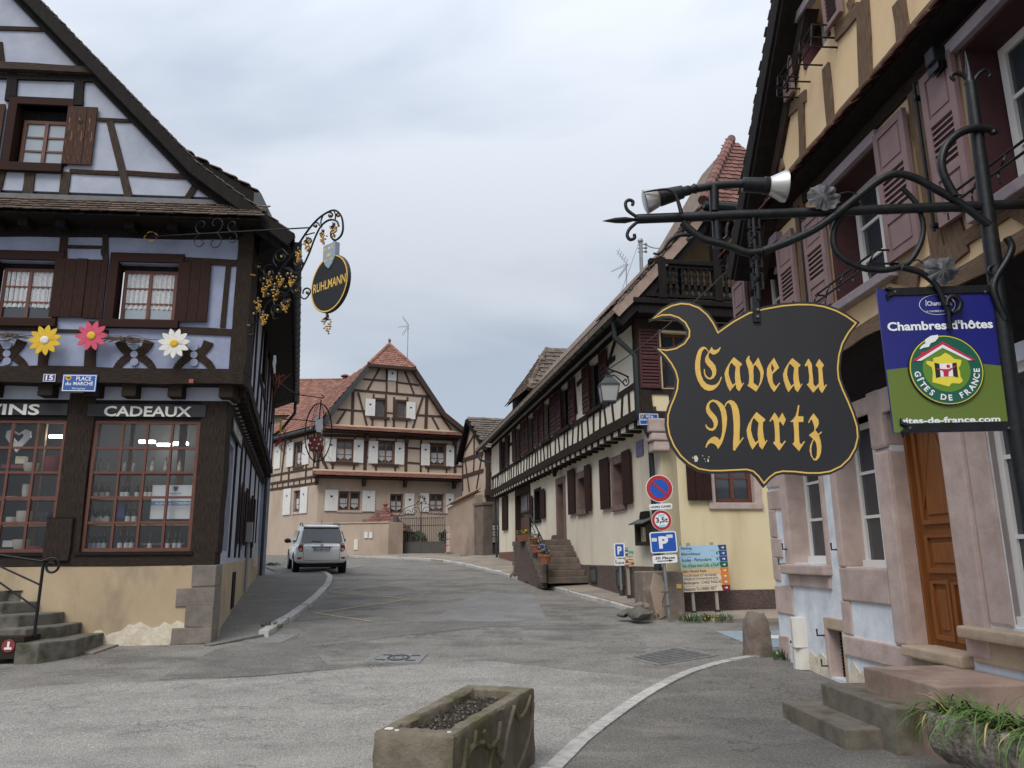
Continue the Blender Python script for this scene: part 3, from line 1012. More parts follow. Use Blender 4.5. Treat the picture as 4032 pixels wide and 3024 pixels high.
# ================================================================== the half-timbered wine shop on the left
S = Fr(-5.05,13.28,5.7)
SS = Fr(-5.05,13.28,105.4)
shop = thing('wine_shop_house','blue half-timbered corner shop with brown shutters and a steep gable','house',S.W(0,0,.2))
UL = -9.0                        # left end, outside the picture
N1,N2 = .30,.45                # first floor and gable stand out over the ground floor

# --- plinth
mb = MB(S.M)
pt_ = 1.47
q = [(UL,-.2),(0,-.2),(0,pt_),(UL,pt_)]
mb.prism(q,-.5,.04)
mb.box(0,.04,-.5,.04,-.2,pt_ - .003)
mb.add([SS.W(u,n,v) for u,n,v in ((0.03,.05,-.2),(15,.05,-.2),(15,.05,1.62),(0.03,.05,pt_),(0.03,-.5,-.2),(15,-.5,-.2),(15,-.5,1.62),(0.03,-.5,pt_))],
       [(0,1,2,3),(3,2,6,7),(1,5,6,2)],Matrix())
part('plinth',mb,'plaster_tan',shop)
for (x0,y0,x1,y1) in [(1535,50,1720,215),(1410,230,1690,370),(1480,375,1700,540),(1370,545,1650,668)]:
 u0,u1,v0,v1 = hx(S,'A4',x0,y0,x1,y1)
 sb = MB(S.M)
 e = [rnd(-.012,.012) for _ in range(6)]
 sb.prism([(u0 + e[0],v0 + e[1]),(.062,v0 + e[2] * .5),(.062,v1 + e[3] * .5),(u0 + e[4],v1 + e[5])],-.35,.062 + rnd(0,.012))
 part('quoin_stone',sb,'stone_grey',shop,bevel=.012)
# plaster fallen off at the foot of the wall
sb = MB(S.M)
L = [(720,600),(760,570),(800,565),(840,610),(880,590),(960,570),(1020,520),(1060,525),(1110,500),(1150,525),(1200,550),(1260,535),(1300,500),(1350,525),(1400,490),(1475,515),(1478,560),(1390,560),(1340,690),(720,690)]
sb.prism([S.at('A4',*p,.05) for p in L],-.02,.052)
part('bare_plaster',sb,'plaster_raw',shop)

# --- ground floor front
def srect(z,x0,y0,x1,y1,n=0): return hx(S,z,x0,y0,x1,y1,n)
timber(S,((UL,pt_ + .11),(.02,pt_ + .11)),.225,shop,'timber_dark',0,.045,.3,12,'sill_beam')
uW0,uW1 = S.at('A3',692,830)[0],S.at('A3',1545,830)[0]
uV1 = S.at('A3',470,830)[0]
uV0 = uV1 - (uW1 - uW0) * 1.0
v0w,v1w = S.at('A3',1000,1350)[1],S.at('A3',1000,312)[1]
ub,vt = S.at('A3',1000,1375)
for a,b,nm in ((uW1 + .012,.045,'post'),(uV1 + .012,uW0 - .012,'post'),(uV0 - .5,uV0 - .012,'post')):
 pb = MB(S.M)
 pb.beam(((a + b) / 2,pt_ + .2),((a + b) / 2,4.55),b - a,-.3,.03,8,.03)
 part(nm,pb,'timber_dark',shop)
u0,u1,v0,v1 = srect('A3',405,1085,575,1420)
pb = MB(S.M); pb.beam(((u0 + u1) / 2 - .03,v0),((u0 + u1) / 2 - .03,v1),u1 - u0,.02,.09,3,.02)
part('post_foot',pb,'timber_dark',shop,bevel=.008)
lb = MB(S.M); lb.box(UL,0.02,-.3,.012,v1w + .01,4.56)
part('lintel',lb,'wood_black',shop)
wb = MB(S.M); wb.box(UL,uV0 - .45,-.3,.005,pt_,4.5)
part('wall',wb,'plaster_blue',shop)
for a,b,bt,tx,tb in ((uW0,uW1,(710,185,1632,290),'CADEAUX',(828,197,1512,285)),(uV0,uV1,(-330,175,540,275),'VINS',(-118,180,308,270))):
 sb = MB(S.M)
 u0,u1,v0,v1 = srect('A3',*bt)
 sb.box(u0,u1,.012,.05,v0,v1)
 s_ = part('sign_board',sb,'sign_black',shop)
 tb_ = MB()
 u0,u1,v0,v1 = srect('A3',*tb,.055)
 letter(tb_,tx,u0,u1,v0,v1,.054,S.M,bold=.025)
 part('lettering',tb_,'white_letter',s_)
def shop_window(a,b,cols,rows):
 w = window(S,(a,b,v0w,v1w),-.02,cols,rows,shop,'window_red','shop_glass',fw=.055,mw=.04,mid=False,deep=.07)
 sb = MB(S.M)
 sb.box(a - .06,b + .06,-.05,.07,v0w - .06,v0w - .005)
 part('window_sill',sb,'wood_black',w)
shop_window(uW0,uW1,4,5)
shop_window(uV0,uV1,4,5)
# room behind the panes
rb = MB(S.M)
D_ = -2.2
rb.quad((UL,D_,1.2),(-.62,D_,1.2),(-.62,D_,4.5),(UL,D_,4.5))
rb.quad((UL,D_,1.35),(-.6,D_,1.35),(-.2,-.3,1.35),(UL,-.3,1.35))
rb.quad((UL,D_,4.3),(-.6,D_,4.3),(-.2,-.3,4.3),(UL,-.3,4.3))
rb.quad((-.6,D_,1.3),(-.2,-.3,1.3),(-.2,-.3,4.4),(-.6,D_,4.4))
rb.quad((UL,D_,1.3),(UL,-.3,1.3),(UL,-.3,4.4),(UL,D_,4.4))
part('shop_room',rb,'shop_wall',shop)
for z,dd in ((v0w + .02,.9),(v0w + .46,.75),(v0w + .90,.7),(v0w + 1.36,.6)):
 for a,b in ((uW0 - .05,uW1 + .05),(uV0,uV1 + .02)):
  kb = MB(S.M); kb.box(a,b,-.25 - dd * .6,-.22,z - .03,z)
  part('shelf',kb,'shop_wood',shop)
for uu in (-1.86,-1.0,-.95,-2.9,-3.4):
 kb = MB(S.M); kb.box(uu,uu + .07,-.85,-.79,1.4,4.3); part('shop_post',kb,'shop_wood',shop)
for k,(uu,dd) in enumerate([(-3.1,-1.3),(-2.7,-1.3),(-2.3,-1.35),(-3.5,-1.3),(-1.95,-1.5),(-1.4,-1.7),(-.9,-1.9),(-1.75,-1.9),(-3.3,-.9)]):
 tb_ = MB(S.M)
 zz = 4.18 if k < 4 else 3.75
 tb_.box(uu,uu + .28,dd - .04,dd + .04,zz,zz + .05); part('ceiling_light',tb_,'tube_light',shop)

# goods in the windows: every bottle and bowl a thing
def bottle(u,n,v,h,m,lab,label,group,capm='bottle_gold'):
 t = thing('wine_bottle',label,'bottle',S.W(u,n,v),group)
 mb = MB(S.M); r = h * .125
 mb.lathe([(r * .9,0),(r,.02 * h),(r,.5 * h),(r * .8,.6 * h),(r * .36,.74 * h),(r * .33,.97 * h),(r * .38,h)],(u,n,v),(0,0,1),12)
 part('glass_body',mb,m,t,smooth=40)
 cb = MB(S.M); cb.lathe([(r * .38,.76 * h),(r * .36,h * .97),(r * .43,1.003 * h)],(u,n,v),(0,0,1),10); part('capsule',cb,capm,t,smooth=40)
 lb = MB(S.M); lb.lathe([(r * 1.03,.14 * h),(r * 1.03,.4 * h)],(u,n,v),(0,0,1),12,cap=False); part('paper_label',lb,lab,t,smooth=40)
rowsB = [
 (0,[(790,700),(850,700),(985,700),(1055,700)],'small clear decanter on the top shelf of the gift window, {}','lamp_glass','lamp_glass',.24),
 (1160 + 150,[(700,1290),(742,1290),(782,1290),(822,1290)],'white labelled bottle standing on the floor of the gift window, {} from its post','bottle_dark','poster_white',.33),
 (0,[(948,1310),(1000,1310),(1040,1312)],'dark bottle on the floor of the gift window beside the wooden crate, {}','bottle_dark','poster_white',.33),
 (0,[(1190,1270),(1330,1270),(1385,1270),(1425,1270)],'bottle lying low behind the crate under the poster, {} in line','bottle_green','poster_white',.3),
 (0,[(725,1105),(795,1105),(845,1105)],'gold necked bottle on the second shelf of the gift window, {}','bottle_green','label_cream',.36),
 (0,[(1150,700),(1205,700),(1310,700),(1420,700)],'pale glass carafe on the top shelf towards the corner, {}','lamp_glass','label_cream',.28),
 (0,[(1155,895),(1190,895)],'green bottle beside the poster on the third shelf, {}','bottle_green','label_cream',.3),
 (0,[(700,1105),(765,1105),(825,1105)],'short bottle behind the gold necked ones on the second shelf, {}','bottle_dark','poster_white',.3),
 (0,[(1010,1108),(1062,1108)],'tall sparkling wine bottle on the second shelf beside the purple box, {}','bottle_green','poster_white',.36),
 (0,[(752,890),(805,890),(850,890)],'green bottle with cream label on the third shelf of the gift window, {}','bottle_green','label_cream',.3),
 (0,[(970,895),(1005,895),(1085,895)],'dark red wine bottle on the third shelf of the gift window, {}','bottle_dark','poster_white',.3)]
ordn = ['first','second','third','fourth']
for yy,L,lab,gm,lm,h in rowsB:
 for k,(x,y) in enumerate(L):
  u,v = S.at('A3',x,y,-.42)
  lv = min((z for z in (v0w + .02,v0w + .46,v0w + .90,v0w + 1.36)),key=lambda z: abs(z - v + .02))
  bottle(u,-.42,lv,h,gm,lm,lab.format(ordn[k]),'bottles in the shop window')
def bowl(x,y,r,h,m,label,name='bowl',cat='bowl',nn=-.45,prof=None):
 u,v = S.at('A3',x,y,nn)
 lv = min((z for z in (v0w + .02,v0w + .46,v0w + .90,v0w + 1.36)),key=lambda z: abs(z - v))
 mb = MB(S.M)
 mb.lathe(prof or [(r * .6,0),(r * .95,h * .45),(r,h),(r * .9,h),(r * .8,h * .5),(.02,h * .2)],(u,nn,lv),(0,0,1),18)
 return single(name,mb,m,label,cat,smooth=40)
bowl(245,690,.12,.17,'ceramic','large cream bowl on the upper shelf of the wine window')
bowl(90,1110,.09,.14,'ceramic','small cream pot beside a stack of plates in the wine window','pot','pot')
bowl(190,1110,.13,.24,'ceramic','tall cream pot on the lower shelf of the wine window','pot','pot')
bowl(205,900,.07,.26,'ceramic','slender cream vase on the middle shelf of the wine window','vase','vase')
bowl(170,1310,.14,.2,'ceramic','wide glazed pot on the floor of the wine window','pot','pot')
bowl(300,1310,.16,.09,'ceramic_red','shallow red dish on the floor of the wine window','dish','dish')
bowl(100,900,.12,.05,'ceramic','flat pale dish on the middle shelf of the wine window','dish','dish')
bowl(370,1110,.15,.22,'glass','dark glass jar with lid on the lower shelf of the wine window','jar','jar')
bowl(420,700,.16,.28,'ceramic_red','red brown clay mould on the upper shelf of the wine window','baking_mould','mould')
for k,(x,y,w,h,m,lb_) in enumerate([(60,690,.22,.06,'ceramic_red','small red box on the upper shelf of the wine window'),(155,690,.18,.06,'ceramic_red','second red box nearer the big cream bowl'),
  (155,655,.16,.13,'label_cream','cream printed box standing on a red box'),(440,690,.2,.1,'label_cream','pale carton at the end of the upper shelf of the wine window'),(65,1315,.2,.11,'poster_white','white price card on the floor of the wine window'),
  (935,1085,.2,.22,'enamel_navy','dark purple gift box among the bottles')]):
 u,v = S.at('A3',x,y,-.4)
 b_ = MB(S.M); b_.box(u - w / 2,u + w / 2,-.5,-.4,v,v + h)
 single('gift_box',b_,m,lb_,'box',bevel=.004)
# pierced white heart hanging in the left window
u,v = S.at('A3',140,460,-.3)
hb = MB(S.M)
hp = heart(u,v,.23)
hb.plate([(a,b) for a,b in smooth_line([(p[0],p[1],0) for p in hp + hp[:1]],3)[:-1]] if False else hp,[[(u + (p[0] - u) * .42,v + .03 + (p[1] - v) * .42) for p in hp]],-.33,-.3)
single('heart_ornament',hb,'enamel_white','big white heart shaped ornament hanging in the wine window','ornament')
# crate with legs under the poster
u0,u1,v0,v1 = srect('A3',1130,1285,1470,1320,-.5)
cb = MB(S.M); cb.box(u0,u1,-.62,-.42,v1 - .03,v1)
for a in (u0 + .05,u1 - .12): cb.box(a,a + .06,-.6,-.45,v0w + .02,v1 - .03)
single('bottle_stand',cb,'shop_wood','low wooden stand on the floor of the gift window','stand')
# the printed poster board
u0,u1,v0,v1 = srect('A3',1212,825,1520,1092,-.2)
pb = MB(S.M); pb.box(u0,u1,-.2,-.185,v0,v1)
po = single('poster',pb,'poster_white','white printed poster with blue band in the gift window','poster')
H_ = v1 - v0; W_ = u1 - u0
bb = MB(S.M); bb.box(u0,u1,-.184,-.182,v0 + H_ * .40,v0 + H_ * .53); part('blue_band',bb,'poster_blue',po)
tb_ = MB(); letter(tb_,'ALSACE et CORBIÈRES',u0 + W_ * .1,u1 - W_ * .04,v0 + H_ * .42,v0 + H_ * .51,-.179,S.M,.01)
letter(tb_,'www.ruhlmann-schutz.fr',u0 + W_ * .08,u1 - W_ * .06,v0 + H_ * .03,v0 + H_ * .09,-.1815,S.M); part('lettering',tb_,'enamel_white',po)
tb_ = MB(); letter(tb_,'LES DOMAINES',u0 + W_ * .4,u1 - W_ * .3,v0 + H_ * .73,v0 + H_ * .77,-.1815,S.M)
tb_.prism([(u0 + W_ * .5,v0 + H_ * .96),(u0 + W_ * .62,v0 + H_ * .96),(u0 + W_ * .61,v0 + H_ * .86),(u0 + W_ * .56,v0 + H_ * .81),(u0 + W_ * .51,v0 + H_ * .86)],-.184,-.182,S.M)
part('emblem',tb_,'enamel_navy',po)

# --- jetty: joist ends, infill, big beam
for x in (-60,380,745,1040,1400,1800):
 a = S.at('A2',x,1600,.15)[0]
 jb = MB(S.M); jb.box(a - .12,a + .12,-.3,.27 + rnd(-.02,.02),4.3,4.53)
 part('joist_end',jb,'timber_dark',shop,bevel=.015)
ib = MB(S.M); ib.box(UL,.06,-.3,.03,4.28,4.54); part('infill',ib,'plaster_blue',shop)
timber(S,((UL,4.62),(.36,4.66)),.27,shop,'timber_dark',N1,.06,.35,14,'bressummer')
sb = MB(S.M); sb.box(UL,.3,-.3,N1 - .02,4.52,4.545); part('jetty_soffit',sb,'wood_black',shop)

# --- first floor wall with window openings
w1 = srect('A2',925,1022,1395,625,N1)
w1 = (w1[0],w1[1],w1[2],w1[3])
dw = w1[1] - w1[0]
uL1 = S.at('A2',420,800,N1)[0]
w2 = (uL1 - dw,uL1,w1[2] - .01,w1[3] - .01)
mb = MB(S.M)
top1 = 7.60
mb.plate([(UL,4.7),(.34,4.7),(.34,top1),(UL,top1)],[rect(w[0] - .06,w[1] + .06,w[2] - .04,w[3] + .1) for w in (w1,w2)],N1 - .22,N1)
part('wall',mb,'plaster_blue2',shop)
for w in (w1,w2):
 cb = MB(S.M)
 o = (w[0] - .2,w[1] + .13,w[2] - .02,w[3] + .27)
 cb.plate(rect(*o),[rect(w[0] - .055,w[1] + .055,w[2] - .03 + .03,w[3] + .11)],N1 - .2,N1 + .05)
 part('window_casing',cb,'shutter_brown',shop,bevel=.006)
 window(S,w,N1 - .12,2,3,shop,'window_red','glass_sky' if w is w1 else 'glass',fw=.055,mw=.03,
           curtain=lambda f,a,b,c,d,n,k: net_curtain(f,a,b,c,d,n + .079,k,bottom=.2,points=False,halves=2))
 hb = MB(S.M); hb.box(w[0] - .06,w[1] + .06,N1 - .19,N1 - .15,w[3] - .01,w[3] + .12); part('window_head',hb,'wood_black',shop)
 sb = MB(S.M); sb.box(w[0] - .26,w[1] + .14,N1 - .2,N1 + .09,w[2] - .16,w[2] - .02); part('window_sill',sb,'shutter_brown',shop,bevel=.008)
for (x0,y0,x1,y1,nn,mt) in [(428,540,690,1008,N1 + .035,'shutter_brown'),(690,552,850,1020,N1 + .02,'shutter_brown'),(1432,572,1670,1045,N1 + .03,'shutter_brown')]:
 u0,u1,v0,v1 = srect('A2',x0,y0,x1,y1,nn)
 u0 = S.at('A2',x0 - 12,(y0 + y1) / 2,nn)[0]; u1 = S.at('A2',x1 - 12,(y0 + y1) / 2,nn)[0]
 shutter_board(S,(u0,u1,v0,v1),nn,shop,mt,3,hrt=.055,hrt_at=.73)

B2 = lambda a,b,w,m='timber_brown',nm='beam',pr=.03: timber(S,(S.at('A2',*a,N1),S.at('A2',*b,N1)),w,shop,m,N1,pr,name=nm)
cpost = MB(S.M); cpost.beam((.24,4.74),(.24,7.55),.27,-.1,N1 + .05,10,.03)
part('corner_post',cpost,'timber_dark',shop)
B2((0,300),(1900,330),.30,'wood_black','top_plate',.02)
B2((825,470),(830,520),.1)
B2((508,370),(500,545),.13); B2((540,448),(825,452),.055); B2((838,350),(838,560),.1)
B2((1455,555),(1880,575),.11); B2((0,492),(480,498),.06,'shutter_brown')
B2((1810,590),(1762,1085),.09); B2((1400,1105),(1850,1128),.12); B2((-100,1085),(410,1092),.10)
B2((372,1100),(335,1445),.15); B2((735,1040),(712,1455),.17); B2((380,1110),(860,1120),.05)
def brace(cx,cy,z='A2',s=1.0):
 """carved St Andrew's cross of curved timbers with round cut-outs"""
 mb = MB(S.M)
 def band(P,w0,w1,nn):
  P = smooth_line([(p[0],p[1],0) for p in P],4)
  P = [S.at(z,cx + p.x * s,cy + p.y * s,N1) for p in P]
  for i,(a,b) in enumerate(zip(P,P[1:])):
   t = i / (len(P) - 1)
   mb.beam(a,b,w0 + (w1 - w0) * t,N1 - .1,nn,1,0,w2=w0 + (w1 - w0) * (i + 1) / (len(P) - 1))
 band([(-160,150),(-120,70),(-45,10),(0,-10)],.11,.15,N1 + .026)
 band([(160,150),(120,70),(45,10),(0,-10)],.11,.15,N1 + .028)
 band([(-115,-110),(-90,-60),(-45,-20),(0,-5)],.17,.12,N1 + .030)
 band([(115,-110),(90,-60),(45,-20),(0,-5)],.17,.12,N1 + .032)
 o = part('carved_brace',mb,'timber_brown',shop)
 for dx,dy,r in ((0,-70,.075),(0,-5,.062),(0,55,.068)):
  c = S.at(z,cx + dx * s,cy + dy * s,N1)
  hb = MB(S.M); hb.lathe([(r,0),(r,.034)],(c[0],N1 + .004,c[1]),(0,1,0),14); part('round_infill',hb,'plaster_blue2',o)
brace(1068,1305); brace(1540,1310); brace(62,1300)

# --- pent roof between first floor and gable
vpb,vpt = S.at('A2',1000,182,.86)[1],S.at('A2',1000,100,N2)[1]
tiles(shop,S.W(-4.6,.86,vpb),S.W(.62,.86,vpb) - S.W(-4.6,.86,vpb),S.W(-4.6,N2 + .02,vpt) - S.W(-4.6,.86,vpb),.155,.11,'roof_tile_brown',jitter=.012)
pb = MB(S.M)
pb.add([(UL,.84,vpb - .03),(.60,.84,vpb - .03),(.60,N2,vpt - .03),(UL,N2,vpt - .03),(UL,-.2,vpb + .02),(.60,-.2,vpb + .02)],[(0,1,2,3),(0,4,5,1),(1,5,2)])
part('pent_roof',pb,'roof_under',shop)
fb = MB(S.M); fb.box(UL,.15,N2 - .02,N2 + .045,vpt - .02,vpt + .1); part('flashing',fb,'lead_grey',shop)
for x in (-40,185,480,1030,1370,1860):
 a = S.at('A2',x,230,.6)[0]
 jb = MB(S.M); jb.beam((a,vpb - .16),(a,vpb - .02),.16,N1,.62,1,.02); part('joist_end',jb,'wood_black',shop)

# --- gable
A1 = lambda x,y,n=N2: S.at('A1',x,y,n)
apex = (-7.2,15.35)
wg = (A1(135,1100)[0],A1(512,1100)[0],A1(330,1300)[1],A1(330,925)[1])
mb = MB(S.M)
rl = [(-.05,7.95),A1(1520,1400),A1(1090,950),A1(670,530),A1(390,230),A1(180,0)]
sl = (rl[-1][1] - rl[1][1]) / (rl[-1][0] - rl[1][0])
apu = -7.2
apv = rl[-1][1] + sl * (apu - rl[-1][0])
mb.plate([(UL - 4,7.95)] + rl + [(apu,apv),(UL - 4,8.5)],[rect(wg[0] - .06,wg[1] + .06,wg[2] - .04,wg[3] + .22)],N2 - .3,N2)
part('gable_wall',mb,'plaster_blue',shop)
T = lambda a,b,w,m='timber_brown',pr=.03,nm='beam': timber(S,(A1(*a),A1(*b)),w,shop,m,N2,pr,name=nm)
T((-200,222),(390,240),.075); T((0,340),(20,500),.1)
T((-300,535),(800,585),.13,'timber_grey',.14,'gable_sill')
T((-300,600),(800,640),.1,'wood_black',.05)  # dark strip painting the shade of the recess under the sill
T((110,590),(88,805),.17,'wood_black',.05,'bracket'); T((640,610),(622,840),.17,'wood_black',.05,'bracket')
T((780,950),(1110,966),.065); T((555,1360),(945,1378),.085); T((985,1372),(1525,1405),.095)
T((872,965),(1022,1565),.125,'timber_grey'); T((1570,1440),(1475,1590),.11)
T((245,1365),(222,1540),.17,'timber_grey'); T((528,1365),(505,1545),.16,'timber_grey'); T((20,1360),(-20,1540),.12)
cb = MB(S.M)
cb.plate(rect(wg[0] - .2,wg[1] + .1,wg[2] - .02,wg[3] + .36),[rect(wg[0] - .055,wg[1] + .055,wg[2],wg[3] + .22)],N2 - .25,N2 + .05)
part('window_casing',cb,'shutter_brown',shop,bevel=.006)
window(S,wg,N2 - .14,2,3,shop,'window_red','glass_sky',fw=.06,mw=.032)
hb = MB(S.M); hb.box(wg[0] - .06,wg[1] + .06,N2 - .24,N2 - .19,wg[3] - .01,wg[3] + .24); part('window_head',hb,'wood_black',shop)
sb = MB(S.M); sb.box(wg[0] - .4,wg[1] + .05,N2 - .2,N2 + .1,wg[2] - .18,wg[2] - .02); part('window_sill',sb,'shutter_brown',shop,bevel=.008)
for (x0,y0,x1,y1) in [(548,855,788,1310),(-190,830,55,1290)]:
 u0,u1 = A1(x0 - 25,(y0 + y1) / 2)[0],A1(x1 - 28,(y0 + y1) / 2)[0]
 shutter_board(S,(u0,u1,A1(x0,y1)[1],A1(x0,y0)[1]),N2 + .03,shop,'shutter_worn',3,hrt=.055,hrt_at=.72)

# --- roof: verge rafters, barge board, slope, gutter, all along the side street
NB = .70
E0 = S.at('A5',1118,478,NB); E1 = S.at('A1',1560,1292,NB); E2 = S.at('A1',310,0,NB)
sl2 = (E2[1] - E1[1]) / (E2[0] - E1[0])
E3 = (apu,E2[1] + sl2 * (apu - E2[0]))
prof = [E0,E1,E2,E3]                    # roof edge in the gable plane, eave to ridge
dside = SS.eu
LEN = 15.2
rb = MB()
for (a,b) in zip(prof,prof[1:]):
 A_,B_ = S.W(a[0],NB,a[1]),S.W(b[0],NB,b[1])
 rb.add([A_,B_,B_ + dside * LEN,A_ + dside * LEN] + [p - Vector((0,0,.1)) for p in (A_,B_,B_ + dside * LEN,A_ + dside * LEN)],
           [(0,1,2,3),(4,7,6,5),(0,4,5,1),(3,2,6,7),(0,3,7,4),(1,5,6,2)])
Lm = [(2 * apu - p[0],p[1]) for p in prof[::-1]]
for (a,b) in zip(Lm,Lm[1:]):
 A_,B_ = S.W(a[0],NB,a[1]),S.W(b[0],NB,b[1])
 rb.add([A_,B_,B_ + dside * LEN,A_ + dside * LEN],[(0,1,2,3)])
roof = part('roof',rb,'roof_under',shop)
for (a,b) in zip(prof,prof[1:]):
 A_,B_ = S.W(a[0],NB,a[1]),S.W(b[0],NB,b[1])
 l_ = (B_ - A_).length
 tiles(roof,A_,dside * .8,B_ - A_,.2,.12,'roof_tile_old',limit=90,jitter=.012,stag=.05,thick=.016)
 bb = MB(S.M); bb.beam((a[0] - .02,a[1] - .13),(b[0] - .02,b[1] - .13),.2,NB - .03,NB + .012,3,.01); part('barge_board',bb,'wood_black',roof)
 bb = MB(S.M); bb.beam((a[0] - .11,a[1] - .23),(b[0] - .11,b[1] - .23),.15,N2 - .1,N2 + .07,3,.01); part('verge_rafter',bb,'wood_black',roof)
 sb = MB(S.M); sb.beam((a[0] - .08,a[1] - .19),(b[0] - .08,b[1] - .19),.05,N2,NB,1,0); part('verge_soffit',sb,'wood_black',roof)
# soffit under the side eave
A_ = S.W(E0[0],NB,E0[1])
gp0 = A_ + Vector((.02,0,-.06))
gb = MB()
gpts = [gp0 + dside * (LEN * k / 40) for k in range(41)]
sx = SS.en
for k,p in enumerate(gpts): pass
rad = .085
prof_g = [(math.cos(math.pi * j / 8 + math.pi) * rad,math.sin(math.pi * j / 8 + math.pi) * rad) for j in range(9)]
vs_ = [p + sx * (a + .05) + Vector((0,0,b)) for p in gpts for a,b in prof_g]
gb.add(vs_,[(i * 9 + j,i * 9 + j + 1,i * 9 + 10 + j,i * 9 + 9 + j) for i in range(40) for j in range(8)])
part('gutter',gb,'zinc_dark',roof,smooth=50)
for k in range(26):
 p = gp0 + dside * (.25 + k * .58)
 hb = MB(); hb.tube([p + sx * (.05 + math.cos(a) * (rad + .006)) + Vector((0,0,math.sin(a) * (rad + .006))) for a in [math.pi + math.pi * j / 8 for j in range(9)]],.007,4); part('gutter_hook',hb,'zinc_dark',roof)
sb = MB()
w_in = SS.W(0,.2,E0[1] - .25)
for k in range(1):
 a,b = gp0 - sx * .06,gp0 - sx * .06 + dside * LEN
 c = SS.W(0,.28,7.0); d = c + dside * LEN
 sb.add([a,b,Vector((d.x,d.y,a.z - .1)),Vector((c.x,c.y,a.z - .1))],[(0,1,2,3)])
part('eave_soffit',sb,'wood_black',roof)

# --- the side wall in the lane
mb = MB(SS.M)
w_side = (.85,2.35,1.72,3.75)
mb.plate([(.14,1.4),(15,1.4),(15,4.5),(.14,4.5)],[rect(*w_side)],-.1,0)
part('wall',mb,'plaster_blue',shop)
window(SS,w_side,-.12,3,5,shop,'window_red','glass',fw=.06,mw=.04,mid=False)
for a in (.42,2.75,4.3,5.6,7.9,10.4,12.6):
 timber(SS,((a,1.6),(a,4.3)),.2,shop,'timber_dark',0,.035)
timber(SS,((0,4.28),(15,4.28)),.22,shop,'timber_dark',0,.05)
sb = MB(SS.M); sb.box(.7,3.2,.05,.09,3.88,4.14); s_ = part('sign_board',sb,'sign_black',shop)
tb_ = MB(); letter(tb_,'VINS & CADEAUX',.85,3.05,3.92,4.10,.093,SS.M,.02); part('lettering',tb_,'white_letter',s_)
for a in (4.7,6.2,8.6,9.9):
 shutter_board(SS,(a,a + .5,1.9,3.3),.04,shop,'shutter_brown',2)
 wb = MB(SS.M); wb.box(a + .55,a + 1.1,.005,.03,1.95,3.25); part('window',wb,'glass',shop)
# joists of the jetty on the lane and the upper wall
for k in range(32):
 a = .1 + k * .47
 jb = MB(SS.M); jb.box(a,a + .16,-.2,.3,4.40,4.58); part('joist_end',jb,'timber_dark',shop)
 ib = MB(SS.M); ib.box(a + .17,a + .46,-.1,.1,4.41,4.56); part('infill',ib,'plaster_blue',shop)
timber(SS,((-.1,4.68),(15,4.68)),.22,shop,'timber_dark',.3,.05,.3,20,'bressummer')
mb = MB(SS.M); mb.box(-.02,15,.05,.3,4.7,7.25); part('wall',mb,'plaster_blue',shop)
for a,b in (((.9,4.8),(1.5,7.2)),((2.2,4.8),(2.0,7.2)),((3.5,4.8),(4.2,7.2)),((5.2,4.8),(5.2,7.2)),((6.4,7.2),(7.2,4.8)),((8.4,4.8),(8.4,7.2)),((9.6,4.8),(10.4,7.2)),((12,4.8),(12,7.2)),((13.6,7.2),(14.4,4.8))):
 timber(SS,(a,b),.19,shop,'timber_dark',.3,.035)
for a in (5.0,7.1,10.9):
 timber(SS,((a - .9,5.7),(a + 1.1,5.7)),.15,shop,'timber_dark',.3,.035)
 shutter_board(SS,(a,a + .5,5.8,7.0),.34,shop,'shutter_brown',2)
eb = MB(SS.M); eb.box(14.98,15.0,-3.5,.29,0.5,7.4); part('end_wall',eb,'plaster_blue',shop)

# pipes and boxes on the lane wall
pb = MB(SS.M)
pb.tube([(7.1,.12,.75),(7.1,.12,2.35)],.045,8); part('cable_pipe',pb,'pvc_grey',shop,smooth=50)
pb = MB(SS.M); pb.box(6.95,7.3,.06,.2,2.0,2.5); part('meter_box',pb,'pvc_grey',shop)
pb = MB(SS.M); pb.box(11.2,11.5,.06,.16,1.35,2.05); part('meter_box',pb,'pvc_cream',shop)
pb = MB(SS.M); pb.box(3.5,4.3,.052,.07,.55,1.3); part('cellar_opening',pb,'wood_black',shop)
pe = SS.W(14.6,.16,0)
pb = MB(); end = gp0 + dside * 14.9
pb.tube([end + Vector((0,0,-.05)),end + Vector((0,0,-.45)),Vector((pe.x,pe.y,end.z - 1.0)) + sx * .4,Vector((pe.x,pe.y,end.z - 1.3)),Vector((pe.x,pe.y,4.4)),Vector((pe.x,pe.y,1.0))],.055,8)
part('downpipe',pb,'zinc_dark',shop,smooth=50)

# --- dormer eave that shows above the slope
a = S.at('A1',1560,1275,.2); b = S.at('A1',2015,1520,.2)
db = MB(S.M)
db.prism([(a[0] - .3,a[1] + .22),(b[0] + .02,b[1]),(b[0] + .02,b[1] - .14),(b[0] - .18,b[1] - .50),(a[0] - .2,a[1] - .3)],-2.6,.2)
dr = part('dormer',db,'wood_black',shop)
tiles(dr,S.W(b[0] + .04,.22,b[1] + .01),S.eu * 0 - S.en * 2.0,S.W(a[0] - .35,.22,a[1] + .25) - S.W(b[0] + .04,.22,b[1] + .01),.2,.15,'roof_tile_old',limit=60,jitter=.014)
gb = MB(S.M); gb.box(b[0] + .0,b[0] + .12,-2.5,.22,b[1] - .42,b[1] - .02); part('dormer_gutter',gb,'zinc_dark',dr)

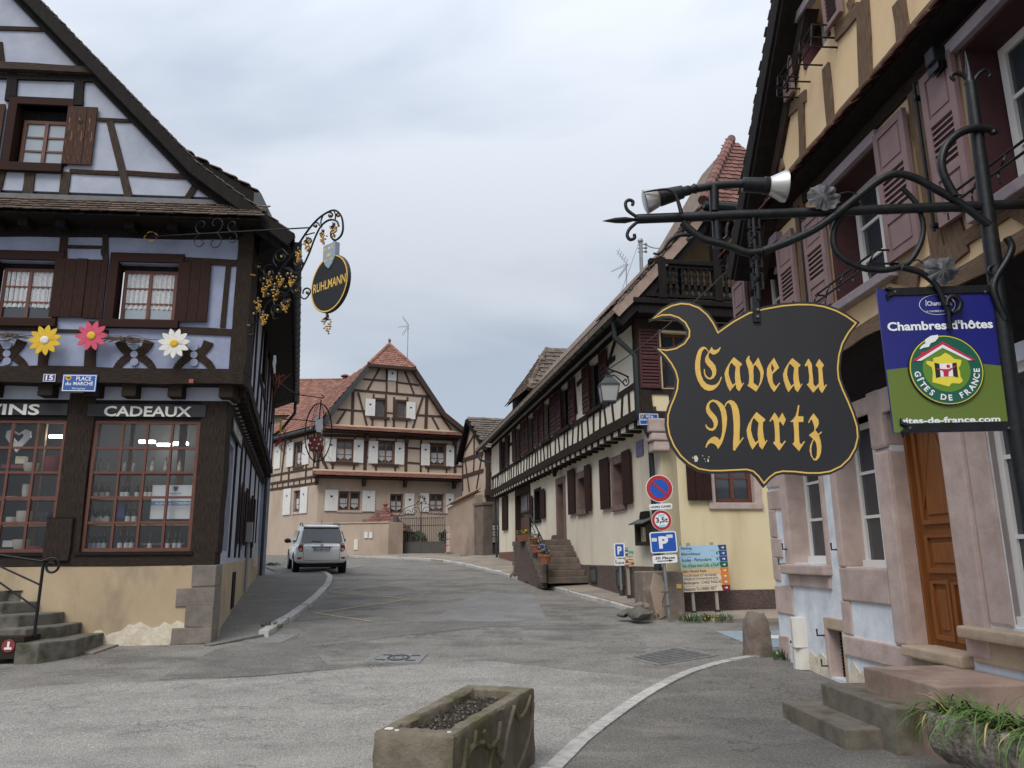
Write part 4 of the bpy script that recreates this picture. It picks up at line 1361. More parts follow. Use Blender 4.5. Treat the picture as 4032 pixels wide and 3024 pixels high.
# ================================================================== on the shop: plaques, flowers, garlands, alarm box
def plaque(fr,box,n,m,rim=True):
 u0,u1,v0,v1 = box
 mb = MB(fr.M); mb.box(u0,u1,n,n + .012,v0,v1)
 return mb
bx = srect('A2',345,1452,440,1517,N1 + .07)
pl = single('house_number',plaque(S,bx,N1 + .065,None),'enamel_navy','small dark blue enamel house number plate 15','house number',bevel=.003)
fb = MB(S.M); u0,u1,v0,v1 = bx
fb.plate(rect(u0 + .008,u1 - .008,v0 + .008,v1 - .008),[rect(u0 + .016,u1 - .016,v0 + .016,v1 - .016)],N1 + .077,N1 + .0785); part('border',fb,'enamel_white',pl)
tb_ = MB(); letter(tb_,'15',u0 + (u1 - u0) * .22,u1 - (u1 - u0) * .2,v0 + (v1 - v0) * .2,v1 - (v1 - v0) * .18,N1 + .0795,S.M,.03); part('lettering',tb_,'enamel_white',pl)
def street_plate(fr,box,n,rows,label):
 u0,u1,v0,v1 = box
 pl = single('street_sign',plaque(fr,box,n,None),'enamel_blue',label,'street sign',bevel=.003)
 W_,H_ = u1 - u0,v1 - v0
 fb = MB(fr.M)
 fb.plate(rect(u0 + .012,u1 - .012,v0 + .012,v1 - .012),[rect(u0 + .024,u1 - .024,v0 + .024,v1 - .024)],n + .012,n + .0135); part('border',fb,'enamel_white',pl)
 for tx,a,b,c,d,sl in rows:
  tb_ = MB(); letter(tb_,tx,u0 + W_ * a,u0 + W_ * b,v0 + H_ * c,v0 + H_ * d,n + .0145,fr.M,.015 if not sl else 0,slant=sl); part('lettering',tb_,'enamel_white',pl)
 sb = MB(fr.M)
 x0,x1,y0,y1 = u0 + W_ * .09,u0 + W_ * .25,v0 + H_ * .62,v0 + H_ * .9
 sb.prism([(x0,y1),(x1,y1),(x1,y0 + (y1 - y0) * .4),((x0 + x1) / 2,y0),(x0,y0 + (y1 - y0) * .4)],n + .011,n + .0145); part('coat_of_arms',sb,'petal_yellow',pl)
 sb = MB(fr.M); sb.prism([(x0 + .01,y0 + (y1 - y0) * .75),(x1 - .015,y0 + (y1 - y0) * .85),(x1 - .02,y0 + (y1 - y0) * .5),((x0 + x1) / 2,y0 + (y1 - y0) * .35)],n + .0145,n + .0165); part('charge',sb,'iron_dark',pl)
 return pl
street_plate(S,srect('A2',500,1455,757,1595,N1 + .09),N1 + .08,[('PLACE',.4,.83,.64,.88,0),('du',.1,.26,.37,.56,0),('MARCHÉ',.33,.9,.37,.62,0),('Marktplatz',.3,.68,.1,.24,.25)],'blue enamel street plate reading Place du Marché on the shop beam')
def daisy(cx,cy,r,petals,m,cm,label,n=N1 + .22,rot=.3):
 u,v = S.at('A2',cx,cy,n)
 t = thing('flower_decoration',label,'flower decoration',S.W(u,n,v - r),'wooden flowers on the shop front')
 for k in range(petals):
  a = 2 * math.pi * k / petals + rot
  ca,sa = math.cos(a),math.sin(a)
  P = [(.12,-.09),(.45,-.18),(.72,-.17),(.9,-.09),(1.0,0),(.9,.09),(.72,.17),(.45,.18),(.12,.09)]
  mb = MB(S.M); d = .002 * (k % 2)
  mb.prism([(u + r * (x * ca - y * sa),v + r * (x * sa + y * ca)) for x,y in P],n - .008,n + .006 + d); part('petal',mb,m,t)
 cb = MB(S.M); cb.lathe([(r * .25,0),(r * .25,.012),(r * .16,.022)],(u,n + .006,v),(0,1,0),16); part('flower_centre',cb,cm,t)
 sb = MB(S.M); sb.tube([(u,n - .008,v),(u,N1,v - .02)],.012,6); part('stem',sb,'twig',t)
daisy(355,1185,.27,11,'petal_yellow','petal_white','yellow wooden flower with white centre on the shop front')
daisy(725,1150,.27,10,'petal_pink','petal_yellow','pink wooden flower with yellow centre on the shop front',rot=.05)
daisy(1378,1210,.27,11,'petal_white','petal_yellow','white wooden daisy with yellow centre on the shop front',rot=.15)
def garland(x0,x1,y,label):
 t = thing('twig_garland',label,'garland',S.W(S.at('A2',(x0 + x1) / 2,y,N1 + .12)[0],N1 + .12,S.at('A2',x0,y + 40,N1 + .12)[1]),'twig bundles under the windows')
 for k in range(26):
  a,b = rnd(x0,x0 + (x1 - x0) * .55),0
  b = a + rnd(.25,.5) * (x1 - x0)
  y0,y1 = y + rnd(-22,28),y + rnd(-22,45)
  p,q = S.at('A2',a,y0,N1 + .12),S.at('A2',b,y1,N1 + .12)
  mid = ((p[0] + q[0]) / 2,(p[1] + q[1]) / 2 + rnd(-.05,.04))
  n_ = N1 + rnd(.06,.2)
  mb = MB(S.M); mb.tube([(p[0],n_,p[1]),(mid[0],n_ + .03,mid[1]),(q[0],n_ - .01,q[1])],[.009,.007,.003],4); part('twig',mb,'twig',t)
 return t
garland(780,1330,1175,'bundle of dry twigs between the pink and the white wooden flower')
garland(-60,290,1150,'bundle of dry twigs behind the yellow wooden flower')
mb = MB(S.M); u0,u1,v0,v1 = srect('A2',1503,1498,1536,1530,N1 + .07); mb.box(u0,u1,N1 + .06,N1 + .12,v0,v1)
single('alarm_box',mb,'red_box','tiny red box on the beam above the gift sign','alarm box',bevel=.006)

# steps and handrail at the left edge
st = thing('stone_steps','mossy grey stone steps up to the shop door','steps',G('A4',350,745))
P = [((130,620),(715,560),745),((-100,520),(535,452),620),((-200,390),(395,352),500),((-300,260),(258,240),395),((-400,150),(120,148),270)]
for k,(a,b,yb) in enumerate(P):
 n0 = 1.55 - k * .33
 z0 = .25 + .17 * k
 ur = S.at('A4',b[0],b[1],.6 if k < 3 else .3)[0]
 ul = S.at('A4',a[0] if k == 0 else -420,a[1],n0)[0]
 sb = MB(S.M)
 zt = z0 + .17
 c = .25 if k == 0 else .18
 sb.add([(ul,.05,zt),(ur,.05,zt),(ur,n0 - c - .25,zt),(ur - .3,n0 - .02,zt),(ul,n0,zt),(ul,.05,z0 - .2),(ur,.05,z0 - .2),(ur,n0 - c - .25,z0 - .2),(ur - .3,n0 - .02,z0 - .2),(ul,n0,z0 - .2)],
           [(0,1,2,3,4),(9,8,7,6,5),(1,6,7,2),(2,7,8,3),(3,8,9,4),(4,9,5,0),(0,5,6,1)])
 part('step',sb,'stone_step',st,bevel=.02)
sb = MB(); q = [G('A4',400,745),G('A4',735,760),G('A4',1010,668),G('A4',720,660)]
sb.add([c + Vector((0,0,.03)) for c in q] + [c + Vector((0,0,-.05)) for c in q],[(0,1,2,3),(4,7,6,5),(0,4,5,1),(1,5,6,2),(2,6,7,3),(3,7,4,0)])
single('stone_slab',sb,'stone_grey','flat worn stone slab in front of the shop wall','slab',bevel=.01)
hr = thing('handrail','thin dark iron handrail with a curled end on the shop steps','handrail',S.W(-3.0,1.35,.4))
nR = 1.25
def hp(x,y,z='A4',n=nR):
 a = S.at(z,x,y,n); return (a[0],n,a[1])
mb = MB(S.M); mb.tube([hp(270,615),hp(345,30)],.022,8); part('post',mb,'wrought',hr,smooth=50)
cx,cz = hp(408,60)[0],hp(408,60)[2]
sp = [(cx + r * math.cos(a),nR,cz + r * math.sin(a)) for r,a in [(.125 - .085 * i / 20,math.pi * .55 - 2 * math.pi * 1.25 * i / 20) for i in range(21)]]
mb = MB(S.M); mb.tube([(hp(-300,-170)[0],nR,hp(-300,-170)[2]),hp(0,-30),hp(330,20)] + sp,.018,8); part('rail',mb,'wrought',hr,smooth=50)
mb = MB(S.M); mb.tube([hp(-200,-30),hp(0,60),hp(325,210)],.014,8); part('rail',mb,'wrought',hr,smooth=50)
mb = MB(S.M); mb.tube([hp(-200,90),hp(0,190),hp(300,400)],.014,8); part('rail',mb,'wrought',hr,smooth=50)
u,v = S.at('A4',68,690,1.5)
mb = MB(S.M); mb.lathe([(.09,0),(.09,.01)],(u,1.5,v),(0,1,0),20)
d_ = single('no_entry_disc',mb,'ceramic_red','small round red badge beside the lowest shop step','badge')
fb = MB(S.M); fb.box(u - .05,u + .05,1.51,1.513,v - .05,v - .02); fb.box(u - .015,u + .015,1.51,1.5135,v - .02,v + .06); part('symbol',fb,'enamel_white',d_)
fb = MB(S.M); fb.box(u - .3,u + .2,1.0,1.499,v - .18,v + .12); part('backing',fb,'timber_dark',d_)

# ================================================================== the long cream house on the right of the street
Y1 = Fr(3.15,16.3,-79.6)         # street side
Y2 = Fr(3.15,16.3,10.4)          # end wall facing the square
cream = thing('cream_house','long cream half-timbered house with dark shutters and a balcony under its gable','house',Y1.W(0,0,.5))
NU = .35
b1 = lambda x,y,n=0: Y1.at('B1',x,y,n)
UE = b1(325,1200)[0]
VB = 4.33                          # underside of the upper floor
# --- openings on the street side (left px, top px, right px, bottom px at B1)
def ub(x0,x1,y,n=0): return b1(x0,y,n)[0],b1(x1,y,n)[0]
wB = (*ub(1012,1062,950),2.78,3.80)
wA = (*ub(800,838,1010),2.86,3.78)
dr2 = (*ub(676,712,1100),2.06,3.86)
w0 = (*ub(541,572,1100),2.86,3.92)
dr1 = (*ub(428,508,1150),2.12,4.06)
mb = MB(Y1.M)
mb.plate([(UE,.8),(-17,.9),(0,.3),(0,4.5),(UE,4.5)],[rect(*w) for w in (wB,wA,dr2,w0,dr1)],-.35,0)
part('wall',mb,'plaster_cream',cream)
mb = MB(Y1.M)
ut = b1(805,1470)[0]; ut2 = b1(715,1290)[0]; ut3 = b1(640,1340)[0]
mb.prism([(ut3 - .1,.5),(-.03,.3),(-.03,1.32),(ut,1.32),(ut2,2.25),(ut3 + .1,2.25),(ut3 - .1,2.06)],-.1,.035)
part('plinth',mb,'roughcast',cream)
mb = MB(Y1.M); mb.prism([(UE,.9),(b1(415,1400)[0],.9),(b1(415,1400)[0],1.78),(UE,1.78)],-.1,.03); part('plinth',mb,'roughcast_red',cream)
def surround(fr,w,t,m,n=.04,deep=.3,sill=.14,top=None,parent=cream):
 u0,u1,v0,v1 = w
 for nm,P in (('jamb',rect(u0 - t,u0 + .004,v0,v1)),('jamb',rect(u1 - .004,u1 + t,v0,v1)),('lintel_stone',rect(u0 - t,u1 + t,v1 - .004,v1 + (top or t)))):
  mb = MB(fr.M); mb.prism(P,-deep,n); part(nm,mb,m,parent,bevel=.012)
 if sill:
  mb = MB(fr.M); mb.prism(rect(u0 - t,u1 + t,v0 - sill,v0),-deep,n + .03); part('sill_stone',mb,m,parent,bevel=.015)
for w in (wA,wB):
 surround(Y1,w,.2,'sandstone_dark')
 window(Y1,(w[0],w[1],w[2],w[3]),-.18,2,3,cream,'window_red','glass',fw=.06,mw=.03)
shutter_board(Y1,(*ub(928,980,1000,.05),b1(980,1135)[1],b1(930,850)[1]),.05,cream,'shutter_brown',4)
shutter_board(Y1,(*ub(1062,1110,950,.06),b1(1110,1108)[1],b1(1090,792)[1]),.06,cream,'shutter_brown',4)
shutter_board(Y1,(*ub(737,775,1040,.05),b1(770,1168)[1],b1(740,912)[1]),.05,cream,'shutter_brown',4)
shutter_board(Y1,(*ub(838,869,1010,.06),b1(865,1150)[1],b1(860,876)[1]),.06,cream,'shutter_brown',4)
surround(Y1,dr2,.2,'sandstone_dark',sill=None)
mb = MB(Y1.M); mb.box(dr2[0],dr2[1],-.34,-.28,dr2[2],dr2[3]); d_ = part('door',mb,'sandstone_dark',cream)
window(Y1,w0,-.2,2,3,cream,'wood_black','glass',fw=.05)
surround(Y1,w0,.1,'wood_black',sill=.1)
shutter_board(Y1,(*ub(572,596,1090,.05),w0[2],w0[3] - .02),.05,cream,'shutter_brown',3)
shutter_board(Y1,(*ub(505,523,1090,.05),w0[2] - .06,w0[3] - .1),.05,cream,'shutter_brown',3)
surround(Y1,dr1,.16,'timber_dark',sill=None,top=.28)
mb = MB(Y1.M); mb.box(dr1[0],dr1[1],-.25,-.15,3.18,3.34); part('transom',mb,'timber_dark',cream)
window(Y1,(dr1[0],dr1[1],3.34,dr1[3]),-.16,2,1,cream,'window_red','glass_sky',fw=.06)
mb = MB(Y1.M); mb.box(dr1[0],dr1[1],-.24,-.18,dr1[2],3.18); d_ = part('door',mb,'door_brown',cream)
for k in range(4):
 pb = MB(Y1.M); a = dr1[0] + (dr1[1] - dr1[0]) * k / 4; pb.box(a + .01,a + (dr1[1] - dr1[0]) / 4 - .01,-.18,-.165,dr1[2] + .02,3.16); part('plank',pb,'door_brown',d_)
shutter_board(Y1,(*ub(345,375,1160,.04),b1(360,1265)[1],b1(360,1062)[1]),.04,cream,'shutter_brown',3)
for (x,y) in ((885,1525),(1047,1545)):
 a = b1(x,y,.05)
 vb_ = MB(Y1.M); vb_.box(a[0] - .27,a[0] + .27,.036,.06,a[1] - .18,a[1] + .18); o = part('vent',vb_,'lead_grey',cream)
 vb_ = MB(Y1.M); vb_.plate(rect(a[0] - .3,a[0] + .3,a[1] - .21,a[1] + .21),[rect(a[0] - .25,a[0] + .25,a[1] - .16,a[1] + .16)],.06,.075); part('vent_frame',vb_,'iron_dark',o)

# --- jetty and upper floor
for k in range(36):
 a = UE + .3 + k * (0 - UE - .4) / 36
 jb = MB(Y1.M); jb.box(a,a + .17,-.2,NU - .02,VB - .03,VB + .13); part('joist_end',jb,'timber_dark',cream)
 ib = MB(Y1.M); ib.box(a + .2,a + .55,-.1,NU - .03,VB + .02,VB + .13); part('infill',ib,'plaster_panel',cream,bevel=.012)
timber(Y1,((UE - .1,VB + .25),(.02,VB + .25)),.24,cream,'timber_dark',NU,.03,.3,24,'bressummer')
u6 = [(340,362,790,328,380),(425,455,740,404,475),(497,530,660,476,556),(590,628,600,565,660),(692,740,520,661,773),(860,923,370,819,966)]
wins = [(*ub(a,b,y,NU),5.33,6.58) for a,b,y,l_,r_ in u6]
mb = MB(Y1.M)
mb.plate([(UE,VB + .3),(-.02,VB + .3),(-.02,7.3),(UE,7.3)],[rect(*w) for w in wins],NU - .22,NU)
part('wall',mb,'plaster_panel',cream)
TY = lambda p,q,w,pr=.03: timber(Y1,(p,q),w,cream,'timber_dark',NU,pr)
TY((UE,5.24),(-.02,5.24),.13)
TY((UE,6.75),(-.02,6.75),.14)
for (a,b,y,l_,r_),w in zip(u6,wins):
 window(Y1,w,NU - .14,2,3,cream,'wood_black','glass',fw=.06,mw=.03)
 for nm,P in (('casing',rect(w[0] - .1,w[0],5.25,6.7)),('casing',rect(w[1],w[1] + .1,5.25,6.7))):
  cb = MB(Y1.M); cb.prism(P,NU - .2,NU + .035); part(nm,cb,'timber_dark',cream)
 sb = MB(Y1.M); sb.box(w[0] - .2,w[1] + .2,NU,NU + .09,5.22,5.31); part('window_sill',sb,'timber_dark',cream)
 for x0,x1 in ((l_,a),(b,r_)):
  p0,p1 = ub(x0,x1,y,NU + .05)
  if x0 == l_: p1 -= .03
  else: p0 += .03
  louvre(Y1,(p0,max(p1,p0 + .4),5.33,6.6),NU + .04,cream,'shutter_wine',.11,layout=((0,.34,'s'),(.34,.67,'s'),(.67,1,'s')),fw=.055)
# studs of the sill band
k = UE + .2
i = 0
while k < -.3:
 TY((k,VB + .34),(k + rnd(-.16,.16),5.2),.085)
 k += rnd(.45,.62)
for (x0,y0),(x1,y1) in [((975,270),(1015,240)),((960,330),(1030,95)),((770,360),(790,570)),((790,400),(820,370)),((668,450),(655,690)),((390,700),(385,840)),((385,760),(408,745))]:
 TY(b1(x0,y0,NU),b1(x1,y1,NU),.12)
cp = MB(Y1.M); cp.beam((-.17,VB + .3),(-.17,7.2),.34,-.2,NU + .05,8,.03); part('corner_post',cp,'timber_dark',cream)
fb = MB(Y1.M); fb.box(UE,0,NU - .1,NU + .5,6.95,7.0); part('eave_soffit',fb,'wood_black',cream)

# --- gutter and downpipe
NG = .98
g0,g1 = b1(265,725,NG),b1(960,0,NG)
gz = (g0[1] + g1[1]) / 2
gb = MB(Y1.M)
gu0,gu1 = UE - 1.2,.15
prof_g = [(math.cos(math.pi * j / 8 + math.pi) * .09,math.sin(math.pi * j / 8 + math.pi) * .09) for j in range(9)]
gb.add([(gu0 + (gu1 - gu0) * i / 40,NG - .05 + a,gz + b) for i in range(41) for a,b in prof_g],[(i * 9 + j,i * 9 + j + 1,i * 9 + 10 + j,i * 9 + 9 + j) for i in range(40) for j in range(8)])
part('gutter',gb,'downpipe_green',cream,smooth=50)
for k in range(38):
 u = gu0 + .2 + k * .58
 hb = MB(Y1.M); hb.tube([(u,NG - .05 + math.cos(a) * .097,gz + math.sin(a) * .097) for a in [math.pi + math.pi * j / 8 for j in range(9)]],.008,4); part('gutter_hook',hb,'downpipe_green',cream)
pb = MB(Y1.M)
pb.tube([(.02,NG - .05,gz - .08),(.02,NG - .06,gz - .5),(.05,NU + .14,gz - .9),(.05,NU + .14,4.55),(-.02,.2,4.0),(-.25,.12,3.85),(-.25,.1,1.0)],.06,10)
part('downpipe',pb,'downpipe_green',cream,smooth=50)
pb = MB(Y1.M); pb.tube([(-.25,.1,1.7),(-.25,.1,.75)],.075,10); part('downpipe_boot',pb,'downpipe_green',cream,smooth=50)
pb = MB(Y1.M); pb.tube([(gu0 + .1,NG - .05,gz - .08),(gu0 + .3,NG - .2,gz - .45),(UE - .12,.2,gz - .75),(UE - .12,.1,1.2)],.06,8); part('downpipe',pb,'downpipe_green',cream,smooth=50)

# --- roof: two slopes, pale verge board, half hip in red tiles
NE = .45                            # overhang of the verge over the end wall
hp_ = (1.12,9.25)
UR = 2.6
VR = 11.7
vr = [(-1.07,gz + .03),(-.55,7.26),(.73,8.68),hp_]
LY = 22.2
back = -Y1.eu
rb = MB()
full = vr + [(UR,VR)]
for a,b in zip(full,full[1:]):
 for s in (0,1):
  f_ = lambda p: Y2.W((2 * UR - p[0]) if s else p[0],NE,p[1])
  lim = 0 if b[0] < UR - .01 else 1.2
  A_,B_ = f_(a),f_(b)
  if lim: B_ = B_ + back * lim
  ly = LY
  if lim:                                  # the front bay is steeper and higher than the ridge behind it
   ly = 3.0
   C_ = f_((UR,10.85))
   rb.add([A_ + back * ly,C_ + back * ly,C_ + back * LY,A_ + back * LY],[(0,1,2,3)])
   rb.add([A_ + back * ly,C_ + back * ly,f_(b) + back * ly],[(0,1,2)])
  rb.add([A_,B_,B_ + back * (ly - lim),A_ + back * ly] + [p - Vector((0,0,.14)) for p in (A_,B_,B_ + back * (ly - lim),A_ + back * ly)],
               [(0,1,2,3),(4,7,6,5),(0,4,5,1),(3,2,6,7),(0,3,7,4),(1,5,6,2)])
roofY = part('roof',rb,'roof_tile_brown',cream)
for a,b in zip(vr,vr[1:]):
 A_,B_ = Y2.W(a[0],NE + .02,a[1] + .02),Y2.W(b[0],NE + .02,b[1] + .02)
 tiles(roofY,A_,back * 1.2,B_ - A_,.2,.16,'roof_tile_brown',limit=120)
 bb = MB(Y2.M); bb.beam((a[0] + .05,a[1] - .12),(b[0] + .05,b[1] - .12),.2,NE - .03,NE + .012,3,.01); part('barge_board',bb,'barge_pale',roofY)
 bb = MB(Y2.M); bb.beam((a[0] + .14,a[1] - .3),(b[0] + .14,b[1] - .3),.2,NE - .25,NE - .05,3,.01); part('verge_rafter',bb,'wood_black',roofY)
# half hip
HL,HR = (hp_[0] - .1,hp_[1] - .05),(2 * UR - hp_[0] + .1,hp_[1] - .05)
pkb = Y2.W(UR,NE,VR) + back * 1.2
eb0 = Y2.W(HL[0],NE + .3,HL[1]); eb1 = Y2.W(HR[0],NE + .3,HR[1])
hb = MB(); hb.add([eb0,eb1,pkb,Y2.W(UR,0,HL[1])],[(0,1,2),(0,3,1)]); part('half_hip',hb,'roof_under',roofY)
Bv = pkb - (eb0 + eb1) / 2
tiles(roofY,eb0,eb1 - eb0,Bv,.2,.17,'roof_tile_red',keep=lambda s,t: abs(s - .5) < .5 * (1 - t) + .01)
for i in range(14):
 p = eb0.lerp(pkb,i / 14); q = eb0.lerp(pkb,(i + 1.15) / 14)
 rb_ = MB(); rb_.tube([p + Vector((0,0,.03)),q + Vector((0,0,.05))],[.13,.105],8); part('ridge_tile',rb_,'roof_tile_red',roofY)
gb = MB(); gb.tube([eb0 + Vector((0,0,-.06)),eb1 + Vector((0,0,-.06))],.09,8); part('hip_gutter',gb,'downpipe_green',roofY)

# --- end wall
e3 = lambda x,y,n=0: Y2.at('B3',x,y,n)
we = (e3(805,400)[0],e3(1150,400)[0],2.64,3.72)
mb = MB(Y2.M)
mb.plate([(0.002,.2),(9,.2),(9,4.45),(0.002,4.45)],[rect(*we)],-.35,0)
part('wall',mb,'plaster_yellow',cream)
mb = MB(Y2.M); mb.box(.02,9,-.1,.035,.2,.84); part('plinth',mb,'roughcast',cream)
surround(Y2,we,.16,'sandstone',n=.02)
window(Y2,we,-.12,2,2,cream,'window_red','glass',fw=.09,mw=.04,curtain=lambda f,a,b,c,d,n,k: net_curtain(f,a,b,c,d,n + .079,k,bottom=.72,points=False))
shutter_board(Y2,(e3(560,330,.05)[0],e3(772,330,.05)[0],2.68,3.74),.05,cream,'shutter_brown',3)
# upper end wall: post, panels, window with louvred shutters
mb = MB(Y2.M)
eu = (.12,1.35,5.05,6.38)
eu = (Y2.at('B2',520,1450)[0],Y2.at('B2',760,1450)[0],5.1,6.36)
mb.plate([(-NU,4.4),(9,4.4),(9,7.0),(-NU,7.0)],[rect(*eu)],-.22,.02)
part('wall',mb,'plaster_yellow',cream)
window(Y2,eu,-.1,2,2,cream,'window_red','glass',fw=.07)
u0,u1 = Y2.at('B2',338,1450,.06)[0],Y2.at('B2',505,1450,.06)[0]
louvre(Y2,(u0,u1,5.08,6.4),.06,cream,'shutter_wine',.075,layout=((0,.5,'s'),(.5,1,'s')),fw=.05)
u0,u1 = eu[1] + .04,eu[1] + .62
louvre(Y2,(u0,u1,5.08,6.4),.06,cream,'shutter_wine',.075,layout=((0,.5,'s'),(.5,1,'s')),fw=.05)
TE = lambda p,q,w,pr=.03,n=.02: timber(Y2,(p,q),w,cream,'timber_dark',n,pr)
TE((-.30,4.4),(-.30,6.95),.3,.05); TE((-.35,4.47),(9,4.47),.26,.05); TE((-.3,5.02),(9,5.02),.13); TE((-.3,6.52),(9,6.52),.2)
TE((.34,4.5),(.34,5.0),.17); TE((1.5,4.5),(1.5,6.5),.2); TE((2.6,4.5),(2.9,6.5),.2); TE((.9,4.55),(.95,5.0),.12)
# balcony under the gable
bl = thing('balcony','dark timber balcony with turned balusters under the cream house gable','balcony',Y2.W(1.5,.3,7.0))
NBk = .42
e2 = lambda x,y,n=NBk: Y2.at('B2',x,y,n)
mb = MB(Y2.M); mb.box(-.62,6.2,-1.2,NBk + .05,e2(400,1130)[1],e2(400,1085)[1]); part('floor_beam',mb,'wood_black',bl,bevel=.02)
mb = MB(Y2.M); mb.box(-.5,6.1,-1.2,NBk,e2(400,1190)[1] - .05,e2(400,1130)[1]); part('floor_beam',mb,'wood_black',bl,bevel=.02)
mb = MB(Y2.M); mb.box(-.2,6.0,NBk - .1,NBk + .06,e2(700,820)[1],e2(700,780)[1]); part('handrail',mb,'wood_black',bl,bevel=.02)
mb = MB(Y2.M); mb.box(-.2,6.0,NBk - .07,NBk + .02,e2(700,845)[1],e2(700,820)[1]); part('rail',mb,'wood_black',bl)
mb = MB(Y2.M); mb.box(-.3,6.0,NBk - .07,NBk + .02,e2(700,1085)[1],e2(700,1062)[1]); part('rail',mb,'wood_black',bl)
vt0,vt1 = e2(700,1064)[1],e2(700,843)[1]
hB = vt1 - vt0
prof_b = [(.05,0),(.05,.08),(.033,.12),(.05,.2),(.058,.28),(.036,.36),(.042,.46),(.055,.5),(.042,.54),(.036,.64),(.058,.72),(.05,.8),(.033,.88),(.05,.92),(.05,1)]
for x in (605,655,707,757,807,858,908,1060,1113,1167,1215,1265,1315,1365,1415):
 u = e2(x,950)[0]
 mb = MB(Y2.M); mb.lathe([(r,h * hB) for r,h in prof_b],(u,NBk - .03,vt0),(0,0,1),10); part('baluster',mb,'wood_black',bl,smooth=60)
for x in (530,985,1480):
 u = e2(x,950)[0]
 mb = MB(Y2.M); mb.box(u - .09,u + .09,NBk - .12,NBk + .07,e2(400,1085)[1],e2(700,770)[1] + (1.3 if x == 985 else 0)); part('post',mb,'wood_black',bl,bevel=.012)
for (x0,y0,x1,y1,w) in [(400,1060,620,780,.16),(660,1060,560,1000,.1)]:
 p,q = e2(x0,y0,NBk - .06),e2(x1,y1,NBk - .06)
 mb = MB(Y2.M); mb.beam(p,q,w,NBk - .14,NBk - .03,2,.02); part('brace',mb,'wood_black',bl)
# recessed gable wall behind the balcony
mb = MB(Y2.M)
mb.prism([(-.35,6.9),(5.85,6.9),(5.85,7.15),(UR + 1.15,9.3),(UR - 1.15,9.3),(-.35,7.15)],-1.3,-1.2); part('gable_wall',mb,'plaster_peach',cream)
for p,q,w in (((.3,7.0),(.3,8.2),.15),((1.2,7.0),(1.2,9.2),.16),((.3,7.9),(5,7.9),.13),((2.0,7.0),(2.4,9.4),.16),((.7,7.1),(1.1,7.8),.12)):
 timber(Y2,(p,q),w,cream,'wood_black',-1.2,.03)
mb = MB(Y2.M); mb.box(-.5,6.0,-1.2,.3,6.88,6.93); part('balcony_soffit',mb,'wood_black',cream)
# sandstone corbel at the corner
mb = MB(Y2.M)
for r,z0,z1 in ((.36,4.1,4.4),(.27,3.92,4.1),(.17,3.7,3.92)):
 mb.box(-.12 - r * .5,-.12 + r + .1,-.2,.14 + r * .25,z0 + .002,z1)
part('corbel',mb,'sandstone',cream,bevel=.05,bseg=3)

# --- stair and terrace along the street side
sta = thing('stone_stairs','red sandstone stairs rising beside the cream house wall','stairs',Y1.W(-6.5,.6,.85))
zb,ztop,nst = .83,2.06,7
uS = b1(800,1570,.3)[0]
for k in range(nst):
 z1 = zb + (ztop - zb) * (k + 1) / nst
 sb = MB(Y1.M); e = rnd(-.015,.015)
 sb.box(uS - .31 * (k + 1) - .02,uS - .31 * k + e,.04,1.18 + rnd(-.02,.02),z1 - .175,z1); part('step',sb,'step_grey',sta,bevel=.02)
uT = uS - .31 * nst
uTl = b1(420,1380,1.25)[0]
sb = MB(Y1.M); sb.box(uTl,uT + .02,.04,1.2,.9,ztop); part('landing',sb,'roughcast',sta)
sb = MB(Y1.M); sb.prism([(uT - .1,.7),(uS - .15,.7),(uS - .15,zb + .1),(uT - .1,ztop + .02)],1.18,1.28); part('side_wall',sb,'roughcast',sta)
sb = MB(Y1.M); sb.box(uTl,uT - .1,1.2,1.28,.8,ztop + .02); part('side_wall',sb,'roughcast',sta)
for k in range(7):
 cb = MB(Y1.M); a = uS - .31 * k
 cb.box(a - .3,a - .02 + rnd(0,.04),1.16,1.36,zb + .16 * k + .02,zb + .16 * k + .2); part('edge_stone',cb,'step_grey',sta,bevel=.02)
 cb = MB(Y1.M); a = uTl
 cb.box(a - .08 + (.16 if k % 2 else 0),a + .3,1.15,1.34,.95 + .16 * k,1.1 + .16 * k); part('edge_stone',cb,'step_grey',sta,bevel=.02)
rl_ = thing('stair_railing','black iron railing on the sandstone stairs','railing',Y1.W(uS - .2,1.2,.9))
def rp(x,y,n=1.22):
 a = Y1.at('C7',x,y,n); return (a[0],n,a[1])
for L in ([(845,1300),(845,870)],[(733,1160),(733,640)],[(628,760),(628,430)]):
 mb = MB(Y1.M); mb.tube([rp(*p) for p in L],.02,6); part('post',mb,'wrought',rl_)
for L,r in (([(625,430),(735,650),(842,868)],.022),([(630,540),(733,740),(842,960)],.012),([(630,680),(733,900),(842,1140)],.012),([(628,430),(540,430)],.02)):
 mb = MB(Y1.M); mb.tube([rp(*p) for p in L],r,6); part('rail',mb,'wrought',rl_)

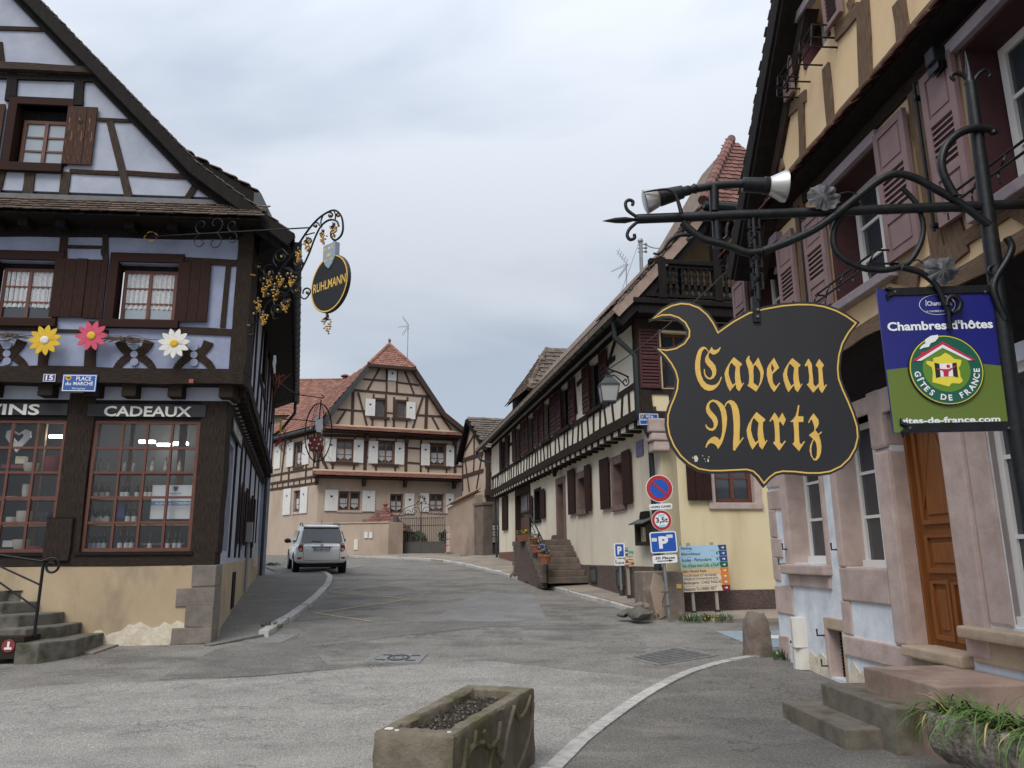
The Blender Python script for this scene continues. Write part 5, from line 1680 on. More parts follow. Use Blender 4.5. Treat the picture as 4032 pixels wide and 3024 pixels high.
# flower pots on the stair wall
def flowerpot(x,y,w,h,bm,label,long=False,name='flower_pot'):
 a = Y1.at('C7',x,y,1.3)
 t = thing(name,label,'flower pot',Y1.W(a[0],1.3,a[1]),'pots on the stairs')
 mb = MB(Y1.M)
 if long: mb.add([(a[0] - w * .9,1.22,a[1]),(a[0] + w * .9,1.22,a[1]),(a[0] + w * .9,1.4,a[1]),(a[0] - w * .9,1.4,a[1]),(a[0] - w,1.2,a[1] + h),(a[0] + w,1.2,a[1] + h),(a[0] + w,1.44,a[1] + h),(a[0] - w,1.44,a[1] + h)],[(0,3,2,1),(4,5,6,7),(0,1,5,4),(1,2,6,5),(2,3,7,6),(3,0,4,7)])
 else: mb.lathe([(w * .7,0),(w,h * .8),(w * 1.1,h * .8),(w * 1.1,h),(w * .95,h),(w * .9,h * .9)],(a[0],1.32,a[1]),(0,0,1),14)
 part('pot',mb,'terracotta',t,smooth=30)
 lb,fb_ = MB(),MB()
 for k in range(90 if long else 60):
  u,n_,v = a[0] + rnd(-w,w),1.32 + rnd(-.13,.13),a[1] + h + rnd(-.02,.14)
  s = rnd(.02,.045)
  m_ = fb_ if (k % 3 == 0 and v > a[1] + h + .03) else lb
  q = Matrix.Rotation(rnd(0,6),4,'Z') @ Matrix.Rotation(rnd(-1,1),4,'X')
  c = Y1.W(u,n_,v)
  if m_ is fb_:
   for j in range(4): m_.add([c + q @ Vector(p) for p in ((0,0,0),(s * math.cos(j * 1.57),s * math.sin(j * 1.57),.01),(s * 1.3 * math.cos(j * 1.57 + .7),s * 1.3 * math.sin(j * 1.57 + .7),.015),(s * math.cos(j * 1.57 + 1.4),s * math.sin(j * 1.57 + 1.4),.01))],[(0,1,2,3)])
  else: m_.add([c + q @ Vector(p) for p in ((-s * .4,0,0),(s * .4,0,0),(s * .5,0,s),(0,.01,s * 1.8),(-s * .5,0,s))],[(0,1,2,3,4)])
 part('leaves',lb,'leaf',t,kind='stuff',weld=False)
 part('blooms',fb_,bm,t,kind='stuff',weld=False)
flowerpot(525,770,.42,.2,'bloom_yellow','terracotta window box of yellow flowers on the stair head',True,'flower_box')
flowerpot(690,800,.17,.17,'bloom_white','terracotta pot of white flowers just below the stair head')
flowerpot(705,915,.15,.22,'bloom_white','tall terracotta pot of pale flowers halfway up the stairs')
flowerpot(790,990,.16,.22,'bloom_violet','terracotta pot with few dark flowers behind the railing')
flowerpot(830,1065,.17,.25,'bloom_violet','terracotta pot of violet flowers lowest on the stairs')

# --- fixtures on the cream house
nb = thing('notice_board','small glazed wooden notice board with a sloping roof','notice board',Y1.W(*[b1(1168,1350,.2)[0],.2,b1(1168,1350,.2)[1]]))
u0,u1,v0,v1 = hx(Y1,'B1',1132,1225,1208,1352,.18)
mb = MB(Y1.M); mb.plate(rect(u0,u1,v0,v1),[rect(u0 + .12,u1 - .06,v0 + .08,v1 - .08)],.04,.2); part('case',mb,'timber_dark',nb)
mb = MB(Y1.M); mb.box(u0 + .05,u1 - .02,.06,.1,v0 + .03,v1 - .03); part('back_panel',mb,'plaster_tan',nb)
for q in ((.35,.5,.45,.8),(.55,.75,.3,.8),(.55,.75,.15,.28)):
 mb = MB(Y1.M); mb.box(u0 + (u1 - u0) * q[0],u0 + (u1 - u0) * q[1],.1,.106,v0 + (v1 - v0) * q[2],v0 + (v1 - v0) * q[3]); part('paper',mb,'poster_white',nb)
mb = MB(Y1.M); mb.add([(u0 - .1,.3,v1 + .0),(u1 + .05,.3,v1),(u1 + .05,.03,v1 + .12),(u0 - .1,.03,v1 + .12),(u0 - .1,.3,v1 - .03),(u1 + .05,.3,v1 - .03),(u1 + .05,.03,v1 + .09),(u0 - .1,.03,v1 + .09)],[(0,1,2,3),(4,7,6,5),(0,4,5,1),(1,5,6,2),(2,6,7,3),(3,7,4,0)]); part('roof',mb,'lead_grey',nb)
u0,u1,v0,v1 = hx(Y1,'B1',1160,1155,1200,1200,.1)
mb = MB(Y1.M); mb.prism([(u0,v0),(u1,v0),(u1,v1),(u0 + .08,v1),(u0,v1 - .1)],.02,.12); single('wooden_birdbox',mb,'timber_brown' if False else 'wood_black','small dark wooden box above the notice board','box')
u0,u1,v0,v1 = hx(Y1,'B1',1135,740,1180,815,.02)
pl = single('wall_plaque',(lambda m_: (m_.box(u0,u1,.01,.025,v0,v1),m_)[1])(MB(Y1.M)),'enamel_navy','old dark blue enamel plaque under the cream house jetty','plaque',bevel=.004)
tb_ = MB(); letter(tb_,'RUE',u0 + .1,u1 - .1,v0 + .27,v0 + .33,.027,Y1.M); letter(tb_,'Bergheim',u0 + .06,u1 - .06,v0 + .17,v0 + .23,.027,Y1.M); part('lettering',tb_,'lead_grey',pl)
u0,u1,v0,v1 = hx(Y2,'B1',1153,567,1274,642,.1)
street_plate(Y2,(u0,u1,v0,v1),.09,[('RUE du',.36,.72,.64,.84,0),('Général de GAULLE',.07,.94,.38,.58,0),('Lorengass',.36,.66,.1,.26,.25)],'blue enamel street plate reading Rue du Général de Gaulle on the corner post')
# lantern on the corner
lt = thing('street_lantern','old grey street lantern on a scrolled black bracket at the cream house corner','lantern',at_depth('B1',975,530,16.0))
LY_ = 15.9
def lp(x,y,Y=LY_): return at_depth('B1',x,y,Y)
c = lp(975,430)
mpx = (lp(1035,430) - lp(915,430)).length / 120
def ring(y,hw): return [lp(975,y) + Vector((sx_ * hw * mpx,sy_ * hw * mpx,0)) for sx_,sy_ in ((-1,-1),(1,-1),(1,1),(-1,1))]
def frus(mb,r0,r1): mb.add(r0 + r1,[(0,1,5,4),(1,2,6,5),(2,3,7,6),(3,0,4,7),(3,2,1,0),(4,5,6,7)])
mb = MB(); frus(mb,ring(500,40),ring(408,56)); part('lantern_glass',mb,'lamp_glass',lt)
mb = MB(); frus(mb,ring(410,60),ring(400,60)); frus(mb,ring(400,55),ring(362,26)); frus(mb,ring(362,20),ring(345,22)); part('lantern_roof',mb,'zinc_dark',lt)
mb = MB(); frus(mb,ring(506,43),ring(499,43)); mb.tube([lp(975,506),lp(975,528)],.02,6); part('lantern_base',mb,'zinc_dark',lt)
for k in range(4):
 mb = MB(); mb.tube([ring(500,41)[k],ring(408,57)[k]],.014,4); part('corner_bar',mb,'zinc_dark',lt)
wl = Y1.W(-.05,NU + .05,lp(1085,340).z)
mb = MB(); mb.tube(smooth_line([lp(975,345),lp(968,300),lp(985,310),lp(1030,325),lp(1075,345),lp(1095,355)],4),.02,6)
mb.tube(smooth_line([lp(1085,350),lp(1095,385),lp(1075,405),lp(1060,385),lp(1075,365),lp(1080,385)],4),.016,6)
mb.tube(smooth_line([lp(1070,400),lp(1040,370),lp(1010,345),lp(985,345),lp(985,325),lp(1005,325)],4),.015,6); part('bracket',mb,'wrought',lt)
mb = MB(); a = b1(662,920,.15); mb.lathe([(.02,.22),(.09,.12),(.1,.1),(.06,-.12),(.03,-.14)],(a[0],.2,a[1]),(0,0,1),8,M=Y1.M); mb.tube([(a[0],.2,a[1] + .2),(a[0],.1,a[1] + .3),(a[0],0,a[1] + .2)],.012,5,M=Y1.M)
single('wall_lamp',mb,'wrought','small black lamp over the sandstone doorway','lamp')
mb = MB(Y1.M); a = b1(598,770,.4)
mb.tube([(a[0] - .3,NU + .03,a[1] + .3),(a[0] + .15,.6,a[1] - .2)],.015,5); mb.tube([(a[0] + .1 + q[0],.55,a[1] + .1 + q[1]) for q in scroll((0,0),.02,.16,0,9,20)],.008,4)
single('iron_hook',mb,'wrought','small scrolled iron hook under the cream house windows','hook')

# --- old roof showing above the cream house eaves
tw = thing('old_tiled_house','house behind the cream one with an old lichen spotted tiled hip roof','house',at_depth('B1',600,600,33))
e_n,e_f,e_r = at_depth('B1',500,428,31.5),at_depth('B1',363,517,35.2),at_depth('B1',900,428,31.5)
e_f.z = e_n.z - .05; e_r.z = e_n.z
rg0 = at_depth('B1',606,192,33.2); rg1 = Vector((rg0.x + 5,rg0.y + .9,rg0.z))
e_r = Vector((e_n.x + 6,e_n.y + 1.1,e_n.z))
mb = MB(); mb.add([e_n,e_r,rg1,rg0],[(0,1,2,3)]); mb.add([e_f,e_n,rg0],[(0,1,2)]); ro = part('roof',mb,'roof_under',tw)
dn = Vector((0,0,0))
A_,B_ = e_r - e_n,(rg0 + rg1) / 2 - (e_n + e_r) / 2
offs = (rg0 - e_n - B_)
k_ = offs.dot(A_.normalized()) / A_.length
tiles(ro,e_n - A_.normalized() * .0,A_,B_,.3,.27,'roof_tile_old',keep=lambda s,t: s > k_ * t + (.0),limit=200,jitter=.03,off=.01,round_=False,thick=.035)
A2_ = e_n - e_f; B2_ = rg0 - (e_n + e_f) / 2
tiles(ro,e_f,A2_,B2_,.3,.27,'roof_tile_brown',keep=lambda s,t: abs(s - .5) < .5 * (1 - t),limit=100,jitter=.02,off=.01,round_=False,thick=.035)
for i in range(9):
 p,q = e_n.lerp(rg0,i / 9),e_n.lerp(rg0,(i + 1.1) / 9)
 rb_ = MB(); rb_.tube([p + Vector((0,0,.03)),q + Vector((0,0,.05))],[.11,.09],7); part('ridge_tile',rb_,'roof_tile_old',ro)
mb = MB()
ins = Vector((.32,.22,.38))
mb.add([e_f + ins,e_n + ins + Vector((0,.05,0)),e_r,e_f + ins - Vector((0,0,4)),e_n + ins + Vector((0,.05,-4)),e_r - Vector((0,0,4))],[(0,1,4,3),(1,2,5,4)])
part('wall',mb,'wood_black',tw)

# ================================================================== the beige house closing the street
Bf = Fr(-11,43.6,22.8)
BL = Fr(-11,43.6,-47)
beige = thing('beige_house','beige half-timbered house with white shutters and red tiled gable at the street end','house',Bf.W(0,0,1.8))
a6 = lambda x,y,n=0: Bf.at('A6',x,y,n)
bxf = lambda x0,y0,x1,y1,n=0: hx(Bf,'A6',x0,y0,x1,y1,n)
WE = 8.75
gw = [bxf(555,1133,620,1260),bxf(628,1135,692,1262),bxf(890,1152,972,1278),bxf(1146,1152,1238,1268)]
fw_ = [bxf(538,803,648,945),bxf(808,815,912,957),bxf(1150,832,1250,970)]
tw_ = [bxf(790,538,852,650),bxf(932,550,990,657)]
mb = MB(Bf.M); mb.plate([(0,1.5),(WE,1.5),(WE,6.3),(0,6.3)],[rect(*w) for w in gw],-.3,0); part('wall',mb,'plaster_beige',beige)
mb = MB(Bf.M); mb.plate([(0,6.3),(WE,6.3),(WE,8.8),(0,8.8)],[rect(*w) for w in fw_],-.3,.03); part('wall',mb,'plaster_beige',beige)
vL,vR = a6(762,305)[1],a6(1042,330)[1]
gpoly = [(-.6,8.8),(WE,8.8),(8.7,9.1),a6(1240,632),a6(1042,335),a6(765,312),a6(505,612),(-.6,8.9)]
mb = MB(Bf.M); mb.plate(gpoly,[rect(*w) for w in tw_],-.3,.06); part('gable_wall',mb,'plaster_beige',beige)
cur = lambda f,a,b,c,d,n,k: net_curtain(f,a,b,c,d,n + .079,k,bottom=.05,drop=.6,halves=2 if (b - a) > .7 else 1)
for w in gw: window(Bf,w,-.12,2 if w[1] - w[0] > .7 else 1,3,beige,'window_oak','glass',fw=.09,mw=.045,curtain=cur)
for w in fw_: window(Bf,w,-.08,2,3,beige,'window_oak','glass',fw=.09,mw=.04,curtain=cur)
for w in tw_: window(Bf,w,-.06,1,3,beige,'window_oak','glass',fw=.08,mw=.04)
for w in (gw[0][:1] + gw[1][1:2] + gw[0][2:],gw[2],gw[3]): surround(Bf,w,.12,'sandstone',n=.015,sill=.13,parent=beige)
for w in fw_ + tw_:
 nn = .03 if w in fw_ else .06
 sb = MB(Bf.M); sb.box(w[0] - .3,w[1] + .3,nn,nn + .09,w[2] - .16,w[2] - .02); part('window_sill',sb,'timber_red',beige)
 sb = MB(Bf.M); sb.plate(rect(w[0] - .1,w[1] + .1,w[2] - .02,w[3] + .12),[rect(*w)],nn - .05,nn + .04); part('window_casing',sb,'timber_red',beige)
for q in [(465,1124,545,1264),(709,1130,788,1268),(986,1148,1045,1282),(1085,1146,1140,1270),(1252,1150,1304,1280)]:
 shutter_board(Bf,bxf(*q,.03),.03,beige,'shutter_white',3,hrt=.085,hrt_at=.68,thick=.04)
for q in [(469,791,534,942),(653,798,713,950),(750,806,807,955),(921,816,980,962),(1092,824,1147,968),(1256,834,1306,975)]:
 shutter_board(Bf,bxf(*q,.07),.07,beige,'shutter_white',3,hrt=.08,hrt_at=.72,thick=.04)
for q in [(729,529,789,644),(996,551,1053,665),(876,341,930,414)]:
 shutter_board(Bf,bxf(*q,.1),.1,beige,'shutter_white',3,hrt=.08,hrt_at=.66,thick=.04)
TB = lambda a,b,w=.15,n=.03,w2=None: timber(Bf,(a6(*a,n),a6(*b,n)),w * .82,beige,'timber_red',n,.035,w2=w2,seg=3)
for a,b,w in [((735,768),(722,1018),.24),((998,785),(990,1032),.2),((1092,795),(1088,1034),.15),((1316,806),(1312,1045),.22),((418,870),(415,1012),.16),
    ((660,770),(658,800),.12),((655,965),(650,1010),.14),((515,955),(512,1008),.14),((798,960),(795,1020),.12),((924,965),(921,1022),.12),((1140,975),(1137,1030),.12),((1258,985),(1255,1035),.12),
    ((1000,852),(1090,858),.12),((1000,948),(1090,954),.12),((715,912),(745,914),.1),((805,778),(803,808),.1),((930,785),(928,812),.1),((420,1010),(1330,1050),.15),((420,768),(1335,800),.2),((1320,970),(1375,973),.12),
    ((430,870),(452,940),.2),((452,940),(485,1005),.2)]: TB(a,b,w)
for a,b,w in [((655,475),(1142,517),.17),((545,600),(725,612),.13),((1060,637),(1228,648),.13),((715,403),(868,415),.13),((930,423),(1078,442),.13),
    ((648,484),(638,722),.2),((1128,520),(1120,752),.22),((866,330),(866,488),.13),((935,345),(932,495),.13),((775,660),(771,732),.13),((862,505),(858,740),.14),((915,520),(912,745),.14),((998,668),(993,745),.13),
    ((822,330),(740,475),.13),((985,352),(1045,500),.13),((680,490),(743,728),.14),((1102,520),(1030,745),.14),((600,605),(535,705),.13),((1162,648),(1220,760),.14),((1222,645),(1310,768),.14),((782,500),(780,535),.12),((1003,520),(1001,550),.12),((866,622),(915,626),.1)]: TB(a,b,w,.06)
# pent strips of tile with pale mortar on top
for (u0,u1,v) in ((-.35,8.55,6.24),(.1,8.45,8.86)):
 A_ = Bf.W(u0,.75,v - .12); A2_ = Bf.W(u1,.75,v - .12); T_ = Bf.W(u0,.08,v + .18)
 pb = MB(Bf.M); pb.add([(u0,.72,v - .17),(u1,.72,v - .17),(u1,.05,v + .14),(u0,.05,v + .14),(u0,.05,v - .22),(u1,.05,v - .22)],[(0,1,2,3),(0,4,5,1),(1,5,2),(0,3,4)]); pr = part('pent_roof',pb,'timber_red',beige)
 tiles(pr,A_,A2_ - A_,T_ - A_,.2,.16,'roof_tile_orange',limit=150)
 pb = MB(Bf.M); pb.tube([(u0,.1,v + .22),(u1,.1,v + .22)],.07,6); part('mortar_line',pb,'mortar',pr)
for x in (410,722,990,1312):
 a = a6(x,1080,.3)
 pb = MB(Bf.M); pb.prism([(a[0] - .09,5.62),(a[0] + .09,5.62),(a[0] + .09,6.02),(a[0] - .09,6.02)],0,.3); pb.box(a[0] - .09,a[0] + .09,.3,.55,5.82,6.02); part('bracket',pb,'timber_red',beige,bevel=.03)
for x,y in ((740,800),(1000,815),(1316,830)):
 a = a6(x,y,.3)
 pb = MB(Bf.M); pb.box(a[0] - .1,a[0] + .1,.05,.35,8.2,8.6); part('bracket',pb,'timber_red',beige,bevel=.04)

# left wall in the side lane
bl_ = lambda x,y,n=0: BL.at('A6',x,y,n)
bxl = lambda x0,y0,x1,y1,n=0: hx(BL,'A6',x0,y0,x1,y1,n)
lw1,lw2 = (-2.85,-1.95,4.25,5.5),(-2.95,-1.98,6.9,8.25)
mb = MB(BL.M); mb.plate([(-9,1.5),(0,1.5),(0,9.3),(-9,9.3)],[rect(*lw1),rect(*lw2)],-.3,0); part('wall',mb,'plaster_beige',beige)
window(BL,lw1,-.12,2,3,beige,'window_oak','glass',fw=.09,curtain=cur); surround(BL,lw1,.12,'sandstone',n=.015,parent=beige)
window(BL,lw2,-.1,2,3,beige,'window_oak','glass',fw=.09,curtain=cur)
sb = MB(BL.M); sb.plate(rect(lw2[0] - .15,lw2[1] + .15,lw2[2] - .15,lw2[3] + .15),[rect(*lw2)],-.05,.04); part('window_casing',sb,'timber_red',beige)
for q in [(196,1122,236,1287),(307,1111,345,1277)]: shutter_board(BL,bxl(*q,.03),.03,beige,'shutter_white',3,hrt=.085,hrt_at=.72)
for q in [(220,822,254,972),(323,806,357,957),(138,838,170,985)]: shutter_board(BL,bxl(*q,.03),.03,beige,'shutter_white',3,hrt=.08,hrt_at=.72)
for p,q,w in [((-9,6.15),(0,6.15),.14),((-9,5.78),(0,5.78),.14),((-9,6.65),(0,6.65),.12),((-3.6,6.2),(-3.6,9.2),.16),((-1.5,6.2),(-1.45,9.2),.16),((-.12,6.2),(-.1,9.2),.22),((-4.6,6.2),(-4.2,9.2),.15),((-.6,6.2),(-.7,9.2),.14),((-9,8.75),(0,8.75),.2)] + [((-8.5 + .7 * k,5.8),(-8.5 + .7 * k,6.15),.1) for k in range(12)]:
 timber(BL,(p,q),w,beige,'timber_red',0,.035,seg=3)

# roofs
P0 = Bf.W(-.35,.35,8.95); P1 = Bf.W(*[a6(760,300,.35)[0],.35,a6(760,300,.35)[1]])
bk = -BL.eu
mb = MB(); E_ = 11.0
mb.add([P0,P1,P0 + bk * E_ * .75],[(0,1,2)])
Q1 = Bf.W(*[a6(1046,328,.35)[0],.35,a6(1046,328,.35)[1]]); Q2 = Bf.W(*[a6(1240,622,.35)[0],.35,a6(1240,622,.35)[1]]); Q3 = Bf.W(*[a6(1392,748,.35)[0],.35,a6(1392,748,.35)[1]])
back_b = -Bf.en * 9
mb.add([Q1,Q2,Q3,Q3 + back_b,Q2 + back_b,Q1 + back_b],[(0,1,4,5),(1,2,3,4)])
ap = a6(885,182,-.9); AP = Bf.W(ap[0],-.9,ap[1])
H0,H1 = Bf.W(*[a6(752,306,.5)[0],.5,a6(752,306,.5)[1]]),Bf.W(*[a6(1050,332,.5)[0],.5,a6(1050,332,.5)[1]])
mb.add([H0,H1,AP],[(0,1,2)]); mb.add([H0,AP,AP + back_b,P1 + back_b],[(0,1,2,3)]); mb.add([H1,AP,AP + back_b,Q1 + back_b],[(0,1,2,3)])
rfb = part('roof',mb,'roof_under',beige)
tiles(rfb,P0 + bk * .0,bk * E_,P1 - P0,.24,.2,'roof_tile_orange',limit=300,off=.02,keep=lambda s,t: t < 1 - s / .75)
HB = AP - (H0 + H1) / 2
tiles(rfb,H0,H1 - H0,HB,.24,.2,'roof_tile_orange',keep=lambda s,t: abs(s - (.5)) < .5 * (1 - t) + .02,limit=200,off=.02)
for A_,B_,nn_ in ((H0,AP,13),(H1,AP,13)):
 for i in range(nn_):
  p,q = A_.lerp(B_,i / nn_),A_.lerp(B_,(i + 1.12) / nn_)
  rb_ = MB(); rb_.tube([p + Vector((0,0,.04)),q + Vector((0,0,.07))],[.13,.1],7); part('ridge_tile',rb_,'roof_tile_orange',rfb)
fb_ = MB(); fb_.lathe([(.08,0),(.04,.06),(.05,.1),(.1,.2),(.09,.28),(.03,.36)],AP + Vector((0,0,.08)),(0,0,1),8); part('finial',fb_,'terracotta',rfb)
for L in ([(752,318),(505,620),(455,700)],[(1045,340),(1240,634),(1392,756)]):
 for p,q in zip(L,L[1:]):
  bb = MB(Bf.M); bb.beam(a6(*p,.3),a6(*q,.3),.28,.1,.42,2,.01); part('barge_board',bb,'zinc_dark' if L[0][0] < 800 else 'timber_red',rfb)
gb = MB(); gb.tube([H0 - Vector((0,0,.08)),H1 - Vector((0,0,.08))],.12,6); part('hip_eave',gb,'timber_red',rfb)
gb = MB(); gb.tube([P0 + bk * .2 - Vector((0,0,.1)),P0 + bk * E_ - Vector((0,0,.1))],.11,6); part('gutter',gb,'zinc_dark',rfb)
# wing roof behind, its stove pipe
wg_ = thing('rear_wing_house','house wing with a broad orange red tiled roof behind the shop','house',at_depth('A6',300,900,54))
e0,e1 = at_depth('A6',-150,640,52),at_depth('A6',480,640,52); r0,r1 = at_depth('A6',-150,300,57),at_depth('A6',650,412,57)
r0.z = r1.z; e0.z = e1.z
e1b = e0 + (r1 - r0)
mb = MB(); mb.add([e0,e1b,r1,r0],[(0,1,2,3)]); wr = part('roof',mb,'roof_under',wg_)
tiles(wr,e0,e1b - e0,r0 - e0,.28,.26,'roof_tile_orange',limit=300,off=.02,keep=lambda s,t: s > .15)
for i in range(30):
 p,q = r0.lerp(r1,i / 30),r0.lerp(r1,(i + 1.1) / 30)
 rb_ = MB(); rb_.tube([p + Vector((0,0,.04)),q + Vector((0,0,.08))],[.14,.11],6); part('ridge_tile',rb_,'roof_tile_orange',wr)
mb = MB(); mb.add([e0 + Vector((0,.4,.35)),e1b + Vector((0,.4,.35)),e1b + Vector((0,.4,-7)),e0 + Vector((0,.4,-7))],[(0,1,2,3)]); part('wall',mb,'plaster_beige',wg_)
pb = MB(); a,b = at_depth('A6',590,505,46.5),at_depth('A6',595,392,46.5)
pb.tube([a - Vector((0,0,.4)),b],.16,10); pb.lathe([(.16,0),(.27,.05),(.27,.1),(.1,.2)],b,(0,0,1),10)
part('stove_pipe',pb,'ceramic_red',beige,smooth=50)
def yagi(label,base,top,z,Y,els,boom,m='antenna',refl=True):
 t = thing('tv_antenna',label,'antenna',at_depth(z,*base,Y))
 mb = MB(); mb.tube([at_depth(z,*base,Y),at_depth(z,*top,Y)],.03,6); part('mast',mb,m,t)
 a,b = (at_depth(z,*boom[0],Y),at_depth(z,*boom[1],Y))
 mb = MB(); mb.tube([a,b],.02,5); part('boom',mb,m,t)
 d = (b - a)
 for k in range(els):
  p = a + d * (k / max(1,els - 1)); s = .12 + .14 * k / els
  mb = MB(); mb.tube([p + Vector((0,-s * 2,-s)),p + Vector((0,s * 2,s))],.014,4); part('element',mb,m,t)
 if refl:
  for sgn in (-1,1):
   mb = MB()
   for k in range(5):
    q = b + Vector((-.08 * k,0,sgn * (.1 + .11 * k)))
    mb.tube([q + Vector((0,-.3,0)),q + Vector((0,.3,0))],.012,4)
   mb.tube([b,b + Vector((-.4,0,sgn * .6))],.014,4); part('reflector',mb,m,t)
 return t
yagi('thin television aerial on a tall mast over the beige house roof',(1001,300),(1007,50),'A6',46,7,((945,62),(1008,55)))

# --- courtyard wall, gate, well roof
WC = Fr(-11.05,43.0,-9.5)
mb = MB(WC.M); LW = 4.35
vt_ = WC.at('A6',600,1347)[1]
mb.box(0,LW,-.35,0,1.2,vt_); mb.box(-.02,LW + .03,-.4,.05,vt_,vt_ + .07)
cw = single('courtyard_wall',mb,'plaster_beige','beige plastered courtyard wall left of the iron gate','wall',bevel=.02)
pe_ = WC.W(LW,0,0)
PE = Fr(pe_.x,pe_.y,42)
mb = MB(PE.M); mb.box(.0,.95,-.4,0,1.2,vt_ + .04); part('gate_pier',mb,'plaster_beige',cw,bevel=.02)
for (x,y) in ((733,1422),(763,1422)):
 a = WC.at('A6',x,y,.02); mb = MB(WC.M); mb.box(a[0] - .1,a[0] + .1,0,.06,a[1] - .16,a[1] + .16); part('letter_box',mb,'shutter_white',cw)
a = WC.at('A6',666,1483,.02); mb = MB(WC.M); mb.box(a[0] - .11,a[0] + .11,0,.04,a[1] - .28,a[1] + .28); part('meter_cover',mb,'pvc_cream',cw)
def boulder(name,c,r,m,label,cat='stone',sx=1,sy=1,sz=.8,seed=1):
 rs = random.Random(seed)
 bm = bmesh.new(); bmesh.ops.create_icosphere(bm,subdivisions=2,radius=1)
 mb = MB()
 off = [(Vector((rs.uniform(-1,1),rs.uniform(-1,1),rs.uniform(-1,1))).normalized(),rs.uniform(.55,.95)) for _ in range(9)]
 vs_ = []
 for v in bm.verts:
  p = v.co.copy()
  for d,k in off:
   e = p.dot(d)
   if e > k: p -= d * (e - k)
  p *= 1 + rs.uniform(-.04,.04)
  vs_.append(Vector((c.x + p.x * r * sx,c.y + p.y * r * sy,c.z + p.z * r * sz)))
 mb.add(vs_,[[v.index for v in f.verts] for f in bm.faces]); bm.free()
 return single(name,mb,m,label,cat,smooth=45)
boulder('guard_stone',G('A6',893,1540) + Vector((0,0,.25)),.42,'old_stone','rough guard stone at the foot of the gate pier',sz=1.1,seed=4)
gA,gB = G('A6',928,1552),G('A6',1250,1552)
gB.z = gA.z
ga = math.degrees(math.atan2(gB.y - gA.y,gB.x - gA.x))
GT = Fr(gA.x,gA.y,ga)
gate = thing('iron_gate','double iron gate with bars and a scrolled crest before the beige house','gate',gA)
LG = (gB - gA).length; z0 = gA.z
zt_ = GT.at('A6',1090,1302)[1]; zp = GT.at('A6',1000,1472)[1]
for k in range(26):
 u = LG * (k + .5) / 26
 mb = MB(GT.M); mb.tube([(u,0,z0 + .1),(u,0,zt_ - (.12 if k % 2 else 0))],.018,5); part('bar',mb,'gate_iron',gate)
for a,b in ((.03,LG / 2 - .02),(LG / 2 + .02,LG - .03)):
 mb = MB(GT.M); mb.box(a,b,-.015,.015,z0 + .08,zp); part('panel',mb,'gate_iron',gate)
 for z_ in (zp,zt_ - .1,(zp + zt_) / 2 + .2):
  mb = MB(GT.M); mb.box(a,b,-.025,.025,z_,z_ + .05); part('rail',mb,'gate_iron',gate)
mb = MB(GT.M); mb.box(-.18,.06,-.1,.1,z0 - .1,GT.at('A6',930,1295)[1]); part('post',mb,'gate_iron',gate)
mb = MB(GT.M); mb.tube([(LG / 2,0,z0),(LG / 2,0,GT.at('A6',1105,1200)[1])],.03,6); part('centre_post',mb,'gate_iron',gate)
for s in (-1,1):
 mb = MB(GT.M)
 for r,cx,cz in ((.28,.35,.32),(.22,.8,.22),(.16,1.15,.12),(.14,.18,.75),(.1,.12,1.05)):
  mb.tube([(LG / 2 + s * (cx + q[0]),0,zt_ + cz + q[1]) for q in scroll((0,0),r,r * .15,3.6,-4,22)],.02,5)
 mb.tube(smooth_line([(LG / 2 + s * 1.4,0,zt_),(LG / 2 + s * .9,0,zt_ + .5),(LG / 2 + s * .3,0,zt_ + .72),(LG / 2,0,zt_ + 1.2)],5),.022,5); part('crest_scroll',mb,'gate_iron',gate)
wr_ = thing('well_roof','little red tiled roof behind the courtyard wall','shelter',at_depth('A6',830,1345,44.2))
W0 = [at_depth('A6',x,y,Y) for x,y,Y in ((738,1338,43.9),(905,1300,43.6),(855,1245,44.8),(1010,1388,43.7))]
apx = at_depth('A6',858,1250,44.6)
mb = MB(); rr = [apx + Vector((-2.0,-.6,-1.35)),apx + Vector((1.3,-1.2,-1.35)),apx + Vector((1.5,1.2,-1.35)),apx + Vector((-1.5,1.2,-1.35))]
mb.add(rr + [apx],[(0,1,4),(1,2,4),(2,3,4),(3,0,4),(3,2,1,0)]); part('roof',mb,'roof_under',wr_)
for a,b in ((0,1),(1,2)):
 B_ = apx - (rr[a] + rr[b]) / 2
 tiles(wr_,rr[a],rr[b] - rr[a],B_,.22,.2,'roof_tile_red',keep=lambda s,t: abs(s - .5) < .5 * (1 - t) + .03,limit=80,off=.02)
mb = MB(); mb.lathe([(.12,0),(.06,.12),(.16,.25),(.05,.4)],apx,(0,0,1),8); part('finial',mb,'terracotta',wr_)
for p in rr:
 mb = MB(); q = p.lerp(apx,.2); mb.box(q.x - .07,q.x + .07,q.y - .07,q.y + .07,1.5,q.z + .2); part('post',mb,'timber_red',wr_)
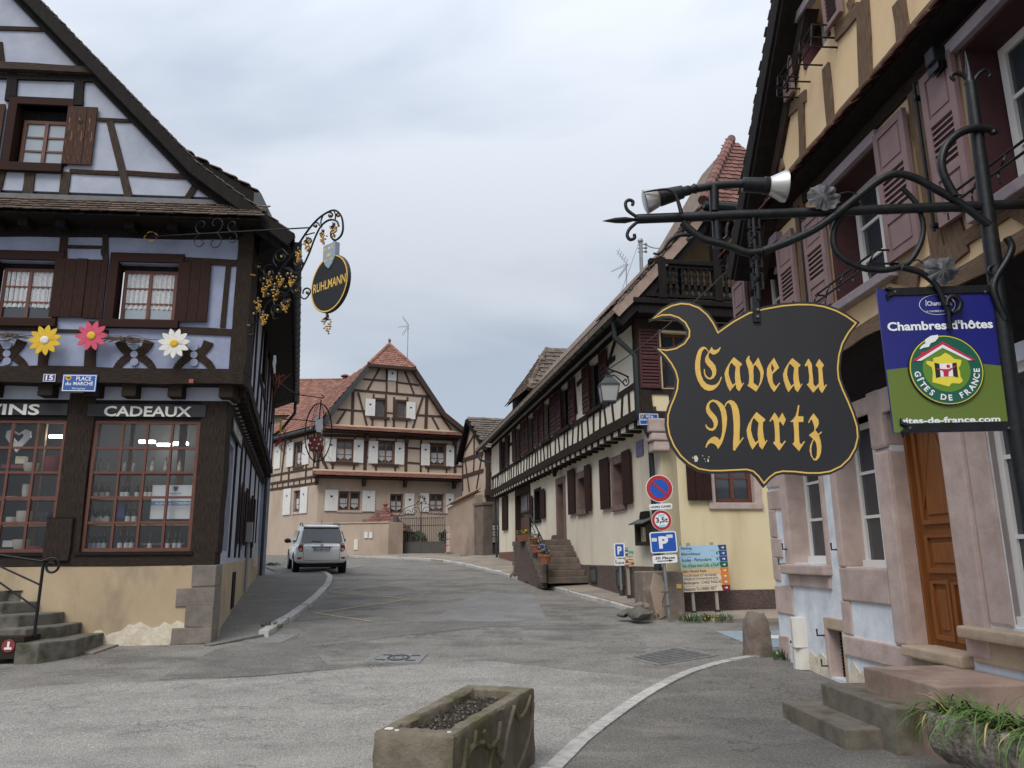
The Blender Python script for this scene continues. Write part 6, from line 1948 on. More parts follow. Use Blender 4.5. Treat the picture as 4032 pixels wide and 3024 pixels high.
# things seen through the gate
for k,(x,y,r) in enumerate(((1080,1450,.45),(1250,1440,.4))):
 c = at_depth('A6',x,y,45.5)
 mb = MB(); rs = random.Random(k)
 for i in range(260):
  d = Vector((rs.gauss(0,1),rs.gauss(0,1),rs.gauss(0,1))).normalized() * r * rs.uniform(.5,1.05)
  q = Matrix.Rotation(rs.uniform(0,6),4,'Z') @ Matrix.Rotation(rs.uniform(-1.5,1.5),4,'X')
  mb.add([c + d + q @ Vector(p) for p in ((-.05,0,0),(.05,0,0),(.06,0,.08),(0,.02,.14),(-.06,0,.08))],[(0,1,2,3,4)])
 t = thing('potted_shrub',('small green shrub','second green shrub at the right pier')[k] + ' in a pot seen through the gate bars','shrub',c - Vector((0,0,r + .5)))
 part('crown',mb,'leaf',t,weld=False)
 mb = MB(); mb.lathe([(.2,-.2),(.28,.5),(.3,.5),(.25,.45)],c - Vector((0,0,r + .35)),(0,0,1),12); part('pot',mb,'terracotta',t,smooth=30)

# --- wall right of the gate with sloping tile coping
rw0,rw1 = G('A6',1262,1552),G('B1',182,1424)
rw0.z = rw1.z = 0
RW = Fr(rw0.x,rw0.y,math.degrees(math.atan2(rw1.y - rw0.y,rw1.x - rw0.x)))
LR = (rw1 - rw0).length
va,vb2 = RW.at('A6',1262,1245)[1],RW.at('B1',182,1050)[1]
mb = MB(RW.M); mb.prism([(0,1.2),(LR,1.2),(LR,vb2),(0,va)],-.45,0)
rw = single('garden_wall',mb,'plaster_stain','stained beige wall with a sloping red tile coping right of the gate','wall',bevel=.02)
A_ = RW.W(-.1,.12,va - .02)
tiles(rw,A_,RW.W(LR,.12,vb2 - .02) - A_,RW.W(-.1,-.3,va + .28) - A_,.2,.18,'roof_tile_red',limit=90,off=.02)
mb = MB(RW.M); mb.beam((-.1,va + .25),(LR,vb2 + .25),.14,-.4,-.2,3,.02); part('coping_ridge',mb,'mortar',rw)
for k in range(5):
 mb = MB(RW.M); mb.box(-.08,.3 + .1 * (k % 2),-.2,.03,1.5 + .35 * k,1.82 + .35 * k); part('quoin_stone',mb,'sandstone',rw,bevel=.02)
u0 = LR + .0
mb = MB(RW.M); mb.box(u0,u0 + .95,-.5,.06,1.2,4.15); mb.box(u0 - .06,u0 + 1.0,-.55,.12,4.15,4.3); part('pier',mb,'wall_dirty',rw,bevel=.03)

# --- little barn between the gate and the cream house
BG = Fr(-1.47,41.3,-66.8); FB = Fr(-1.47,41.3,20)
barn = thing('small_barn','small half-timbered barn with an old brown tiled roof beside the cream house','barn',BG.W(0,0,1.7))
gb_ = lambda x,y,n=0: BG.at('B1',x,y,n)
zl,zr_ = gb_(100,850)[1],gb_(240,795)[1]
apg = gb_(163,600)
mb = MB(BG.M); mb.prism([(-3.7,1.4),(0,1.4),(0,zr_ + .1),apg,(-3.7,zl - .1)],-.25,0); part('gable_wall',mb,'plaster_beige',barn)
TG = lambda a,b,w=.16: timber(BG,(gb_(*a),gb_(*b)),w,barn,'timber_red',0,.04,seg=3)
for a,b,w in [((100,852),(245,800),.24),((110,945),(245,905),.2),((178,690),(178,820),.13),((125,790),(180,690),.12),((178,830),(175,930),.12),((125,850),(150,1035),.12),((225,815),(190,1030),.12),((250,795),(248,1055),.3),((110,855),(110,1030),.16)]: TG(a,b,w)
mb = MB(FB.M); mb.box(0,5,-.25,0,1.2,4.75); part('wall',mb,'wall_dirty',barn)
mb = MB(FB.M); mb.box(-.05,5,-.2,.12,4.75,7.2); part('wall',mb,'plaster_beige',barn)
for p,q,w in [((0,4.8),(5,4.8),.26),((0,5.9),(5,5.9),.2),((0,7.05),(5,7.05),.24),((.1,4.7),(.1,7.2),.3),((1.3,4.8),(1.3,7.1),.2)]: timber(FB,(p,q),w,barn,'timber_red',.12,.04,seg=3)
apW = BG.W(apg[0],.3,apg[1]); eW = FB.W(-.15,.5,zr_ + .05); rdir = FB.eu
mb = MB(); lW = BG.W(-3.9,.3,zl - .1)
mb.add([apW,eW,eW + rdir * 6,apW + rdir * 6],[(0,1,2,3)]); mb.add([apW,lW,lW + rdir * 6,apW + rdir * 6],[(0,1,2,3)])
br = part('roof',mb,'roof_under',barn)
tiles(br,eW,rdir * 4.6,apW - eW,.27,.25,'roof_tile_old',limit=300,off=.02,round_=False,thick=.035,jitter=.02)
for a,b in ((apW,eW),(apW,lW)):
 mb = MB(); d = (b - a).normalized(); nn = BG.en
 mb.tube([a - Vector((0,0,.12)),b - Vector((0,0,.12))],.11,4); part('barge_board',mb,'wood_black',br)
for k in range(3):
 a = FB.at('B1',292,1250 + 42 * k,.1)
 if k == 0:
  mbx = thing('mailbox_panel','dark panel of three pale letter boxes on the barn wall','letter boxes',FB.W(a[0],.1,2.6))
  mb = MB(FB.M); u0,u1,v0,v1 = hx(FB,'B1',264,1226,318,1346,.1); mb.box(u0,u1,0,.12,v0,v1); part('panel',mb,'wood_black',mbx)
 u0,u1,v0,v1 = hx(FB,'B1',279,1234 + 36 * k,315,1264 + 36 * k,.15)
 mb = MB(FB.M); mb.box(u0,u1,.12,.2,v0,v1); lb_ = part('letter_box',mb,'label_cream',mbx,bevel=.01)
 mb = MB(FB.M); mb.box(u0 + .08,u1 - .08,.2,.205,v1 - .12,v1 - .09); part('slot',mb,'iron_dark',lb_)

# ================================================================== the peach and sandstone house on the right
K = Fr(3.74,11.33,-86.35)
inn = thing('sandstone_inn','peach half-timbered inn with mauve shutters over a pale sandstone ground floor','house',K.W(2,0,0))
UF = 9.5
N1k,N2k = .25,.36
k6 = lambda x,y,n=0: K.at('B6',x,y,n)
k7 = lambda x,y,n=0: K.at('B7',x,y,n)
k4 = lambda x,y,n=0: K.at('B4',x,y,n)
k5 = lambda x,y,n=0: K.at('B5',x,y,n)
w1,w2,dr,w3 = (.66,1.68,1.44,3.05),(2.12,3.05,1.39,3.05),(3.33,4.22,.66,3.0),(4.84,6.1,.95,3.05)
cel = (1.46,1.86,.1,.66)
mb = MB(K.M)
mb.plate([(0,-.1),(UF,-.1),(UF,3.4),(0,3.4)],[rect(*w) for w in (w1,w2,dr,w3,cel)],-.4,0)
part('wall',mb,'plaster_pale',inn)
mb = MB(K.M); mb.box(-.02,-.001,-6,0,-.1,3.5); part('end_wall',mb,'plaster_pale',inn)
# corner quoins
for z,x0,y0,x1,y1 in (('B6',125,700,260,860),('B6',125,880,262,1040),('B6',135,1046,195,1255),('B6',165,1266,270,1415),('B6',175,1422,228,1600),('B7',190,210,350,435),('B7',242,612,320,780)):
 ym = (y0 + y1) / 2
 a,b = K.at(z,x0,ym)[0],K.at(z,x1,ym)[0]
 v0,v1 = K.at(z,(x0 + x1) / 2,y1)[1],K.at(z,(x0 + x1) / 2,y0)[1]
 e = lambda: rnd(-.015,.015)
 sb = MB(K.M); sb.prism([(-.025,v0 + e()),(max(b,.2) + e(),v0 + e()),(max(b,.2) + e(),v1 + e()),(-.025,v1 + e())],-.3,.022); part('quoin_stone',sb,'sandstone',inn,bevel=.015)
def stone(P,n1=.03,n0=-.4,m='sandstone',bv=.02,nm='dressed_stone'):
 sb = MB(K.M); sb.prism(P,n0,n1); return part(nm,sb,m,inn,bevel=bv)
# window 1
stone(rect(.46,.665,1.4,3.2)); stone(rect(1.675,1.76,1.4,3.2)); stone(rect(.46,1.78,3.05,3.2))
sb = MB(K.M); sb.prism(rect(.44,1.76,1.29,1.42),-.4,.11); part('window_sill',sb,'sandstone',inn,bevel=.03,bseg=3)
stone(rect(.52,1.72,1.13,1.29),.035)
# window 2 and the piers of the door
stone(rect(1.98,2.125,1.40,3.2)); stone(rect(1.98,3.02,1.02,1.395),.028); stone(rect(1.92,2.14,.64,1.02),.02); stone(rect(1.98,3.05,3.05,3.3))
stone(rect(1.9,3.35,.40,.63),.03)
stone([(3.045,.63),(3.335,.63),(3.335,2.62),(3.045,2.62)],.04,bv=.04); stone(rect(3.03,3.335,2.635,3.3),.05,bv=.04)
stone(rect(4.215,4.54,.66,3.2),.04,bv=.03); stone(rect(4.55,4.84,.95,3.2),.02,bv=.03)
stone(rect(3.3,4.3,3.0,3.35),.045)
stone(rect(3.3,4.25,.56,.665),.12,m='sandstone_pale',nm='door_sill'); stone(rect(3.34,4.25,.2,.56),.035,m='sandstone_pale')
sb = MB(K.M); sb.prism(rect(4.26,6.3,.82,.93),-.4,.14); part('window_sill',sb,'sandstone_pale',inn,bevel=.035,bseg=3)
stone(rect(4.30,6.3,.62,.82),.03,m='sandstone_pale')
# cellar opening
stone(rect(1.40,1.475,.05,.70),.012); stone(rect(1.40,1.95,.655,.80),.012,m='sandstone_pale'); stone(rect(1.845,1.92,.05,.66),.01,m='sandstone_pale')
sb = MB(K.M); sb.box(cel[0],cel[1],-.20,-.16,.05,cel[3]); cg = part('cellar_grille',sb,'void',inn)
for i in range(14):
 sb = MB(K.M); z = .1 + .04 * i; sb.box(cel[0],cel[1],-.165,-.145,z,z + .022); part('slat',sb,'wood_black',cg)
for w,c in ((w1,2),(w2,2),(w3,2)):
 nw = -.06 if w is w3 else -.24
 window(K,w,nw,c,3,inn,'window_white','glass',fw=.07,mw=.035,deep=.07)
 fb = MB(K.M); fb.box(w[0],w[1],nw - .01,nw + .04,w[2] - .02,w[2] + .09); part('drip_rail',fb,'window_white',inn)
 for a,b in ((w[0] + .09,w[0] + .34),(w[1] - .34,w[1] - .09)):
  cb = MB(K.M); kk_ = 10
  cb.add([(a + (b - a) * i / kk_,-.36 + .015 * (i % 2),v) for v in (w[2] + .1,w[3]) for i in range(kk_ + 1)],[(i,i + 1,kk_ + 2 + i,kk_ + 1 + i) for i in range(kk_)]); part('curtain',cb,'lace',inn)
for w in (w1,w2):
 for i,(du,dv,r) in enumerate(((-.28,.28,.04),(-.2,.45,.03),(-.24,.17,.05),(-.17,.6,.03))):
  sb = MB(K.M); sb.lathe([(r,0),(r,.002)],(w[1] - .0 + du,-.262,w[2] + .1 + dv),(0,1,0),12); part('window_sticker',sb,'lamp_glass',inn)
for u,v in ((.55,1.62),(1.98,1.6),(.38,1.42),(1.38,.57),(1.43,.22)):
 hb = MB(K.M); hb.tube([(u,0,v),(u,.09,v),(u,.09,v + .08)],.012,5); part('shutter_hinge',hb,'iron_dark',inn)
for P,m in (([(.62,.12),(.95,.1),(1.36,.06),(1.38,.3),(1.25,.36),(1.1,.28),(.98,.34),(.85,.26),(.7,.3)],'plaster_raw'),([(1.95,.06),(2.6,.06),(2.75,.3),(2.5,.27),(2.35,.34),(2.2,.24),(2.05,.36),(1.97,.3)],'plaster_raw'),([(4.5,.1),(5.3,.05),(5.2,.3),(4.9,.22),(4.7,.34)],'plaster_raw')):
 sb = MB(K.M); sb.plate(P,[],-.05,.006); part('bare_patch',sb,m,inn)
# door: panels and mouldings
ND = -.2
sb = MB(K.M); sb.box(dr[0],dr[1],ND - .06,ND,dr[2],dr[3]); door = part('door',sb,'door_oak',inn)
H_ = dr[3] - dr[2]
for a,b,c,d in ((.14,.86,.50,.98),(.14,.86,.30,.46),(.14,.48,.03,.27),(.52,.86,.03,.27)):
 u0,u1,v0,v1 = dr[0] + (dr[1] - dr[0]) * a,dr[0] + (dr[1] - dr[0]) * b,dr[2] + H_ * c,dr[2] + H_ * d
 pb = MB(K.M); pb.plate(rect(u0,u1,v0,v1),[rect(u0 + .04,u1 - .04,v0 + .04,v1 - .04)],ND - .02,ND + .03); part('moulding',pb,'door_oak',door,bevel=.01)
 pb = MB(K.M); pb.box(u0 + .09,u1 - .09,ND - .01,ND + .015,v0 + .09,v1 - .09); part('panel',pb,'door_oak',door,bevel=.01)
pb = MB(K.M)
u0,u1,v0,v1 = dr[0] + .15,dr[1] - .15,dr[2] + H_ * .55,dr[2] + H_ * .95
for s in (0,1): pb.beam((u0 if s else u1,v0),((u0 + u1) / 2,v1),.018,ND + .01,ND + .022,1,0)
part('inlay',pb,'door_oak',door)
for a in (dr[0],dr[1] - .05):
 pb = MB(K.M); pb.box(a,a + .05,ND - .05,ND + .05,dr[2],dr[3]); part('door_frame',pb,'door_oak',door)

# --- jetty ledge and dark cove over the ground floor
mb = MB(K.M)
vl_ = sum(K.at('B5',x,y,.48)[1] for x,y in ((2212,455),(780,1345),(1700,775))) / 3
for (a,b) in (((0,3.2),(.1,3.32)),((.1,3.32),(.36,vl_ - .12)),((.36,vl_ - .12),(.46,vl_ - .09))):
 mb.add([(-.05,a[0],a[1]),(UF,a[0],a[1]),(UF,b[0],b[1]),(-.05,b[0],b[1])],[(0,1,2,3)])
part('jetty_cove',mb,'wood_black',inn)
mb = MB(K.M); mb.beam((-.08,vl_),(UF,vl_),.15,-.1,.48,26,.10); part('ledge_board',mb,'timber_old',inn)
mb = MB(K.M); mb.add([(-.08,.48,vl_ + .07),(UF,.48,vl_ + .07),(UF,.2,vl_ + .2),(-.08,.2,vl_ + .2)],[(0,1,2,3)]); part('ledge_top',mb,'timber_old',inn)

# --- first floor
fo = [(.62,1.72,4.26,5.62),(3.10,4.22,4.26,5.62),(5.58,6.70,4.26,5.70)]
mb = MB(K.M); mb.plate([(0,3.6),(UF,3.6),(UF,6.1),(0,6.1)],[rect(*w) for w in fo],-.1,N1k)
part('wall',mb,'plaster_peach',inn)
for w in fo:
 fb = MB(K.M)
 for P in (rect(w[0],w[0] + .035,w[2],w[3]),rect(w[1] - .035,w[1],w[2],w[3]),rect(w[0],w[1],w[3] - .03,w[3])): fb.prism(P,-.12,N1k + .03)
 part('window_lining',fb,'frame_wine',inn)
 lb = MB(K.M); lb.box(w[0] - .08,w[1] + .08,N1k,N1k + .09,w[3],w[3] + .11); part('lintel_board',lb,'lintel_mauve',inn)
 window(K,(w[0] + .05,w[1] - .05,w[2] + .02,w[3] - .03),-.02,2,3,inn,'window_white','glass',fw=.075,mw=.035,deep=.08)
 sb = MB(K.M); sb.box(w[0] - .1,w[1] + .1,-.05,N1k + .12,w[2] - .1,w[2]); part('window_sill',sb,'lintel_mauve',inn,bevel=.01)
 rk = None
 for dz,dn in ((.16,.22),(.02,.30)):
  rb = MB(K.M); rb.tube([(w[0] - .1,N1k + .02,w[2] + dz),(w[0] - .1,N1k + dn,w[2] + dz),(w[1] + .1,N1k + dn,w[2] + dz),(w[1] + .1,N1k + .02,w[2] + dz)],.012,5)
  if rk is None: rk = part('flower_rack',rb,'wrought',inn)
  else: part('rack_bar',rb,'wrought',rk)
 for i in range(5):
  u = w[0] - .05 + (w[1] - w[0] + .1) * i / 4
  rb = MB(K.M); rb.tube(smooth_line([(u,N1k + .22,w[2] + .16),(u + .05,N1k + .28,w[2] + .08),(u - .05,N1k + .26,w[2] + .02),(u,N1k + .3,w[2] - .08)],3),.009,4); part('rack_scroll',rb,'wrought',rk)
lay = ((0,.30,'p'),(.30,.66,'s'),(.66,1,'p'))
for a,b,tp in ((1.76,2.25,5.58),(2.55,3.07,5.5),(4.27,4.80,5.66),(5.10,5.55,5.74),(6.74,7.24,5.7),(.06,.58,5.58)):
 louvre(K,(a,b,4.30,tp),N1k + .05,inn,'shutter_mauve',.058,layout=lay,fw=.075,thick=.045)
for u in (4.98,2.48):
 rb = MB(K.M); rb.tube([(u + .06,N1k + .1,4.3),(u + .06,N1k + .1,5.75)],.016,6); rb.tube([(u + .06,N1k + .05,4.35),(u + .06,N1k + .12,4.35)],.03,6); rb.tube([(u + .06,N1k + .05,5.6),(u + .06,N1k + .12,5.6)],.03,6); part('shutter_bar',rb,'wrought',inn)
TK = lambda p,q,w,n=N1k,m='timber_old',pr=.03: timber(K,(p,q),w,inn,m,n,pr)
TK((2.40,3.95),(2.40,6.0),.26); TK((4.93,3.95),(4.9,6.0),.2); TK((0,5.86),(UF,5.88),.18,N1k,'timber_dark'); TK((4.4,4.1),(7,4.15),.12); TK((5.2,3.98),(5.15,4.35),.26); TK((5.9,4.0),(6.1,4.2),.2); TK((7.4,3.95),(7.4,6.0),.25); TK((.03,3.95),(.03,6),.25); TK((4.2,4.2),(4.6,4.02),.16); TK((0,4.15),(3,4.15),.12); TK((4.8,5.4),(5.1,5.42),.16)

# --- tile drip and gable above
vd = (k4(0,1600,.56)[1] + k4(860,700,.56)[1] + k4(1300,170,.56)[1]) / 3
mb = MB(K.M); mb.add([(0.1,N1k,vd - .02),(UF,N1k,vd - .02),(UF,.54,vd),(.1,.54,vd),(.1,N2k,vd + .22),(UF,N2k,vd + .22)],[(0,1,2,3),(3,2,5,4)]); pr = part('pent_roof',mb,'wood_black',inn)
O_ = K.W(.1,.57,vd + .01)
tiles(pr,O_,K.W(UF,.57,vd + .01) - O_,K.W(.1,N2k,vd + .2) - O_,.19,.13,'roof_tile_red',limit=200,off=.0,nv=2)
mb = MB(K.M); mb.beam((.1,vd + .24),(UF,vd + .24),.12,N2k - .1,N2k + .06,20,.08); part('sill_beam',mb,'timber_old',inn)
gw = (k4(395,340,N2k)[0],k4(580,130,N2k)[0],k4(390,540,N2k)[1],k4(400,140,N2k)[1])
NBk2 = .66
vA,vB = K.at('D',1578,530,NBk2),K.at('D',1667,0,NBk2)
slk = (vB[1] - vA[1]) / (vB[0] - vA[0])
URk = 6.2
vline = lambda u: vA[1] + slk * (u - vA[0])
mb = MB(K.M)
mb.plate([(1.0,vd + .1),(UF + 2,vd + .1),(UF + 2,vline(URk)),(URk,vline(URk)),(1.0,vline(1.0) - .1)],[rect(*gw)],N2k - .3,N2k); part('gable_wall',mb,'plaster_peach',inn)
for P in (rect(gw[0],gw[0] + .035,gw[2],gw[3]),rect(gw[1] - .035,gw[1],gw[2],gw[3])):
 fb = MB(K.M); fb.prism(P,0,N2k + .03); part('window_lining',fb,'frame_wine',inn)
lb = MB(K.M); lb.box(gw[0] - .06,gw[1] + .06,N2k,N2k + .09,gw[3],gw[3] + .1); part('lintel_board',lb,'lintel_mauve',inn)
window(K,(gw[0] + .04,gw[1] - .04,gw[2],gw[3]),.14,2,2,inn,'window_white','glass',fw=.06,mw=.03)
for a,b,c,d in ((k4(280,500,N2k)[0],k4(345,480,N2k)[0],k4(310,740,N2k)[1],k4(310,255,N2k)[1]),(gw[1] + .04,k4(715,60,N2k)[0],k4(600,250,N2k)[1],gw[3])): louvre(K,(a,b,c,d),N2k + .05,inn,'shutter_mauve',.055,layout=((0,1,'s'),),fw=.06,thick=.045)
rb = MB(K.M); rk = None
for dz,dn in ((0.0,.3),(.16,.26),(-.12,.3)):
 rb = MB(K.M); rb.tube([(gw[0] - .2,N2k,gw[2] - .12 + dz),(gw[0] - .2,N2k + dn,gw[2] - .12 + dz),(gw[1] + .1,N2k + dn,gw[2] - .12 + dz),(gw[1] + .1,N2k,gw[2] - .12 + dz)],.012,5)
 rk = part('flower_rack',rb,'wrought',inn) if rk is None else (part('rack_bar',rb,'wrought',rk),rk)[1]
for i in range(4):
 u = gw[0] - .2 + (gw[1] - gw[0] + .3) * i / 3
 rb = MB(K.M); rb.tube([(u,N2k + .02,gw[2] - .24),(u,N2k + .3,gw[2] - .24),(u,N2k + .26,gw[2] + .05)],.011,4); part('rack_bar',rb,'wrought',rk)
G4 = lambda a,b,w,m='timber_old': timber(K,(k4(*a,N2k),k4(*b,N2k)),w,inn,m,N2k,.03)
G4((835,0),(860,640),.22); G4((1100,0),(1130,260),.19); G4((565,480),(605,900),.15); G4((385,735),(400,1190),.13); G4((195,1040),(250,1240),.12); G4((225,880),(420,690),.14); G4((640,250),(800,70),.15); G4((735,0),(760,60),.1); G4((170,1090),(110,1560),.13)
# verge
A_,B_ = (vA[0] - .25,vline(vA[0] - .25)),(URk,vline(URk))
rb = MB()
dk = -K.en
f_ = lambda p: K.W(p[0],NBk2,p[1])
rb.add([f_(A_),f_(B_),f_(B_) + dk * 9,f_(A_) + dk * 9] + [p - Vector((0,0,.12)) for p in (f_(A_),f_(B_),f_(B_) + dk * 9,f_(A_) + dk * 9)],[(0,1,2,3),(4,7,6,5),(0,4,5,1),(3,2,6,7),(0,3,7,4),(1,5,6,2)])
C_ = (2 * URk - A_[0],A_[1])
rb.add([f_(C_),f_(B_),f_(B_) + dk * 9,f_(C_) + dk * 9],[(0,1,2,3)])
rk_ = part('roof',rb,'roof_under',inn)
tiles(rk_,f_(A_) + Vector((0,0,.01)),dk * .9,f_(B_) - f_(A_),.2,.1,'roof_tile_brown',limit=100,stag=.03,thick=.014,jitter=.01)
bb = MB(K.M); bb.beam((A_[0] + .1,A_[1] - .13),(B_[0] + .1,B_[1] - .13),.22,NBk2 - .04,NBk2 + .012,4,.01); part('barge_board',bb,'wood_black',rk_)
bb = MB(K.M); bb.beam((A_[0] + .22,A_[1] - .22),(B_[0] + .22,B_[1] - .22),.05,N2k,NBk2 - .02,3,.0); part('verge_soffit',bb,'wood_black',rk_)
bb = MB(K.M); bb.beam((A_[0] + .34,A_[1] - .30),(B_[0] + .34,B_[1] - .30),.16,N2k - .1,N2k + .06,4,.02); part('verge_rafter',bb,'timber_dark',rk_)
# black flood lamp box under the drip
c = k4(1340,430,.4)
mb = MB(K.M); mb.box(c[0] - .06,c[0] + .07,.3,.45,c[1] - .06,c[1] + .09)
fl = single('flood_lamp',mb,'wrought','black flood lamp tucked under the tile drip above the mauve shutter','lamp',bevel=.02)
mb = MB(K.M)
for i in range(4): mb.box(c[0] - .07,c[0] + .08,.31 + .035 * i,.322 + .035 * i,c[1] - .13,c[1] - .06)
part('cooling_fins',mb,'wrought',fl)

# --- steps to the door
st = thing('entrance_steps','three worn sandstone steps up to the oak door','steps',K.W(3.6,.9,0))
for k,(P,zt,m) in enumerate(((((275,1125),(735,1357)),.17,'step_moss'),(((588,984),(1112,1190)),.36,'step_moss'),(((905,855),(1482,1016)),.56,'step_red'))):
 a,b = G('B7',*P[0],zt),G('B7',*P[1],zt)
 ua,ub_ = (a - K.o).dot(K.eu),(b - K.o).dot(K.eu)
 na = ((a - K.o).dot(K.en) + (b - K.o).dot(K.en)) / 2
 back_n = .03 if k == 2 else na - .62
 sb = MB(K.M)
 nsub = 1
 sb.box(ua,ub_,back_n,na,-.05,zt)
 part('step',sb,m,st,bevel=.012)
stA = None

# --- white pipe cover
u = K.at('B7',378,700,.1)[0]
mb = MB(K.M)
zb_,zt_ = .1,K.at('B7',375,470,.12)[1]
pr_ = [(.115 * math.cos(a),.03 + .13 * math.sin(a)) for a in [math.pi * i / 10 for i in range(11)]] + [(-.115,0),(.115,0)]
vs_ = [(u + p[0],p[1],z) for z in (zb_,zt_) for p in pr_]
q = len(pr_)
mb.add(vs_,[tuple(range(q - 1,-1,-1)),tuple(range(q,2 * q))] + [(i,(i + 1) % q,q + (i + 1) % q,q + i) for i in range(q)])
pc = single('pipe_cover',mb,'pvc_cream','cream plastic pipe cover standing against the inn wall','pipe cover',smooth=40)
mb = MB(K.M); mb.box(u + .02,u + .026,.03,.165,zb_,zt_ - .01); mb.box(u - .118,u + .118,.0,.163,zb_ + .27,zb_ + .275); part('seam',mb,'pvc_grey',pc)
mb = MB(K.M); mb.lathe([(.018,0),(.018,.01)],(u - .04,.155,zb_ + .33),(0,1,0),10); part('bolt',mb,'iron_dark',pc)

# --- stone bollard at the kerb end
base = G('D',1637,1418)
mb = MB(); rs = random.Random(3)
H_ = .62
prof = []
for i in range(11):
 t = i / 10
 r = .215 * (1 - .16 * t) if t < .85 else .215 * (.86 - (t - .85) * 2.2)
 ringp = []
 for j in range(16):
  a = 2 * math.pi * j / 16
  sq = 1 / max(abs(math.cos(a)),abs(math.sin(a))) ** .55
  rr = r * sq * .92 * (1 + rs.uniform(-.045,.045))
  ringp.append(base + Vector((rr * math.cos(a) + .01 * t,rr * math.sin(a),t * H_ + (rs.uniform(-.03,.03) if i > 8 else 0) - .03)))
 prof.append(ringp)
mb.add([p for r_ in prof for p in r_],[(i * 16 + j,i * 16 + (j + 1) % 16,i * 16 + 16 + (j + 1) % 16,i * 16 + 16 + j) for i in range(10) for j in range(16)] + [tuple(160 + j for j in range(16))])
single('stone_bollard',mb,'bollard_stone','squat weathered sandstone bollard at the kerb end by the inn','bollard',smooth=50)

# --- trough with long grass
A_,B_ = G('B7',1335,1200,.47),G('B7',2178,1440,.47)
d = Vector((B_.x - A_.x,B_.y - A_.y,0)).normalized()
TR = Fr(A_.x,A_.y,math.degrees(math.atan2(d.y,d.x)))
tr = thing('stone_trough','rough grey stone trough overflowing with long grass by the inn steps','planter',TR.W(.6,-.2,0))
L_,W_,zt,zb_ = 1.7,.46,.47,.16
nx,nz = 34,9
def rough(a,k=.016): return rnd(-k,k)
mb = MB(TR.M); rs = random.Random(9)
secs = []
for i in range(nx + 1):
 u = L_ * i / nx
 sh = .06 * (1 - min(1,u / .12)) if u < .12 else 0
 o = [(0 + sh,zt),(.015,zt - .05),(.02,zt - .12),(.015,zt - .2),(-.02,zb_ + .06),(-.09,zb_),(-W_ + .09,zb_),(-W_ + .02,zb_ + .1),(-W_,zt - .1),(-W_,zt),(-W_ + .07,zt + .005),(-W_ + .08,zt - .09),(-.08,zt - .09),(-.07,zt + .005)]
 secs.append([(u + rs.uniform(-.008,.008),a - (sh if a > -.2 else 0) + rs.uniform(-.011,.011),b + rs.uniform(-.010,.010)) for a,b in o])
k = len(secs[0])
mb.add([p for s in secs for p in s],[(i * k + j,i * k + (j + 1) % k,i * k + k + (j + 1) % k,i * k + k + j) for i in range(nx) for j in range(k)] + [tuple(range(k - 1,-1,-1)),tuple(nx * k + j for j in range(k))])
part('basin',mb,'trough_stone',tr,smooth=35)
for u in (.38,1.35):
 mb = MB(TR.M); mb.box(u - .1,u + .12,-W_ + .06,-.07,-.05,zb_ + .01); part('support',mb,'iron_dark' if False else 'sandstone_dark',tr,bevel=.02)
mb = MB(TR.M); mb.box(.08,L_ - .05,-W_ + .08,-.08,zt - .1,zt - .02); part('soil',mb,'soil',tr)
def blades(n,m,nm,seed,spread=(0.0,L_ - .1),ln=(.22,.5)):
 rs = random.Random(seed); mb = MB(TR.M)
 for _ in range(n):
  u,w_ = rs.uniform(*spread),rs.uniform(-W_ + .12,-.1)
  az = rs.gauss(1.6,1.1)
  l_ = rs.uniform(*ln); wd_ = rs.uniform(.005,.010)
  el = rs.uniform(.25,1.15); curl = rs.uniform(1.2,2.9)
  P = Vector((u,w_,zt - .03)); dirh = Vector((math.cos(az),math.sin(az),0)); side = Vector((-dirh.y,dirh.x,0))
  vs_,e = [],el
  K_ = 6
  for i in range(K_ + 1):
   ww = wd_ * (1 - (i / K_) ** 2) + .0006
   vs_ += [P + side * ww,P - side * ww]
   P = P + (dirh * math.cos(e) + Vector((0,0,math.sin(e)))) * (l_ / K_)
   e -= curl / K_
  mb.add(vs_,[(2 * i,2 * i + 1,2 * i + 3,2 * i + 2) for i in range(K_)])
 part(nm,mb,m,tr,kind='stuff',weld=False)
blades(620,'grass_blade','grass',5); blades(60,'grass_dry','dry_grass',6,ln=(.15,.4))

# --- stone planter in front
z_ = .55
c4 = [G('B8',*p,z_) for p in ((270,838),(958,872),(1662,456),(1082,430))]
pl = thing('stone_planter','mossy carved stone planter filled with dark soil in the foreground','planter',sum(c4,Vector()) / 4 - Vector((0,0,z_)))
def bil(s,t): return (c4[0] * (1 - s) + c4[1] * s) * (1 - t) + (c4[3] * (1 - s) + c4[2] * s) * t
mb = MB(); rs = random.Random(2)
ns,ntt = 10,22
def ringpts(s0,t0,z,k,jit):
 P = []
 for i in range(ns): P.append(bil(s0 + (1 - 2 * s0) * i / ns,t0))
 for i in range(ntt): P.append(bil(1 - s0,t0 + (1 - 2 * t0) * i / ntt))
 for i in range(ns): P.append(bil(1 - s0 - (1 - 2 * s0) * i / ns,1 - t0))
 for i in range(ntt): P.append(bil(s0,1 - t0 - (1 - 2 * t0) * i / ntt))
 return [Vector((p.x + rs.uniform(-jit,jit),p.y + rs.uniform(-jit,jit),z + rs.uniform(-jit,jit))) for p in P]
rings = [ringpts(.0,.0,z,0,.006) for z in (-.02,.1,.2,.3,.4,.48,.53)] + [ringpts(.02,.007,.548,0,.003),ringpts(.17,.07,.55,0,.004),ringpts(.2,.085,.535,0,.005),ringpts(.22,.095,.40,0,.004)]
k = len(rings[0])
mb.add([p for r_ in rings for p in r_],[(i * k + j,i * k + (j + 1) % k,i * k + k + (j + 1) % k,i * k + k + j) for i in range(len(rings) - 1) for j in range(k)])
